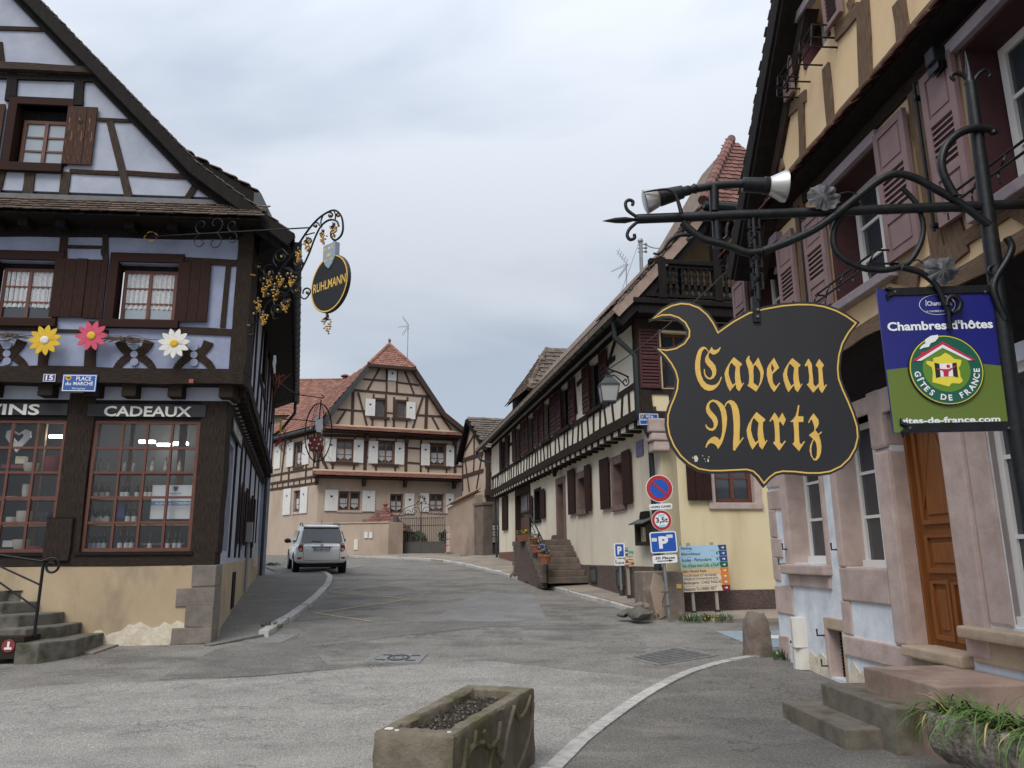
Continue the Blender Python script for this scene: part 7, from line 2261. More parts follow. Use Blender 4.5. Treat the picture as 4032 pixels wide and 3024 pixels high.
part('basin',mb,'planter_stone',pl,smooth=40)
# carved tracery on the long side
e_s = (c4[2] - c4[1]); e_s.z = 0
sideL = e_s.length; e_s.normalize()
PS = Fr(c4[1].x,c4[1].y,math.degrees(math.atan2(e_s.y,e_s.x)))
def rib(P,w=.022,h=.022):
 mb = MB(PS.M)
 sgn = 1
 Q = smooth_line([(p[0] * sideL,.0,p[1]) for p in P],5)
 mb.tube(Q,w,6)
 part('carved_rib',mb,'planter_stone',pl,smooth=60)
rib([(.04,.02),(.05,.25),(.1,.36),(.18,.42),(.3,.40)])
rib([(.30,.0),(.36,.2),(.40,.33),(.47,.36),(.5,.46)])
rib([(.40,.33),(.33,.38),(.3,.47)]); rib([(.47,.0),(.52,.2),(.6,.38),(.68,.5)]); rib([(.52,.2),(.45,.3)]); rib([(.55,.02),(.75,.08),(.92,.25),(.97,.45)])
rib([(.68,.5),(.75,.4),(.85,.42),(.93,.5)]); rib([(.1,.36),(.13,.48)]); rib([(.2,.42),(.22,.5)])
mb = MB(); S_ = []
nn_ = 26
for i in range(nn_ + 1):
 for j in range(9):
  p = bil(.2 + .6 * j / 8,.085 + .83 * i / nn_)
  S_.append(Vector((p.x,p.y,.475 + rs.uniform(-.012,.02))))
mb.add(S_,[(i * 9 + j,i * 9 + j + 1,i * 9 + 10 + j,i * 9 + 9 + j) for i in range(nn_) for j in range(8)]); part('soil',mb,'soil',pl)
mb,mb2,mb3 = MB(),MB(),MB()
for i in range(1500):
 p = bil(rs.uniform(.2,.8),rs.uniform(.09,.9)); s = rs.uniform(.003,.010)
 tgt = mb if i % 12 < 9 else (mb2 if i % 12 < 11 else mb3)
 c = Vector((p.x,p.y,.488 + rs.uniform(-.004,.01)))
 q = Matrix.Rotation(rs.uniform(0,6),4,'Z') @ Matrix.Rotation(rs.uniform(-.8,.8),4,'X')
 tgt.add([c + q @ Vector(v) * s for v in ((-1,-.5,0),(.8,-.7,.2),(1,.6,0),(-.6,.8,.3),(0,0,.9))],[(0,1,4),(1,2,4),(2,3,4),(3,0,4)])
part('soil_crumbs',mb,'soil',pl,kind='stuff',weld=False); part('bark_chips',mb2,'grass_dry' if False else 'old_stone',pl,kind='stuff',weld=False); part('seedlings',mb3,'leaf',pl,kind='stuff',weld=False)
mb = MB()
for s,t,r in ((.12,.05,.03),(.25,.03,.015),(.9,.04,.014)):
 p = bil(s,t); mb.lathe([(r,0),(r * .8,.004)],Vector((p.x,p.y,.549)),(0,0,1),9)
part('lichen_spots',mb,'lichen',pl)

# ================================================================== the wrought iron bracket with the inn's hanging signs
Q = Fr(0,5.4,-4.1)
def qp(z,x,y,n=0.0):
 a = Q.at(z,x,y,n); return (a[0],n,a[1])
brk = thing('sign_bracket','black wrought iron sign bracket with scrolls and leaves on the inn front','bracket',Q.W(3.6,0,3.2))
def rod(z,P,r,n=0.0,nm='scroll',k=5,seg=8):
 mb = MB(Q.M); L = smooth_line([qp(z,x,y,n) for x,y in P],k) if len(P) > 2 else [Vector(qp(z,x,y,n)) for x,y in P]
 if isinstance(r,tuple): r = [r[0] + (r[1] - r[0]) * i / (len(L) - 1) for i in range(len(L))]
 mb.tube(L,r,seg); return part(nm,mb,'wrought',brk,smooth=50)
a_,b_ = qp('B2',330,440),qp('D',2212,441)
mb = MB(Q.M); mb.tube([a_,(b_[0] + .5,0,b_[2] + (b_[2] - a_[2]) / (b_[0] - a_[0]) * .5)],.037,10); part('arm',mb,'wrought',brk,smooth=50)
mb = MB(Q.M); P = [qp('B2',x,y) for x,y in ((335,440),(300,446),(230,450),(150,452),(90,455),(45,457))]; mb.tube(P,[.03,.022,.042,.036,.018,.003],8,flat=.5); part('spear_head',mb,'wrought',brk,smooth=50)
rod('B2',[(345,430),(290,400),(245,360),(235,310),(262,285),(295,300),(290,330)],.013,nm='curl'); rod('B2',[(345,455),(300,490),(262,530),(248,575),(272,608),(308,595),(305,565)],.013,nm='curl')
p0,p1 = qp('B4',1605,600),qp('D',2190,900)
mb = MB(Q.M); mb.tube([p0,((p0[0] + p1[0]) / 2,0,(p0[2] + p1[2]) / 2),(p1[0],0,p1[2] - .1),(p1[0],.02,p1[2] - .75)],[.042,.056,.06,.05],12); part('post',mb,'wrought',brk,smooth=50)
rod('B4',[(1600,610),(1590,500),(1565,372)],(.04,.003),nm='spear_head'); rod('B4',[(1600,600),(1560,550),(1500,530),(1465,555),(1490,585)],(.022,.012),nm='curl'); rod('B4',[(1625,600),(1660,545),(1710,510),(1750,535),(1738,560)],(.018,.008),nm='curl')
rod('B4',[(1490,1420),(1420,1290),(1395,1180),(1430,1060),(1520,970),(1640,930),(1760,940),(1775,970)],.03,.05)
rod('B5',[(110,590),(280,530),(500,430),(680,310),(880,150),(1050,20),(1180,-30),(1330,0),(1480,80),(1690,200),(1930,380)],.029,.03)
rod('B2',[(1350,705),(1230,715),(1100,670),(1000,640),(880,610),(780,545),(700,470)],.029,.03); rod('B2',[(740,615),(800,580),(730,568),(650,580),(590,620),(545,690),(500,725),(460,720)],(.02,.008),.02,'curl'); rod('B2',[(1030,610),(1060,580),(1062,520),(1075,470)],.014,.02,'curl')
rod('B5',[(870,200),(780,270),(700,370),(675,500),(720,620),(850,705),(1000,742),(1150,735),(1280,685),(1365,560),(1400,430),(1385,310),(1340,200),(1230,80)],(.027,.018),-.03)
rod('B5',[(1230,720),(1380,765),(1490,850),(1540,930),(1570,1010),(1605,1080),(1610,1150),(1622,1220)],(.024,.014),.05); rod('B5',[(1590,1030),(1600,975),(1650,955),(1700,1000),(1685,1065),(1630,1090)],.018,.06,'curl')
rod('B5',[(2075,480),(2112,560),(2070,670),(1995,790),(1965,890),(2000,1010),(2060,1150)],.026,.04); rod('B5',[(1990,700),(1935,720),(1925,760),(1945,780)],.012,.04,'curl')
def metal_leaf(z,cx,cy,rx,ry,seed,stem):
 rs = random.Random(seed); mb = MB(Q.M); k = 30
 c = qp(z,cx,cy,.06); e = qp(z,cx + rx,cy,.06); sx_ = abs(e[0] - c[0]); g_ = qp(z,cx,cy + ry,.06); sz = abs(g_[2] - c[2])
 vs_ = [(c[0],.085,c[2])]
 for ring_ in (.4,.75,1.0):
  for i in range(k):
   a = 2 * math.pi * i / k
   r = 1.0 - .10 * abs(math.sin(2.5 * a + .6)) + rs.uniform(-.1,.1)
   r = r * ring_
   vs_.append((c[0] + sx_ * r * math.cos(a),.075 - .015 * ring_ + rs.uniform(-.028,.028),c[2] + sz * r * math.sin(a)))
 fs = [(0,1 + i,1 + (i + 1) % k) for i in range(k)] + [(1 + b + i,1 + b + k + i,1 + b + k + (i + 1) % k,1 + b + (i + 1) % k) for b in (0,k) for i in range(k)]
 mb.add(vs_,fs); o = part('metal_leaf',mb,'leaf_metal',brk,smooth=180)
 rod(z,stem,.005,.05,'leaf_stem',seg=5)
metal_leaf('B5',598,155,150,118,1,[(700,140),(790,115),(890,135)]); metal_leaf('B5',1540,745,160,115,2,[(1400,690),(1350,660),(1280,690)])
# chain
lk = [(1280,455),(1275,530),(1285,610),(1285,690),(1300,770),(1300,860),(1310,950),(1310,1040)]
ch = thing('hanging_chain','heavy square linked iron chain holding the black inn sign','chain',Q.W(*qp('B2',1310,1280)))
for i,(x,y) in enumerate(lk):
 c = qp('B2',x,y,0); mb = MB(Q.M); h = .058; w = .036
 if i % 2 == 0: P = [(c[0] - w,0,c[2] - h),(c[0] + w,0,c[2] - h),(c[0] + w,0,c[2] + h),(c[0] - w,0,c[2] + h)]
 else: P = [(c[0],-w,c[2] - h),(c[0],w,c[2] - h),(c[0],w,c[2] + h),(c[0],-w,c[2] + h)]
 mb.tube(P,.0145,6,closed=True); part('link',mb,'wrought',ch)
rod('B2',[(1280,400),(1275,450)],.02,0,'hanger')
x0,x1 = qp('B2',1272,1180,.025),qp('B2',1340,1282,.025)
mb = MB(Q.M); mb.box(x0[0],x1[0],-.02,.032,x1[2],qp('B2',1300,1075,.025)[2]); hp_ = part('clamp_plate',mb,'wrought',ch,bevel=.004)
for y in (1185,1240):
 c = qp('B2',1313,y,.03); mb = MB(Q.M); mb.lathe([(.012,0),(.012,.01),(.007,.014)],(c[0],.032,c[2]),(0,1,0),8); part('bolt',mb,'lead_grey',hp_)
# spot lamps
def spot(label,axis,segs,glass):
 t = thing('spot_lamp',label,'lamp',Q.W(*qp('B2',*axis[0])))
 A,B = Vector(qp('B2',*axis[0])),Vector(qp('B2',*axis[1])); d = (B - A)
 for nm,m,prof in segs:
  mb = MB(Q.M); mb.lathe([(r,h * d.length) for h,r in prof],A,d,18); part(nm,mb,m,t,smooth=35)
spot('silver reflector spot lamp at the spear end of the sign bracket',((395,300),(735,210)),[('reflector','spot_silver',[(-.02,.075),(.0,.092),(.06,.09),(.3,.064),(.34,.054)]),('body','wrought',[(.34,.066),(.62,.058),(.9,.05),(.92,.038),(1.05,.038),(1.1,.028),(1.2,.04),(1.25,.024)])],None)
spot('silver reflector spot lamp aimed back at the inn wall',((1545,175),(1195,160)),[('reflector','spot_silver',[(-.03,.095),(0,.118),(.08,.115),(.36,.07),(.4,.058)]),('body','wrought',[(.4,.066),(.5,.068),(.52,.06),(1.0,.056),(1.02,.04)])],None)
rod('B2',[(735,208),(860,185),(1000,165),(1200,155)],.03,0,'lamp_arm'); rod('B2',[(958,170),(960,380)],.035,0,'lamp_post'); rod('B2',[(975,440),(985,600),(985,680)],.034,-.02,'lamp_post'); rod('B2',[(385,222),(480,205),(580,200),(640,240),(670,320),(690,395)],(.006,.016),.1,'curl')

# --- the black inn sign
plate = [(610,320),(570,240),(520,170),(450,112),(370,82),(300,76),(220,95),(150,132),(72,198),(140,172),(210,170),(280,192),(338,235),(372,300),(370,352),(330,410),(260,452),(180,468),(112,458),(170,510),(220,575),(258,645),(276,715),(270,790),(245,865),(215,935),(192,1010),(189,1090),(205,1175),(242,1265),(300,1350),(370,1413),(450,1458),(540,1474),(640,1474),(760,1468),(850,1464),(905,1478),(950,1520),(995,1580),(1040,1530),(1090,1493),(1150,1479),(1250,1482),(1360,1494),(1460,1494),(1550,1480),(1640,1437),(1710,1370),(1758,1285),(1780,1195),(1773,1105),(1740,1000),(1700,900),(1652,795),(1620,705),(1612,620),(1622,510),(1650,410),(1700,320),(1765,238),(1685,182),(1600,136),(1500,102),(1400,86),(1280,84),(1150,95),(1000,122),(870,156),(740,228)]
def offs(P,d,sharp=2.2):
 out = []
 n = len(P)
 for i in range(n):
  a,b,c = Vector(P[i - 1]),Vector(P[i]),Vector(P[(i + 1) % n])
  n1,n2 = Vector((b.y - a.y,a.x - b.x)).normalized(),Vector((c.y - b.y,b.x - c.x)).normalized()
  m = (n1 + n2); l_ = m.length
  m = m / l_ if l_ > 1e-4 else n1
  k = min(sharp,1 / max(.2,m.dot(n1)))
  out.append((b.x - m.x * d * k,b.y - m.y * d * k))
 return out
qq = lambda P,z='C2': [Q.at(z,x,y,.012) for x,y in P]
sg = thing('inn_sign','black shield shaped hanging sign with gold gothic lettering','sign',Q.W(*qp('C2',995,1610)))
mb = MB(Q.M); mb.plate(qq(offs(plate,24)),[],-.012,.012); mb.prism(qq(offs(plate,24))[::-1],-.0125,-.012); part('board',mb,'sign_face',sg)
mb = MB(Q.M); mb.plate(qq(offs(plate,6)),[qq(offs(plate,-6))],.01,.0145); part('gold_border',mb,'gold_paint',sg)
LT = {}
aO = [(620,258),(714,334),(712,350),(690,366),(688,430),(698,520),(715,578),(730,553),(738,560),(682,656),(650,622),(640,572),(575,656),(545,600),(520,520),(511,450),(530,390),(565,330),(600,280)]
aH = [(590,320),(642,372),(634,440),(632,500),(639,556),(606,582),(577,520),(558,450),(562,390),(575,345)]
mv = lambda P,ox,oy,sx_=1,sy_=1: [((x - 620) * sx_ + ox,(y - 258) * sy_ + oy) for x,y in P]
letters = [
 ([(326,188),(300,150),(270,133),(235,145),(205,180),(185,235),(170,310),(167,390),(178,460),(200,530),(240,598),(280,635),(330,651),(380,640),(420,610),(450,570),(470,522),(483,489),(469,486),(455,525),(430,560),(400,580),(355,585),(305,570),(265,530),(240,470),(228,400),(227,320),(235,250),(250,190),(274,160),(300,166),(318,196)],[]),
 ([(328,192),(303,232),(284,272),(286,312),(310,350),(345,385),(366,422),(368,460),(355,490),(335,500),(305,480),(285,445),(281,398),(271,393),(270,440),(285,485),(315,512),(350,519),(385,500),(410,460),(417,410),(405,360),(375,320),(340,285),(325,255),(325,225),(342,200)],[]),
 ([(331,188),(362,136),(380,170),(410,175),(440,160),(458,138),(467,144),(450,185),(420,215),(385,229),(355,216),(342,200)],[]),
 (aO,[aH]),
 ([(795,239),(805,250),(800,275),(815,300),(835,330),(842,354),(905,261),(930,320),(955,380),(969,430),(961,490),(940,560),(880,659),(778,590),(795,560),(800,480),(790,400),(770,340),(761,300),(774,262)],[[(852,362),(846,420),(850,480),(848,556),(905,600),(925,540),(931,470),(925,425),(900,380),(870,347)]]),
 ([(1088,264),(1149,380),(1070,455),(1070,510),(1080,560),(1110,600),(1150,553),(1161,560),(1090,663),(1050,612),(1020,540),(1004,460),(1007,390),(1030,340)],[[(1060,324),(1090,388),(1067,436),(1055,390)]]),
 (mv(aO,1302,268),[mv(aH,1302,268)]),
 ([(1490,273),(1525,330),(1530,350),(1535,430),(1545,520),(1548,572),(1575,602),(1611,560),(1610,470),(1603,382),(1573,350),(1615,277),(1672,350),(1650,382),(1655,450),(1662,530),(1672,602),(1695,573),(1704,582),(1648,677),(1618,636),(1609,602),(1545,672),(1470,575),(1495,555),(1500,480),(1490,400),(1480,352),(1455,367),(1446,350),(1478,292)],[]),
 ([(375,752),(340,765),(310,800),(294,850),(300,900),(330,945),(365,985),(386,1030),(386,1070),(365,1090),(335,1085),(310,1065),(297,1040),(287,1048),(300,1085),(330,1110),(370,1118),(405,1096),(431,1045),(434,1000),(420,960),(390,920),(355,885),(335,850),(332,815),(350,785),(385,775)],[]),
 ([(375,751),(430,763),(480,798),(511,835),(530,890),(541,960),(537,1040),(525,1110),(505,1190),(480,1260),(437,1328),(415,1290),(385,1265),(350,1258),(320,1275),(300,1313),(288,1310),(300,1268),(325,1224),(360,1194),(395,1181),(430,1195),(456,1226),(475,1180),(485,1120),(485,1050),(480,970),(470,900),(450,845),(420,800),(383,776)],[]),
 ([(510,832),(520,800),(545,770),(580,756),(620,770),(655,810),(676,870),(689,950),(691,1050),(686,1150),(686,1242),(725,1191),(735,1198),(628,1352),(611,1335),(611,1250),(618,1150),(618,1050),(610,950),(600,870),(585,820),(560,790),(537,800),(521,836)],[]),
 (mv(aO,885,897,1.07,1.10),[mv(aH,885,897,1.07,1.10)]),
 ([(1095,902),(1130,950),(1142,978),(1185,904),(1227,985),(1195,1058),(1165,1012),(1146,1012),(1150,1100),(1155,1190),(1158,1255),(1180,1272),(1215,1229),(1226,1238),(1150,1347),(1076,1255),(1100,1235),(1100,1160),(1095,1080),(1085,1000),(1065,982),(1045,1012),(1035,1003),(1065,950)],[]),
 ([(1368,817),(1384,819),(1378,870),(1369,945),(1431,949),(1431,1013),(1373,1013),(1376,1100),(1380,1180),(1385,1252),(1405,1277),(1440,1234),(1449,1243),(1380,1355),(1303,1268),(1325,1245),(1325,1160),(1320,1080),(1312,1013),(1275,1013),(1310,980),(1340,940),(1355,890)],[]),
 ([(1550,913),(1605,985),(1611,1030),(1596,1070),(1568,1105),(1605,1152),(1640,1123),(1649,1133),(1612,1166),(1631,1230),(1641,1300),(1636,1370),(1615,1430),(1580,1464),(1550,1456),(1519,1410),(1503,1350),(1509,1290),(1530,1240),(1545,1212),(1494,1165),(1555,1120),(1560,1080),(1550,1040),(1530,987),(1515,987),(1497,1027),(1486,1018),(1515,958)],[[(1556,1217),(1580,1260),(1590,1330),(1588,1400),(1572,1445),(1545,1435),(1526,1390),(1523,1320),(1536,1255)]])]
for P,H in letters:
 mb = MB(Q.M); mb.plate(qq(P,'C1'),[qq(h,'C1') for h in H],.011,.0155); part('letter',mb,'gold_paint',sg)
mb = MB(Q.M)
for P in ([(135,1410),(148,1440),(138,1440)],[(165,1405),(188,1405),(205,1440),(195,1475),(165,1478),(160,1445),(150,1425)],[(247,1402),(262,1402),(262,1416)],[(268,1438),(285,1440),(280,1452)],[(320,1412),(338,1415),(330,1428)],[(315,1440),(328,1445),(330,1478),(312,1478)],[(285,1465),(295,1468),(290,1478)]):
 mb.plate(qq(P,'C1'),[],.011,.0138)
part('chipped_paint',mb,'paint_chip',sg)

# --- the printed guest room panel
pn = thing('guest_room_sign','blue and green printed guest room panel with round house emblem','sign',Q.W(*qp('C3',850,1610)))
u0 = (Q.at('C3',52,48,.02)[0] + Q.at('C3',200,1618,.02)[0]) / 2; u1 = (Q.at('C3',1318,60,.02)[0] + Q.at('C3',1500,1590,.02)[0]) / 2
v1 = (Q.at('C3',52,48,.02)[1] + Q.at('C3',1318,10,.02)[1]) / 2; v0 = Q.at('C3',200,1618,.02)[1]
mb = MB(Q.M); mb.box(u0,u1,0.0,.018,v0,v1); part('panel',mb,'gites_blue',pn,bevel=.002)
c3 = lambda x,y: Q.at('C3',x,y,.02)
vm_ = c3(145,930)[1]
arc = [(u0 + .002 + (u1 - u0 - .004) * i / 12,vm_ + (.02 + .02 * (i / 12)) * math.sin(math.pi * i / 12) + .006 * i / 12) for i in range(13)]
mb = MB(Q.M); mb.plate([(u1 - .002,v0 + .002),(u0 + .002,v0 + .002)] + arc if False else [(u0 + .002,v0 + .002)] + arc + [(u1 - .002,v0 + .002)],[],.017,.0195); part('green_field',mb,'gites_green',pn)
cc = c3(780,932); rr_ = (c3(1190,932)[0] - c3(370,932)[0]) / 2
# the disc is round; its height in the panel follows from the same radius
def disc(r,n0,n1,m,nm):
 mb = MB(Q.M); mb.lathe([(r,n0),(r,n1)],(cc[0],0,cc[1]),(0,1,0),48); return part(nm,mb,m,pn)
disc(rr_,.018,.034,'sign_black','emblem_disc'); disc(rr_ * .97,.03,.0355,'gites_yellow','emblem_ring'); disc(rr_ * .945,.03,.037,'gites_dark','emblem_field'); disc(rr_ * .63,.03,.0385,'gites_mid','emblem_centre')
E3 = lambda L: [Q.at('C3',x,y,.04) for x,y in L]
def flat(L,m,nm,n1,holes=()):
 mb = MB(Q.M); mb.plate(E3(L),[E3(h) for h in holes],.036,n1); part(nm,mb,m,pn)
flat([(750,622),(1115,825),(1060,825),(750,662),(470,832),(420,832),(520,760),(510,735),(560,735)],'gites_red','emblem_roof',.0405)
flat([(750,655),(1070,825),(1030,825),(750,690),(520,830),(465,832)],'enamel_white','emblem_roof_edge',.0415)
flat([(500,700),(530,660),(565,640),(560,600),(620,560),(700,548),(703,580),(670,620),(620,640),(600,680),(540,690),(510,706)],'enamel_white','emblem_smoke',.0415)
flat([(780,743),(830,770),(880,810),(955,822),(950,870),(925,910),(940,945),(945,1000),(972,1050),(940,1080),(850,1075),(820,1112),(740,1090),(640,1065),(645,960),(635,905),(570,860),(580,832),(650,840),(650,800),(720,785)],'gites_yellow','emblem_map',.0405)
flat([(715,865),(855,860),(865,1000),(730,1005)],'enamel_white','emblem_window',.0415)
for L in ([(660,853),(713,865),(728,1005),(678,1018)],[(853,860),(900,850),(918,1013),(868,1000)]): flat(L,'sign_black','emblem_shutter',.0425)
flat([(680,915),(760,922),(820,922),(895,880),(885,900),(835,935),(815,950),(812,1000),(762,1000),(758,950),(740,935),(690,925)],'gites_red','emblem_figure',.0435)
mb = MB(Q.M); c = c3(795,898); mb.lathe([(.012,.036),(.012,.0435)],(c[0],0,c[1]),(0,1,0),12); part('emblem_figure',mb,'gites_red',pn)
word = 'GÎTES DE FRANCE'
angs = [188,200,211,222,234,0,257,270,0,293,306,319,332,345,357]
rt = rr_ * .79; hl = rr_ * .155
mb = MB()
for chh,an in zip(word,angs):
 if chh == ' ': continue
 a = R(an); cx,cz = cc[0] + rt * math.cos(a),cc[1] + rt * math.sin(a); ro = a + math.pi / 2
 vs_,fs = text_shape(chh,.03)
 x0,x1 = min(v.x for v in vs_),max(v.x for v in vs_); sc_ = hl / .7
 mb.add([(cx + ((v.x - (x0 + x1) / 2) * math.cos(ro) - (v.y - .35) * math.sin(ro)) * sc_,.0395,cz + ((v.x - (x0 + x1) / 2) * math.sin(ro) + (v.y - .35) * math.cos(ro)) * sc_) for v in vs_],fs,Q.M)
part('lettering',mb,'enamel_white',pn)
def ptext(tx,x0,y0,x1,y1,bold=.02,m='enamel_white'):
 a,b = c3(x0,y1),c3(x1,y0); vb_ = (c3(x0,y1)[1] + c3(x1,y1)[1]) / 2; vt_ = (c3(x0,y0)[1] + c3(x1,y0)[1]) / 2
 mb = MB(); letter(mb,tx,a[0],b[0],vb_,vt_,.0205,Q.M,bold); part('lettering',mb,m,pn)
ptext("Chambres d'hôtes",153,392,1290,492,.03); ptext('gites-de-france.com',290,1440,1375,1530,.03); ptext('Charmance',585,180,850,228,.01)
mb = MB(Q.M); c = c3(692,220); ex,ez = c3(890,220)[0] - c[0],c3(692,110)[1] - c[1]
k = 40; mb.add([(c[0] + ex * s * math.cos(2 * math.pi * i / k),.0205,c[1] + ez * s * math.sin(2 * math.pi * i / k)) for i in range(k) for s in (1,.97)],[(2 * i,2 * ((i + 1) % k),2 * ((i + 1) % k) + 1,2 * i + 1) for i in range(k)])
mb2 = MB(); letter(mb2,"LA CHAMBRE D'HÔTES",c3(570,290)[0],c3(815,290)[0],c3(690,300)[1],c3(690,275)[1],.0205,Q.M)
mb.v += mb2.v; o_ = len(mb.v) - len(mb2.v); mb.f += [tuple(i + o_ for i in f) for f in mb2.f]
mb.prism([c3(566,170),c3(572,170),c3(575,235),c3(569,235)],.019,.0205); part('lettering',mb,'enamel_white',pn)
flat([(832,165),(858,165),(858,192),(832,192)],'gites_red','emblem_mark',.0208)
for y0,y1,xa,xb in ((38,122,165,1340),(1512,1612,330,1600)):
 a,b = Q.at('C3',xa,(y0 + y1) / 2,.03),Q.at('C3',xb,(y0 + y1) / 2,.03)
 h = abs(Q.at('C3',800,y0,.03)[1] - Q.at('C3',800,y1,.03)[1])
 mb = MB(Q.M); mb.box(a[0],b[0] + .02,.019,.03,a[1] - h / 2,a[1] + h / 2); fp = part('clamp_bar',mb,'wrought',pn,bevel=.003)
 for s in (-1,1):
  mb = MB(Q.M); mb.tube([(a[0] + .02,.026,a[1] + s * h * .3),(a[0] - .01,.026,a[1] + s * h * .5),(a[0] - .012,.026,a[1] + s * h * 1.05)],[.02,.018,.006],6); part('clamp_claw',mb,'wrought',fp)
 for x in (xa + 65,xb - 130):
  c = Q.at('C3',x,(y0 + y1) / 2,.03); mb = MB(Q.M); mb.lathe([(.008,0),(.008,.006)],(c[0],.03,c[1]),(0,1,0),8); part('bolt',mb,'lead_grey',fp)

# ================================================================== the wine merchant's scrolled bracket on the shop corner
cw_ = S.W(.36,.32,0)
RQ = Fr(cw_.x,cw_.y,-39.8)
def rq(x,y,n=0.0):
 a = RQ.at('A5',x,y,n); return (a[0],n,a[1])
rb_t = thing('vine_bracket','black and gold wrought iron vine bracket on the shop corner','bracket',RQ.W(.2,0,4.9))
def rrod(P,r=.016,n=0.0,nm='scroll',k=4,m='wrought'):
 mb = MB(RQ.M); L = smooth_line([rq(x,y,n) for x,y in P],k) if len(P) > 2 else [Vector(rq(x,y,n)) for x,y in P]
 mb.tube(L,r,6); return part(nm,mb,m,rb_t,smooth=50)
rrod([(640,1560),(655,1480),(740,1410),(790,1320),(830,1240),(905,1180),(1045,1120),(1140,1010),(1210,860),(1290,690),(1350,530),(1420,390),(1510,322),(1590,332),(1615,390)],.017,nm='spine')
rrod([(770,870),(900,950),(1010,825),(1110,695),(1240,490),(1340,360),(1440,270),(1560,214),(1640,275),(1662,400),(1640,490),(1580,540),(1535,512),(1530,455)],.017,nm='spine')
rrod([(690,690),(655,1000),(605,1500)],.022,-.02,'wall_bar')
for cx,cy,r,a0,tn in [(990,720,70,2.2,7),(1165,780,55,.5,-7),(862,890,85,1.2,7),(1060,905,75,3,-7),(1040,1050,55,5,7),(1150,1090,48,2.5,7),(850,1130,55,0,7),(950,1300,80,4.2,-7),(1062,1195,58,1.5,7),(705,1215,42,0,7),(690,1340,40,2,-7),(745,830,42,1,7),(1275,1105,52,3.5,-7),(662,1565,30,1.5,7),(1365,380,38,0,7),(1520,270,34,2,-7),(1612,270,24,1,7),(1290,540,34,4,7),(920,1020,50,2,7),(800,960,45,4,-7)]:
 rrod([(cx + q[0],cy - q[1]) for q in scroll((0,0),r,r * .18,a0,a0 + tn,16)],.014,rnd(-.03,.03),k=2)
 mb = MB(RQ.M); mb.ball(rq(cx,cy),.022,6,5); part('gold_bud',mb,'gold',rb_t,smooth=60)
for P in ([(1010,830),(1100,880),(1190,900),(1230,780)],[(940,830),(900,760),(930,680),(1000,640),(1060,700),(1120,690)],[(1045,1120),(960,1090),(940,1000),(1000,830)],[(1440,280),(1420,340),(1430,400)],[(1560,215),(1580,270),(1575,320)],[(1240,490),(1310,470),(1350,460)],[(900,1180),(920,1280),(900,1390),(960,1390)],[(1140,1020),(1200,1050),(1200,1150),(1250,1180),(1300,1120),(1310,1080)]): rrod(P,.012)
def grapes(cx,cy,w,h,parent,fn,seed):
 rs = random.Random(seed); mb = MB(RQ.M)
 n = 26
 for i in range(n):
  t = (i // 4) / 6.0; a = rs.uniform(0,6.28)
  ww = w * (1 - t) * .55
  c = fn(cx + ww * math.cos(a),cy - h / 2 + h * t,0); mb.ball((c[0],rs.uniform(-.03,.035),c[2]),.017,6,4)
 part('grape_cluster',mb,'gold',parent,smooth=60)
 mb = MB(RQ.M); c = fn(cx,cy - h * .62,0)
 mb.add([(c[0],.03,c[2])] + [(c[0] + .075 * (1 if i % 2 else .6) * math.cos(i * .628),.02 * (i % 2),c[2] + .075 * (1 if i % 2 else .6) * math.sin(i * .628)) for i in range(10)],[(0,1 + i,1 + (i + 1) % 10) for i in range(10)]); part('vine_leaf',mb,'wrought',parent)
for i,(x,y) in enumerate([(1182,715),(975,995),(1105,995),(862,1000),(800,1105),(922,1140),(742,1262),(1030,1268),(800,1412),(1272,605),(1442,525),(1560,450)]): grapes(x,y,62,105,rb_t,rq,i)
for x,y in ((595,915),(535,1460)):
 mb = MB(RQ.M); L = [rq(x + 50,y,.02),rq(x - 10,y - 25,.02),rq(x - 45,y,.02),rq(x - 10,y + 25,.02)]; mb.tube(L,.012,5,closed=True)
 for s in (-1,1): mb.tube(smooth_line([rq(x + 50,y,.02),rq(x + 15,y + s * 30,.02),rq(x + 30,y + s * 62,.02),rq(x + 52,y + s * 55,.02)],3),.011,5)
 mb.tube([rq(x + 50,y,.02),rq(x + 110,y + 10,0)],.014,5); part('fleur_finial',mb,'gold',rb_t)
# stay rod with scrolls from the shop front
f0 = S.W(*[S.at('A2',1195,365,.5)[0],.5,S.at('A2',1195,365,.5)[1]]); f1 = RQ.W(*rq(1290,405))
mb = MB(); mb.tube([f0,f1],.014,6); part('stay_rod',mb,'wrought',rb_t)
sd = (f1 - f0).normalized(); su = Vector((0,0,1)); L_ = (f1 - f0).length
for s0,r,sg_,tn in ((.42,.17,1,8),(.42,.17,-1,8),(.33,.15,1,-8),(.33,.15,-1,-8),(.53,.12,1,-8),(.53,.12,-1,8)):
 c = f0 + sd * (L_ * s0) + su * (sg_ * r * 1.0)
 mb = MB(); mb.tube([c + sd * (q[0]) + su * (q[1] * sg_) for q in scroll((0,0),r,r * .2,-1.57,-1.57 + tn * .75,18)],.009,5); part('stay_scroll',mb,'wrought',rb_t)
mb = MB()
for k in range(4):
 a = k * math.pi / 2 + .3
 mb.tube([f0 + S.eu * (.09 * math.cos(a + q)) * (1 + .3 * math.cos(3 * q)) + su * (.09 * math.sin(a + q)) for q in (-.6,-.3,0,.3,.6)],.01,5)
part('rosette',mb,'gold',rb_t)
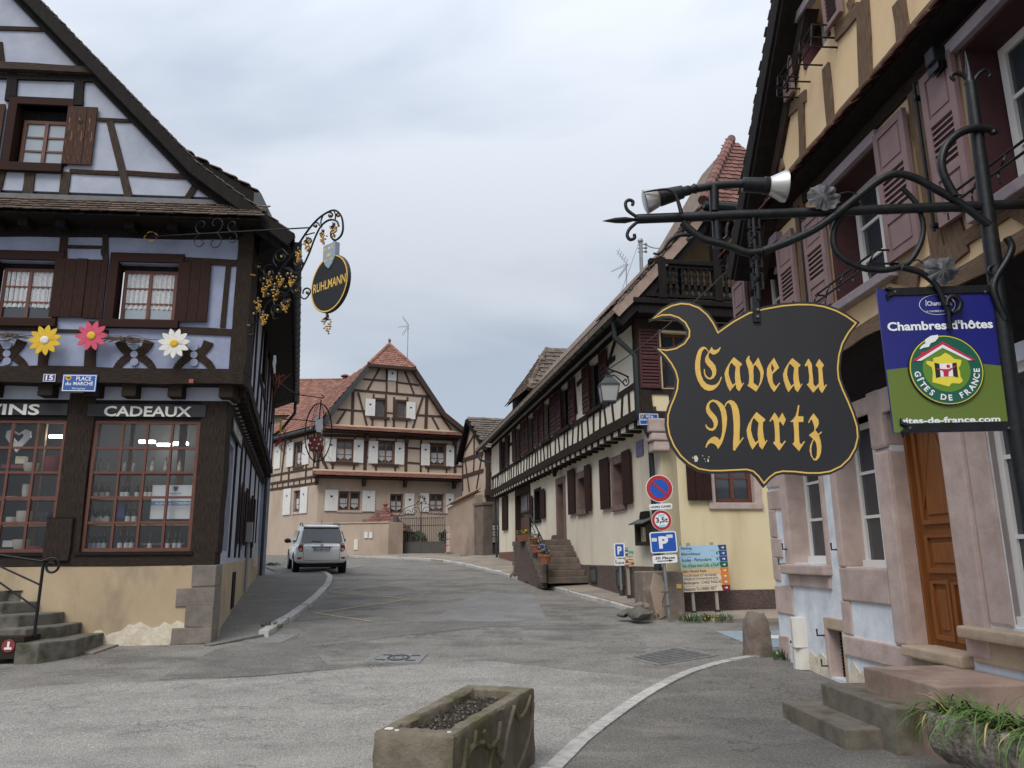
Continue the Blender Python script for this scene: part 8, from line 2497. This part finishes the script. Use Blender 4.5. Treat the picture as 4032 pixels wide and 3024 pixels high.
# the oval sign with its shield
ov = thing('oval_wine_sign','oval black hanging sign with gold letters RUHLMANN and a small shield','sign',RQ.W(*rq(1490,1340)))
L_,Rr = rq(1318,1050),rq(1748,960); T_,B_ = rq(1620,690),rq(1470,1332)
cx,cz = (L_[0] + Rr[0]) / 2,(T_[2] + B_[2]) / 2; ax_,az_ = abs(Rr[0] - L_[0]) / 2 * .93,abs(T_[2] - B_[2]) / 2 * 1.04
ell = lambda s: [(cx + ax_ * s * math.cos(2 * math.pi * i / 40),cz + az_ * s * math.sin(2 * math.pi * i / 40)) for i in range(40)]
mb = MB(RQ.M); mb.prism(ell(1),-.03,.03); part('board',mb,'sign_black',ov)
mb = MB(RQ.M); mb.plate(ell(.985),[ell(.94)],.028,.036); part('gold_rim',mb,'gold_paint',ov)
mb = MB(); letter(mb,'RUHLMANN',cx - ax_ * .86,cx + ax_ * .88,cz - az_ * .17,cz + az_ * .15,.034,RQ.M,.012); part('lettering',mb,'gold_paint',ov)
su0,su1 = cx - ax_ * .36,cx + ax_ * .30; sv1 = rq(1560,580)[2]; sv0 = rq(1525,860)[2]; sh = sv1 - sv0
mb = MB(RQ.M); mb.prism([(su0,sv1),(su1,sv1),(su1,sv0 + sh * .42),((su0 + su1) / 2 + (su1 - su0) * .25,sv0 + sh * .14),((su0 + su1) / 2,sv0),((su0 + su1) / 2 - (su1 - su0) * .25,sv0 + sh * .14),(su0,sv0 + sh * .42)],-.04,.05); sh_o = part('shield',mb,'shield_blue',ov,bevel=.006)
mb = MB(); W_ = su1 - su0
letter(mb,'h',su0 + W_ * .12,su0 + W_ * .34,sv1 - sh * .28,sv1 - sh * .1,.053,RQ.M,.02); letter(mb,'R',su0 + W_ * .66,su0 + W_ * .9,sv1 - sh * .28,sv1 - sh * .1,.053,RQ.M,.02)
mb.box(su0 + W_ * .38,su0 + W_ * .62,.05,.054,sv0 + sh * .46,sv0 + sh * .6,RQ.M); mb.box(su0 + W_ * .15,su0 + W_ * .35,.05,.0535,sv0 + sh * .3,sv0 + sh * .37,RQ.M); mb.box(su0 + W_ * .65,su0 + W_ * .85,.05,.0535,sv0 + sh * .3,sv0 + sh * .37,RQ.M); part('charges',mb,'gold_paint',sh_o)
mb = MB(); letter(mb,'+',su0 + W_ * .42,su0 + W_ * .58,sv1 - sh * .24,sv1 - sh * .12,.053,RQ.M,.02); part('charges',mb,'enamel_white',sh_o)
mb = MB(RQ.M); mb.tube([rq(1578,540),rq(1560,580)],.02,6); mb.tube([rq(1490,1332),rq(1490,1400)],.016,6); part('hook',mb,'wrought',ov)
grapes(1490,1478,95,150,ov,rq,99)

# ================================================================== the white car
cl,crr = G('C4',470,1484),G('C4',1680,1522)
cm = (cl + crr) / 2
hd = R(19.5)
fy = Vector((-math.sin(hd),math.cos(hd),.048)).normalized(); fx = Vector((math.cos(hd),math.sin(hd),0)); fz = fx.cross(fy)
car = thing('parked_car','white compact off-road car parked at the kerb beyond the shop','car',cm)
CS = 1.05
oC = cm - fy * .75 * CS
CM = Matrix(((fx.x * CS,fy.x * CS,fz.x * CS,oC.x),(fx.y * CS,fy.y * CS,fz.y * CS,oC.y),(fx.z * CS,fy.z * CS,fz.z * CS,oC.z),(0,0,0,1)))
def loft(rings,m,nm,par=None,sm=40):
 mb = MB(CM); k = len(rings[0])
 mb.add([p for r in rings for p in r],[(i * k + j,i * k + (j + 1) % k,i * k + k + (j + 1) % k,i * k + k + j) for i in range(len(rings) - 1) for j in range(k)] + [tuple(range(k - 1,-1,-1)),tuple((len(rings) - 1) * k + j for j in range(k))])
 return part(nm,mb,m,par or car,smooth=sm)
def sq(w,h,k=24,e=.32): return [(w * math.copysign(abs(math.cos(2 * math.pi * i / k)) ** e,math.cos(2 * math.pi * i / k)),h * math.copysign(abs(math.sin(2 * math.pi * i / k)) ** e,math.sin(2 * math.pi * i / k))) for i in range(k)]
body = [(.0,.80,.46,.98),(.05,.86,.40,1.03),(.22,.895,.36,1.06),(.6,.91,.34,1.06),(1.4,.91,.33,1.05),(2.4,.91,.33,1.03),(3.2,.905,.33,.99),(3.85,.88,.35,.92),(4.2,.81,.38,.82),(4.36,.68,.44,.70)]
loft([[(x,y,(a + b) / 2 + z) for x,z in sq(w,(b - a) / 2)] for y,w,a,b in body],'car_white','body')
cab = [(.98,.03,3.25,.87),(1.12,.10,3.0,.85),(1.35,.22,2.72,.78),(1.55,.33,2.48,.71),(1.64,.40,2.3,.665),(1.70,.62,1.95,.55),(1.715,1.0,1.6,.3)]
loft([[(x,(a + b) / 2 + y,z) for x,y in sq(w,(b - a) / 2,28,.3)] for z,a,b,w in cab],'car_white','cabin')
def panel(P,m,nm,par=None):
 mb = MB(CM); mb.add(P,[tuple(range(len(P)))]); return part(nm,mb,m,par or car)
yr = lambda z: .03 + (z - .98) * .525 - .02
panel([(-.72,yr(1.1) - .015,1.1),(.72,yr(1.1) - .015,1.1),(.66,yr(1.45) - .02,1.45),(.62,yr(1.56) - .02,1.56),(-.62,yr(1.56) - .02,1.56),(-.66,yr(1.45) - .02,1.45)],'car_glass','rear_window')
mb = MB(CM); mb.box(-.62,.62,yr(1.58) - .03,.5,1.58,1.61); part('spoiler_slot',mb,'void',car)
mb = MB(CM); mb.box(-.63,.63,yr(1.6) - .06,.5,1.612,1.665); part('spoiler',mb,'car_white',car,bevel=.02)
for a,b in ((.55,1.25),(1.32,2.0),(2.06,2.75)):
 for s in (-1,1):
  f = lambda y,z: (s * (.865 - (z - 1.08) * .29 + .012),y,z)
  t0,t1 = a + (.12 if a < .6 else 0),b - (.35 if b > 2.5 else 0)
  panel([f(a,1.1),f(b,1.1),f(t1,1.5),f(t0,1.5)],'car_glass','side_window')
for s in (-1,1):
 mb = MB(CM); mb.prism([(s * .64,1.02),(s * .80,.99),(s * .80,.86),(s * .76,.80),(s * .68,.77),(s * .64,.80)],-.005,.1); lt_ = part('tail_light',mb,'tail_red',car)
 mb = MB(CM); mb.prism([(s * .645,1.1),(s * .74,1.09),(s * .79,1.0),(s * .645,1.03)],.0,.12); part('lens',mb,'tail_clear',lt_)
 mb = MB(CM); mb.prism([(s * .68,.90),(s * .78,.89),(s * .74,.82),(s * .69,.80)],-.008,.0); part('lens',mb,'tail_clear',lt_)
 mb = MB(CM); mb.prism([(s * .66,.60),(s * .82,.60),(s * .81,.535),(s * .70,.535)],-.012,.05); part('reflector',mb,'tail_red',car)
 mb = MB(CM); mb.tube([(s * .64,.6,1.66),(s * .63,.75,1.74),(s * .62,1.9,1.75),(s * .62,2.05,1.68)],.022,6); part('roof_rail',mb,'zinc_dark',car)
 mb = MB(CM); mb.ball((s * 1.02,2.5,1.10),.1,10,8,sx=1.2,sy=.7,sz=.9); mb.tube([(s * .88,2.5,1.05),(s * 1.0,2.5,1.07)],.03,6); part('mirror',mb,'sign_black',car,smooth=50)
 for y in (.75,3.4):
  mb = MB(CM); mb.lathe([(.30,-.11),(.345,-.09),(.35,0),(.345,.09),(.30,.11)],(s * .80,y,.345),(1,0,0),24); w_ = part('wheel',mb,'tyre',car,smooth=40)
  mb = MB(CM); mb.lathe([(.21,0),(.2,.015),(.05,.02)],(s * (.80 + .1),y,.345),(s,0,0),18); part('rim',mb,'rim',w_)
 for y in (.75,3.4):
  mb = MB(CM); mb.lathe([(.41,-.06),(.41,.115)],(s * .80,y,.36),(s,0,0),24); part('wheel_arch',mb,'void',car)
mb = MB(CM); mb.box(-.7,.7,.15,3.9,.24,.45); part('underbody',mb,'tyre',car)
mb = MB(CM); mb.tube([(-.45,.1,.3),(-.45,.5,.3)],.04,8); part('exhaust',mb,'sign_black',car)
mb = MB(CM); mb.box(-.27,.27,-.03,.01,.80,.915); pl_ = part('number_plate',mb,'plate_white',car)
for a,b in ((-.27,-.235),(.235,.27)):
 mb = MB(CM); mb.box(a,b,-.032,-.03,.802,.913); part('plate_band',mb,'road_blue',pl_)
mb = MB(); letter(mb,'BH 850 GK',-.22,.22,.825,.892,-.033,CM,.02); part('lettering',mb,'sign_black',pl_)
mb = MB(CM); mb.box(-.34,.34,-.035,.0,.93,.955); part('handle_bar',mb,'lead_grey',car)
mb = MB(CM)
for rx,rz in ((.058,.038),(.022,.036),(.04,.016)): mb.tube([(rx * math.cos(i * .4),-.012,1.015 + rz * math.sin(i * .4)) for i in range(16)],.006,4,closed=True)
part('emblem',mb,'rim',car)
for P in (((-.62,-.004,1.06),(-.62,-.012,.5)),((.62,-.004,1.06),(.62,-.012,.5)),((-.6,-.012,.49),(.6,-.012,.49))):
 mb = MB(CM); mb.tube(P,.006,4); part('panel_gap',mb,'zinc_dark',car)
mb = MB(CM); mb.tube([(0.0,yr(1.12) - .03,1.12),(-.35,yr(1.16) - .03,1.14)],.016,5); part('wiper',mb,'sign_black',car)
mb = MB(CM); mb.tube([(.02,.75,1.7),(.03,.7,1.86)],.008,5); part('aerial',mb,'sign_black',car)
mb = MB(CM)
for x in (-.4,.42): mb.lathe([(.12,0),(.13,.12),(.09,.22)],(x,.9,1.12),(0,0,1),10)
part('headrest',mb,'sign_black',car)
mb = MB(); letter(mb,'RAV4',-.56,-.44,.83,.85,-.012,CM); letter(mb,'D-4D',.45,.58,.81,.83,-.012,CM); letter(mb,'TOYOTA',-.52,-.4,.985,1.0,-.006,CM); part('badge',mb,'lead_grey',car)

# ================================================================== road signs
class Lean:
 """a post standing at a pixel of an upright plane, leaning a little sideways"""
 def __init__(self,Y,z,bx,by,deg,turn=0):
  self.fr = Fr(0,Y,turn); self.b = self.fr.at(z,bx,by); a = R(deg); self.c,self.s = math.cos(a),math.sin(a)
  self.M = self.fr.M @ Matrix(((self.c,0,-self.s,self.b[0]),(0,1,0,0),(self.s,0,self.c,self.b[1]),(0,0,0,1)))
  self.base = self.fr.W(self.b[0],0,self.b[1])
 def p(self,z,x,y):
  u,v = self.fr.at(z,x,y); u -= self.b[0]; v -= self.b[1]
  return u * self.c + v * self.s,-u * self.s + v * self.c
def rrect(u0,u1,v0,v1,r=.03):
 out = []
 for cx,cy,a0 in ((u1 - r,v1 - r,0),(u0 + r,v1 - r,90),(u0 + r,v0 + r,180),(u1 - r,v0 + r,270)):
  out += [(cx + r * math.cos(R(a0 + k * 30)),cy + r * math.sin(R(a0 + k * 30))) for k in range(4)]
 return out
LN = Lean(15.25,'B3',410,1467,2.6)
np_ = thing('road_sign_post','leaning grey post with no parking, weight limit and parking signs','road sign',LN.base)
def lpart(nm,m,f,par=np_):
 mb = MB(LN.M); f(mb); return part(nm,mb,m,par)
tp = LN.p('B3',330,300)[1]
lpart('pole','galvanised',lambda mb: mb.tube([(0,-.04,-.1),(0,-.04,tp)],.03,10))
def ldisc(c,r,n,m,nm,par): return lpart(nm,m,lambda mb: mb.lathe([(r,0),(r,.008)],(c[0],n,c[1]),(0,1,0),36),par)
c = LN.p('B3',322,383); r = LN.p('B3',440,383)[0] - c[0]
d1 = ldisc(c,r,0,'enamel_white','no_parking_disc',np_); ldisc(c,r * .95,.004,'road_red','red_ring',d1); ldisc(c,r * .68,.006,'road_blue','blue_field',d1)
lpart('red_bar','road_red',lambda mb: mb.beam((c[0] - r * .52,c[1] + r * .5),(c[0] + r * .52,c[1] - r * .5),r * .17,.012,.0195,1,0),d1)
def lplate(z,x0,y0,x1,y1,m,nm,rim=None,rr=.03):
 a,b = LN.p(z,x0,y1),LN.p(z,x1,y0); u0,u1,v0,v1 = a[0],b[0],a[1],b[1]
 o = lpart(nm,rim or m,lambda mb: mb.prism(rrect(u0,u1,v0,v1,rr),-.01,.006))
 if rim: lpart('field',m,lambda mb: mb.prism(rrect(u0 + .022,u1 - .022,v0 + .022,v1 - .022,rr * .7),0,.0085),o)
 return o,(u0,u1,v0,v1)
def lt_(o,tx,bx,a,b,c_,d,m,bold=.02,sl=0):
 u0,u1,v0,v1 = bx; mb = MB(); letter(mb,tx,u0 + (u1 - u0) * a,u0 + (u1 - u0) * b,v0 + (v1 - v0) * c_,v0 + (v1 - v0) * d,.0105,LN.M,bold,slant=sl); part('lettering',mb,m,o)
o,bx = lplate('B3',238,511,432,571,'enamel_white','text_plate'); lt_(o,'HORS CASES',bx,.06,.94,.3,.66,'sign_black',.02)
c2 = LN.p('B3',342,660); r2 = LN.p('B3',430,660)[0] - c2[0]
d2 = ldisc(c2,r2,0,'enamel_white','weight_limit_disc',np_); ldisc(c2,r2 * .96,.004,'road_red','red_ring',d2); ldisc(c2,r2 * .7,.006,'enamel_white','white_field',d2)
mb = MB(); letter(mb,'3,5t',c2[0] - r2 * .58,c2[0] + r2 * .62,c2[1] - r2 * .32,c2[1] + r2 * .28,.0155,LN.M,.03); part('lettering',mb,'sign_black',d2)
for dy in (.46,-.56): lpart('sticker','row_blue',lambda mb: mb.box(c2[0] - r2 * .3,c2[0] + r2 * .33,.014,.016,c2[1] + r2 * (dy - .12),c2[1] + r2 * (dy + .14)),d2)
o,bx = lplate('B3',252,752,466,950,'road_blue','parking_panel','enamel_white',.04); lt_(o,'P',bx,.32,.68,.2,.78,'enamel_white',.05)
for a in ((.06,.26,.55,.72),(.62,.86,.68,.84)): lpart('sticker','poster_white',lambda mb: mb.prism(rrect(bx[0] + (bx[1] - bx[0]) * a[0],bx[0] + (bx[1] - bx[0]) * a[1],bx[2] + (bx[3] - bx[2]) * a[2],bx[2] + (bx[3] - bx[2]) * a[3],.012),.008,.0100),o)
o,bx = lplate('B3',268,957,475,1040,'enamel_white','text_plate'); lt_(o,'30 Places',bx,.1,.9,.5,.82,'sign_black',.02,.3)
lpart('arrow','sign_black',lambda mb: mb.prism([(bx[0] + (bx[1] - bx[0]) * q[0],bx[2] + (bx[3] - bx[2]) * q[1]) for q in ((.18,.24),(.66,.24),(.66,.14),(.84,.29),(.66,.44),(.66,.34),(.18,.34))],.005,.0085),o)
for y in (1283,1405):
 v = LN.p('B3',395,y)[1]; lpart('strap','lead_grey',lambda mb: mb.box(-.11,.11,-.06,-.0,v - .012,v + .012))
# small parking sign with distance plate
LN = Lean(18.9,'C7',1825,1455,1.0)
pk = thing('parking_sign','small blue parking sign with a 50 m arrow plate on a grey post','road sign',LN.base); np_ = pk
tp = LN.p('C7',1790,800)[1]
lpart('pole','galvanised',lambda mb: mb.tube([(0,-.05,-.05),(0,-.05,tp)],.035,10),pk); lpart('foot','iron_dark',lambda mb: mb.lathe([(.06,-.05),(.055,.09)],(0,-.05,0),(0,0,1),10),pk)
def lpl2(x0,y0,x1,y1,m,nm,rim=None):
 a,b = LN.p('C7',x0,y1),LN.p('C7',x1,y0); u0,u1,v0,v1 = a[0],b[0],a[1],b[1]
 o = lpart(nm,rim or m,lambda mb: mb.prism(rrect(u0,u1,v0,v1,.035),-.02,.006),pk)
 if rim: lpart('field',m,lambda mb: mb.prism(rrect(u0 + .035,u1 - .035,v0 + .03,v1 - .03,.02),0,.0085),o)
 return o,(u0,u1,v0,v1)
o,bx = lpl2(1722,788,1856,985,'road_blue','parking_panel','enamel_white'); lt_(o,'P',bx,.3,.7,.22,.78,'enamel_white',.05)
o,bx = lpl2(1724,996,1856,1088,'enamel_white','text_plate'); lt_(o,'50 M',bx,.4,.9,.24,.56,'sign_black',.02)
lpart('arrow','sign_black',lambda mb: mb.prism([(bx[0] + (bx[1] - bx[0]) * q[0],bx[2] + (bx[3] - bx[2]) * q[1]) for q in ((.12,.34),(.38,.34),(.38,.42),(.18,.42),(.18,.66),(.23,.66),(.15,.86),(.07,.66),(.12,.66))],.005,.0085),o)
# direction boards
def board(label,Y,turn,z,x0,y0,x1,y1,rows,posts,ybase,deg,left=False,aw=.15):
 global LN,np_
 LN = Lean(Y,z,posts[0],ybase,deg,turn); t = thing('direction_board',label,'direction sign',LN.base); np_ = t
 a,b = LN.p(z,x0,y1),LN.p(z,x1,y0); u0,u1,v0,v1 = a[0],b[0],a[1],b[1]
 for x in posts:
  u = LN.p(z,x,(ybase + y1) / 2)[0]
  lpart('post','post_beige',lambda mb: mb.box(u - .028,u + .028,-.09,-.035,-.15,v1 + .06),t)
  lpart('post_foot','iron_dark',lambda mb: mb.box(u - .045,u + .045,-.11,-.02,-.15,.06),t)
 n = len(rows); h = (v1 - v0) / n
 for i,(tx,m,am,w) in enumerate(rows):
  z1 = v1 - h * i; z0 = z1 - h + .006
  o = lpart('sign_strip',m,lambda mb: mb.box(u0,u1,-.03,0,z0,z1),t)
  W = u1 - u0
  if left: ax0,ax1 = u0,u0 + W * aw; q = [(ax0 - .004,z0),(ax1,z0),(ax1,z1),(ax0 - .004,z1)]
  else: ax0,ax1 = u1 - W * aw,u1; q = [(ax0,z0),(ax1 + .004,z0),(ax1 + .004,z1),(ax0 - W * .03,z1)]
  lpart('arrow_field',am,lambda mb: mb.prism(q,-.02,.004),o)
  cx,cz = (ax0 + ax1) / 2,(z0 + z1) / 2; s = h * .3 * (-1 if left else 1)
  lpart('arrow','enamel_white',lambda mb: mb.prism([(cx - s,cz - abs(s) * .22),(cx,cz - abs(s) * .22),(cx,cz - abs(s) * .8),(cx + s,cz),(cx,cz + abs(s) * .8),(cx,cz + abs(s) * .22),(cx - s,cz + abs(s) * .22)],.002,.0065),o)
  for k,tt in enumerate(tx.split('|')):
   nk = len(tx.split('|')); zz0 = z0 + (h / nk) * (nk - 1 - k)
   mb = MB(); letter(mb,tt,u0 + W * (.03 if not left else .22),u0 + W * (w if k == 0 else w * 1.03),zz0 + h / nk * .2,zz0 + h / nk * .78,.002,LN.M,.012); part('lettering',mb,'sign_black',o)
  if m in ('row_blue','row_green') and i and not left:
   lpart('pictogram','arrow_blue',lambda mb: mb.prism([(ax0 - W * .09,z0 + h * .15),(ax0 - W * .07,z0 + h * .5),(ax0 - W * .08,z0 + h * .7),(ax0 - W * .055,z0 + h * .85),(ax0 - W * .045,z0 + h * .5),(ax0 - W * .03,z0 + h * .15),(ax0 - W * .06,z0 + h * .42)],0,.0025),o)
 return t
board('eight row direction board with coloured arrows before the cream house',15.55,8,'B3',530,872,902,1290,[('Parking','row_blue','arrow_blue',.26),('Bibliothèque','row_blue','arrow_blue',.43),('Ecoles - Périscolaire','row_blue','arrow_blue',.66),("Vins d'Alsace Aimé CARL et Fils",'row_green','arrow_green',.76),('Salon Noemie Reysz','row_orange','arrow_orange',.53),('TOURNERIE ET REVERIES|ATELIER DE TOURNAGE SUR BOIS','row_cream','arrow_orange',.74),('Boulangerie - CHEZ PASCAL','row_cream','arrow_orange',.84),('Restaurant "A L\'ARBRE VERT"','row_cream','arrow_wine',.72)],(628,836),1478,1.6)
board('low three row direction board behind the leaning sign post',17.9,8,'B3',36,915,146,1066,[('Parking à 50 m','row_green','arrow_blue',.96),("Mairie de l'Est|Mets Blancs",'row_cream','arrow_orange',.96),('COMMERCES','row_orange','arrow_wine',.96)],(62,146),1335,1.2,left=True,aw=.16)

# ================================================================== stone block, rubble and weeds at the cream house corner
f_ = Fr(0,15.35,6)
u0,u1,v0,v1 = hx(f_,'B3',195,1540,530,1104)
mb = MB(f_.M); mb.box(u0,u1,-.7,0,v0 - .1,v1)
sb_ = single('stone_block',mb,'old_stone','tall weathered stone block behind the leaning sign post','stone',bevel=.03)
mb = MB(f_.M); rs = random.Random(8); um = f_.at('B3',330,1300)[0]
P = [(um - .1,v0),(um + .1,v0 + .1),(um + .02,v0 + .35),(um + .12,v0 + .6),(um + .05,v0 + .85),(um - .12,v1 - .02),(um - .2,v0 + .6),(um - .15,v0 + .3)]
mb.prism(P,-.02,.022); part('flaked_render',mb,'plaster_stain',sb_,bevel=.01)
c = f_.at('B3',493,1235); mb = MB(f_.M); mb.box(c[0] - .05,c[0] + .05,0,.008,c[1] - .04,c[1] + .04); part('survey_plate',mb,'gold_paint',sb_)
for i,(x,y,r,sz) in enumerate(((150,1400,.11,.7),(198,1408,.1,.7),(150,1470,.24,.6),(70,1465,.17,.5),(10,1480,.13,.5))):
 boulder('rubble_stone',at_depth('B3',x,y,15.2 + .15 * (i < 2) + .25 * (i > 2)),r,'old_stone' if i < 2 else 'rubble','rubble stone at the kerb end beside the stone block, ' + ('pale one on top','second pale one on top','largest dark one','dark one by the road','outermost low one')[i],sz=sz,seed=20 + i)
def weed(label,c,r,n,seed,fl=0):
 rs = random.Random(seed); t = thing('weed_tuft',label,'weed',c,'weeds along the wall foot'); mb,fb = MB(),MB()
 for i in range(n):
  a = rs.uniform(0,6.28); d = rs.uniform(0,r); p = c + Vector((d * math.cos(a),d * math.sin(a),rs.uniform(0,.02))); l_ = rs.uniform(.05,.16) * (1.3 - d / r * .5); w = rs.uniform(.006,.016)
  o = Vector((math.cos(a) * rs.uniform(.1,.8),math.sin(a) * rs.uniform(.1,.8),1)).normalized(); s = o.cross(Vector((math.cos(a + 1),math.sin(a + 1),.2))).normalized()
  mb.add([p - s * w * .4,p + s * w * .4,p + o * l_ * .6 + s * w,p + o * l_,p + o * l_ * .6 - s * w],[(0,1,2,3,4)])
  if fl and i % fl == 0: fb.ball(p + o * l_,.018,6,4,sz=.5)
 part('leaves',mb,'leaf',t,kind='stuff',weld=False)
 if fl: part('blooms',fb,'bloom_yellow',t,kind='stuff',weld=False)
for i,(z,x,y,r,n,fl,lb) in enumerate((('B3',240,1515,.2,120,20,'tuft of weeds with yellow blooms at the stone block'),('B3',590,1545,.2,90,0,'green weed tuft under the left board post'),('B3',765,1540,.24,110,25,'widest weed tuft under the direction board'),('B3',905,1540,.15,40,0,'thin weed tuft right of the direction board'),('B7',285,800,.16,80,0,'weeds at the foot of the inn corner'),('D',588,1360,.16,70,0,'weeds at the near end of the left kerb'),('D',590,1222,.35,160,0,'long weeds at the far end of the shop wall'),('B1',30,1412,.5,140,0,'grass tuft at the foot of the gate wall'),('B1',130,1424,.4,100,0,'low weeds below the stained wall'),('C7',800,1380,.25,110,0,'weeds in the kerb below the sandstone stairs'),('C7',430,1240,.3,90,0,'weeds in the kerb near the stair wall'),('C7',250,1030,.35,90,0,'weeds by the far downpipe of the cream house'))):
 weed(lb,G(z,x,y,.02),r,n,40 + i,fl)

# ================================================================== aerials, wires, the armillary ornament in the lane
yagi('low television aerial on the cream house roof',(243,1000),(240,810),'B2',30,7,((120,868),(245,808)))
ip = thing('insulator_pole','short electric service pole with insulators above the cream house eave','pole',at_depth('B2',365,880,27))
mb = MB(); mb.tube([at_depth('B2',366,900,27),at_depth('B2',357,625,27)],.07,8); mb.ball(at_depth('B2',356,620,27),.11,8,6); part('pole',mb,'galvanised',ip)
for y in (650,680,710):
 mb = MB(); mb.tube([at_depth('B2',335,y,27),at_depth('B2',400,y - 4,27)],.025,5); mb.ball(at_depth('B2',400,y - 4,27),.06,6,5); part('insulator',mb,'galvanised',ip)
def wire(label,a,b,sag,r=.008):
 P = [a.lerp(b,i / 12) - Vector((0,0,sag * 4 * (i / 12) * (1 - i / 12))) for i in range(13)]
 mb = MB(); mb.tube(P,r,4); single('overhead_wire',mb,'iron_dark',label,'wire')
wire('service wires from the insulator pole to the cream house roof',at_depth('B2',400,650,27),at_depth('B2',560,665,24),.1,.02)
wire('thin stay wire from the insulator pole down to the eave',at_depth('B2',335,660,27),at_depth('B2',190,1060,27),0,.01)
wire('thin cable slung from the lantern to the inn',at_depth('B1',985,300,15.9),K.W(1.2,.3,5.9),.12,.012)
ar = thing('armillary_ornament','round wire hoop ornament with a red dotted pot hanging over the lane','ornament',at_depth('C5',1225,1180,17))
ac = at_depth('C5',1255,835,17); rx_ = (at_depth('C5',1400,835,17) - ac).length; rz_ = (at_depth('C5',1255,520,17) - ac).length
for a in (0,.5,1.3,2.2):
 mb = MB(); mb.tube([ac + Vector((rx_ * math.cos(t) * math.cos(a),rx_ * math.cos(t) * math.sin(a),rz_ * math.sin(t))) for t in [2 * math.pi * i / 36 for i in range(36)]],.012 if a < 1 else .006,5,closed=True); part('hoop',mb,'wrought',ar)
mb = MB(); mb.tube([at_depth('C5',1285,480,17),at_depth('C5',1215,1170,17)],.014,6); part('axis',mb,'wrought',ar)
for L in ([(780,400),(1000,420),(1290,462),(1305,440),(1285,430)],[(870,690),(1050,700),(1230,722)],[(830,290),(900,350),(1000,410),(1045,415),(1040,380)],[(760,510),(830,500),(920,450),(1010,440),(1030,470)]):
 mb = MB(); mb.tube(smooth_line([at_depth('C5',x,y,17) for x,y in L],4),.012,5); part('arm',mb,'wrought',ar)
PF = Fr(0,17,0)
def cut(L,m,nm,par,n0=-.01,n1=.015,z='C5',fr=PF): mb = MB(fr.M); mb.plate([fr.at(z,x,y) for x,y in L],[],n0,n1); mb.prism([fr.at(z,x,y) for x,y in L][::-1],n0,n0 + .001); return part(nm,mb,m,par)
cut([(1232,628),(1255,628),(1258,690),(1275,700),(1285,665),(1305,680),(1303,750),(1308,800),(1285,838),(1240,832),(1226,790),(1228,735),(1218,700)],'enamel_white','white_figure',ar,.02,.04)
pt__ = cut([(1155,905),(1180,890),(1270,890),(1305,900),(1285,950),(1305,985),(1295,1040),(1170,1042),(1150,975),(1170,945)],'ceramic_red','red_pot',ar,-.1,.1)
for x,y in ((1180,960),(1225,925),(1270,970),(1200,1010),(1250,1015),(1290,920)):
 c = PF.at('C5',x,y); mb = MB(PF.M); mb.lathe([(.022,.1),(.022,.104)],(c[0],0,c[1]),(0,1,0),8); part('dot',mb,'enamel_white',pt__)
rs = random.Random(5)
for i in range(30):
 a,b = rs.uniform(0,6.28),rs.uniform(-1,1); p = ac + Vector((rx_ * math.cos(a),rx_ * .4 * math.sin(a),rz_ * .8 * b)); mb = MB(); mb.tube([p,p + Vector((rs.uniform(-.15,.15),rs.uniform(-.1,.1),rs.uniform(-.15,.1)))],.005,4); part('twig',mb,'twig',ar)
def lane_thing(name,label,cat,L,m,Y,twm=None,tw=None):
 fr = Fr(0,Y,0); t = thing(name,label,cat,at_depth('C5',*L[0],Y)); cut(L,m,'cut_out',t,z='C5',fr=fr)
 if tw:
  for i in range(16):
   p = at_depth('C5',tw[0] + rs.uniform(-40,40),tw[1] + rs.uniform(-90,90),Y); mb = MB(); mb.tube([p,p + Vector((rs.uniform(-.12,.2),.1,rs.uniform(-.3,.3)))],.006,4); part('twig',mb,twm,t)
lane_thing('white_ornament','white wooden figure among red twigs on the lane side of the shop','ornament',[(768,0),(790,0),(795,60),(785,110),(785,190),(772,200),(765,130),(757,90),(765,50)],'enamel_white',15.4,'twig_red',(800,290))
lane_thing('yellow_ornament','narrow yellow wooden flower seen edge-on in the lane','ornament',[(845,685),(858,690),(855,780),(845,850),(832,855),(836,770)],'petal_yellow',20,'twig',(860,850))
lane_thing('red_ornament','dark red wooden flower seen edge-on under the yellow one','ornament',[(850,885),(845,930),(800,990),(778,995),(800,950),(825,900)],'gites_red',20,'twig_red',(850,930))
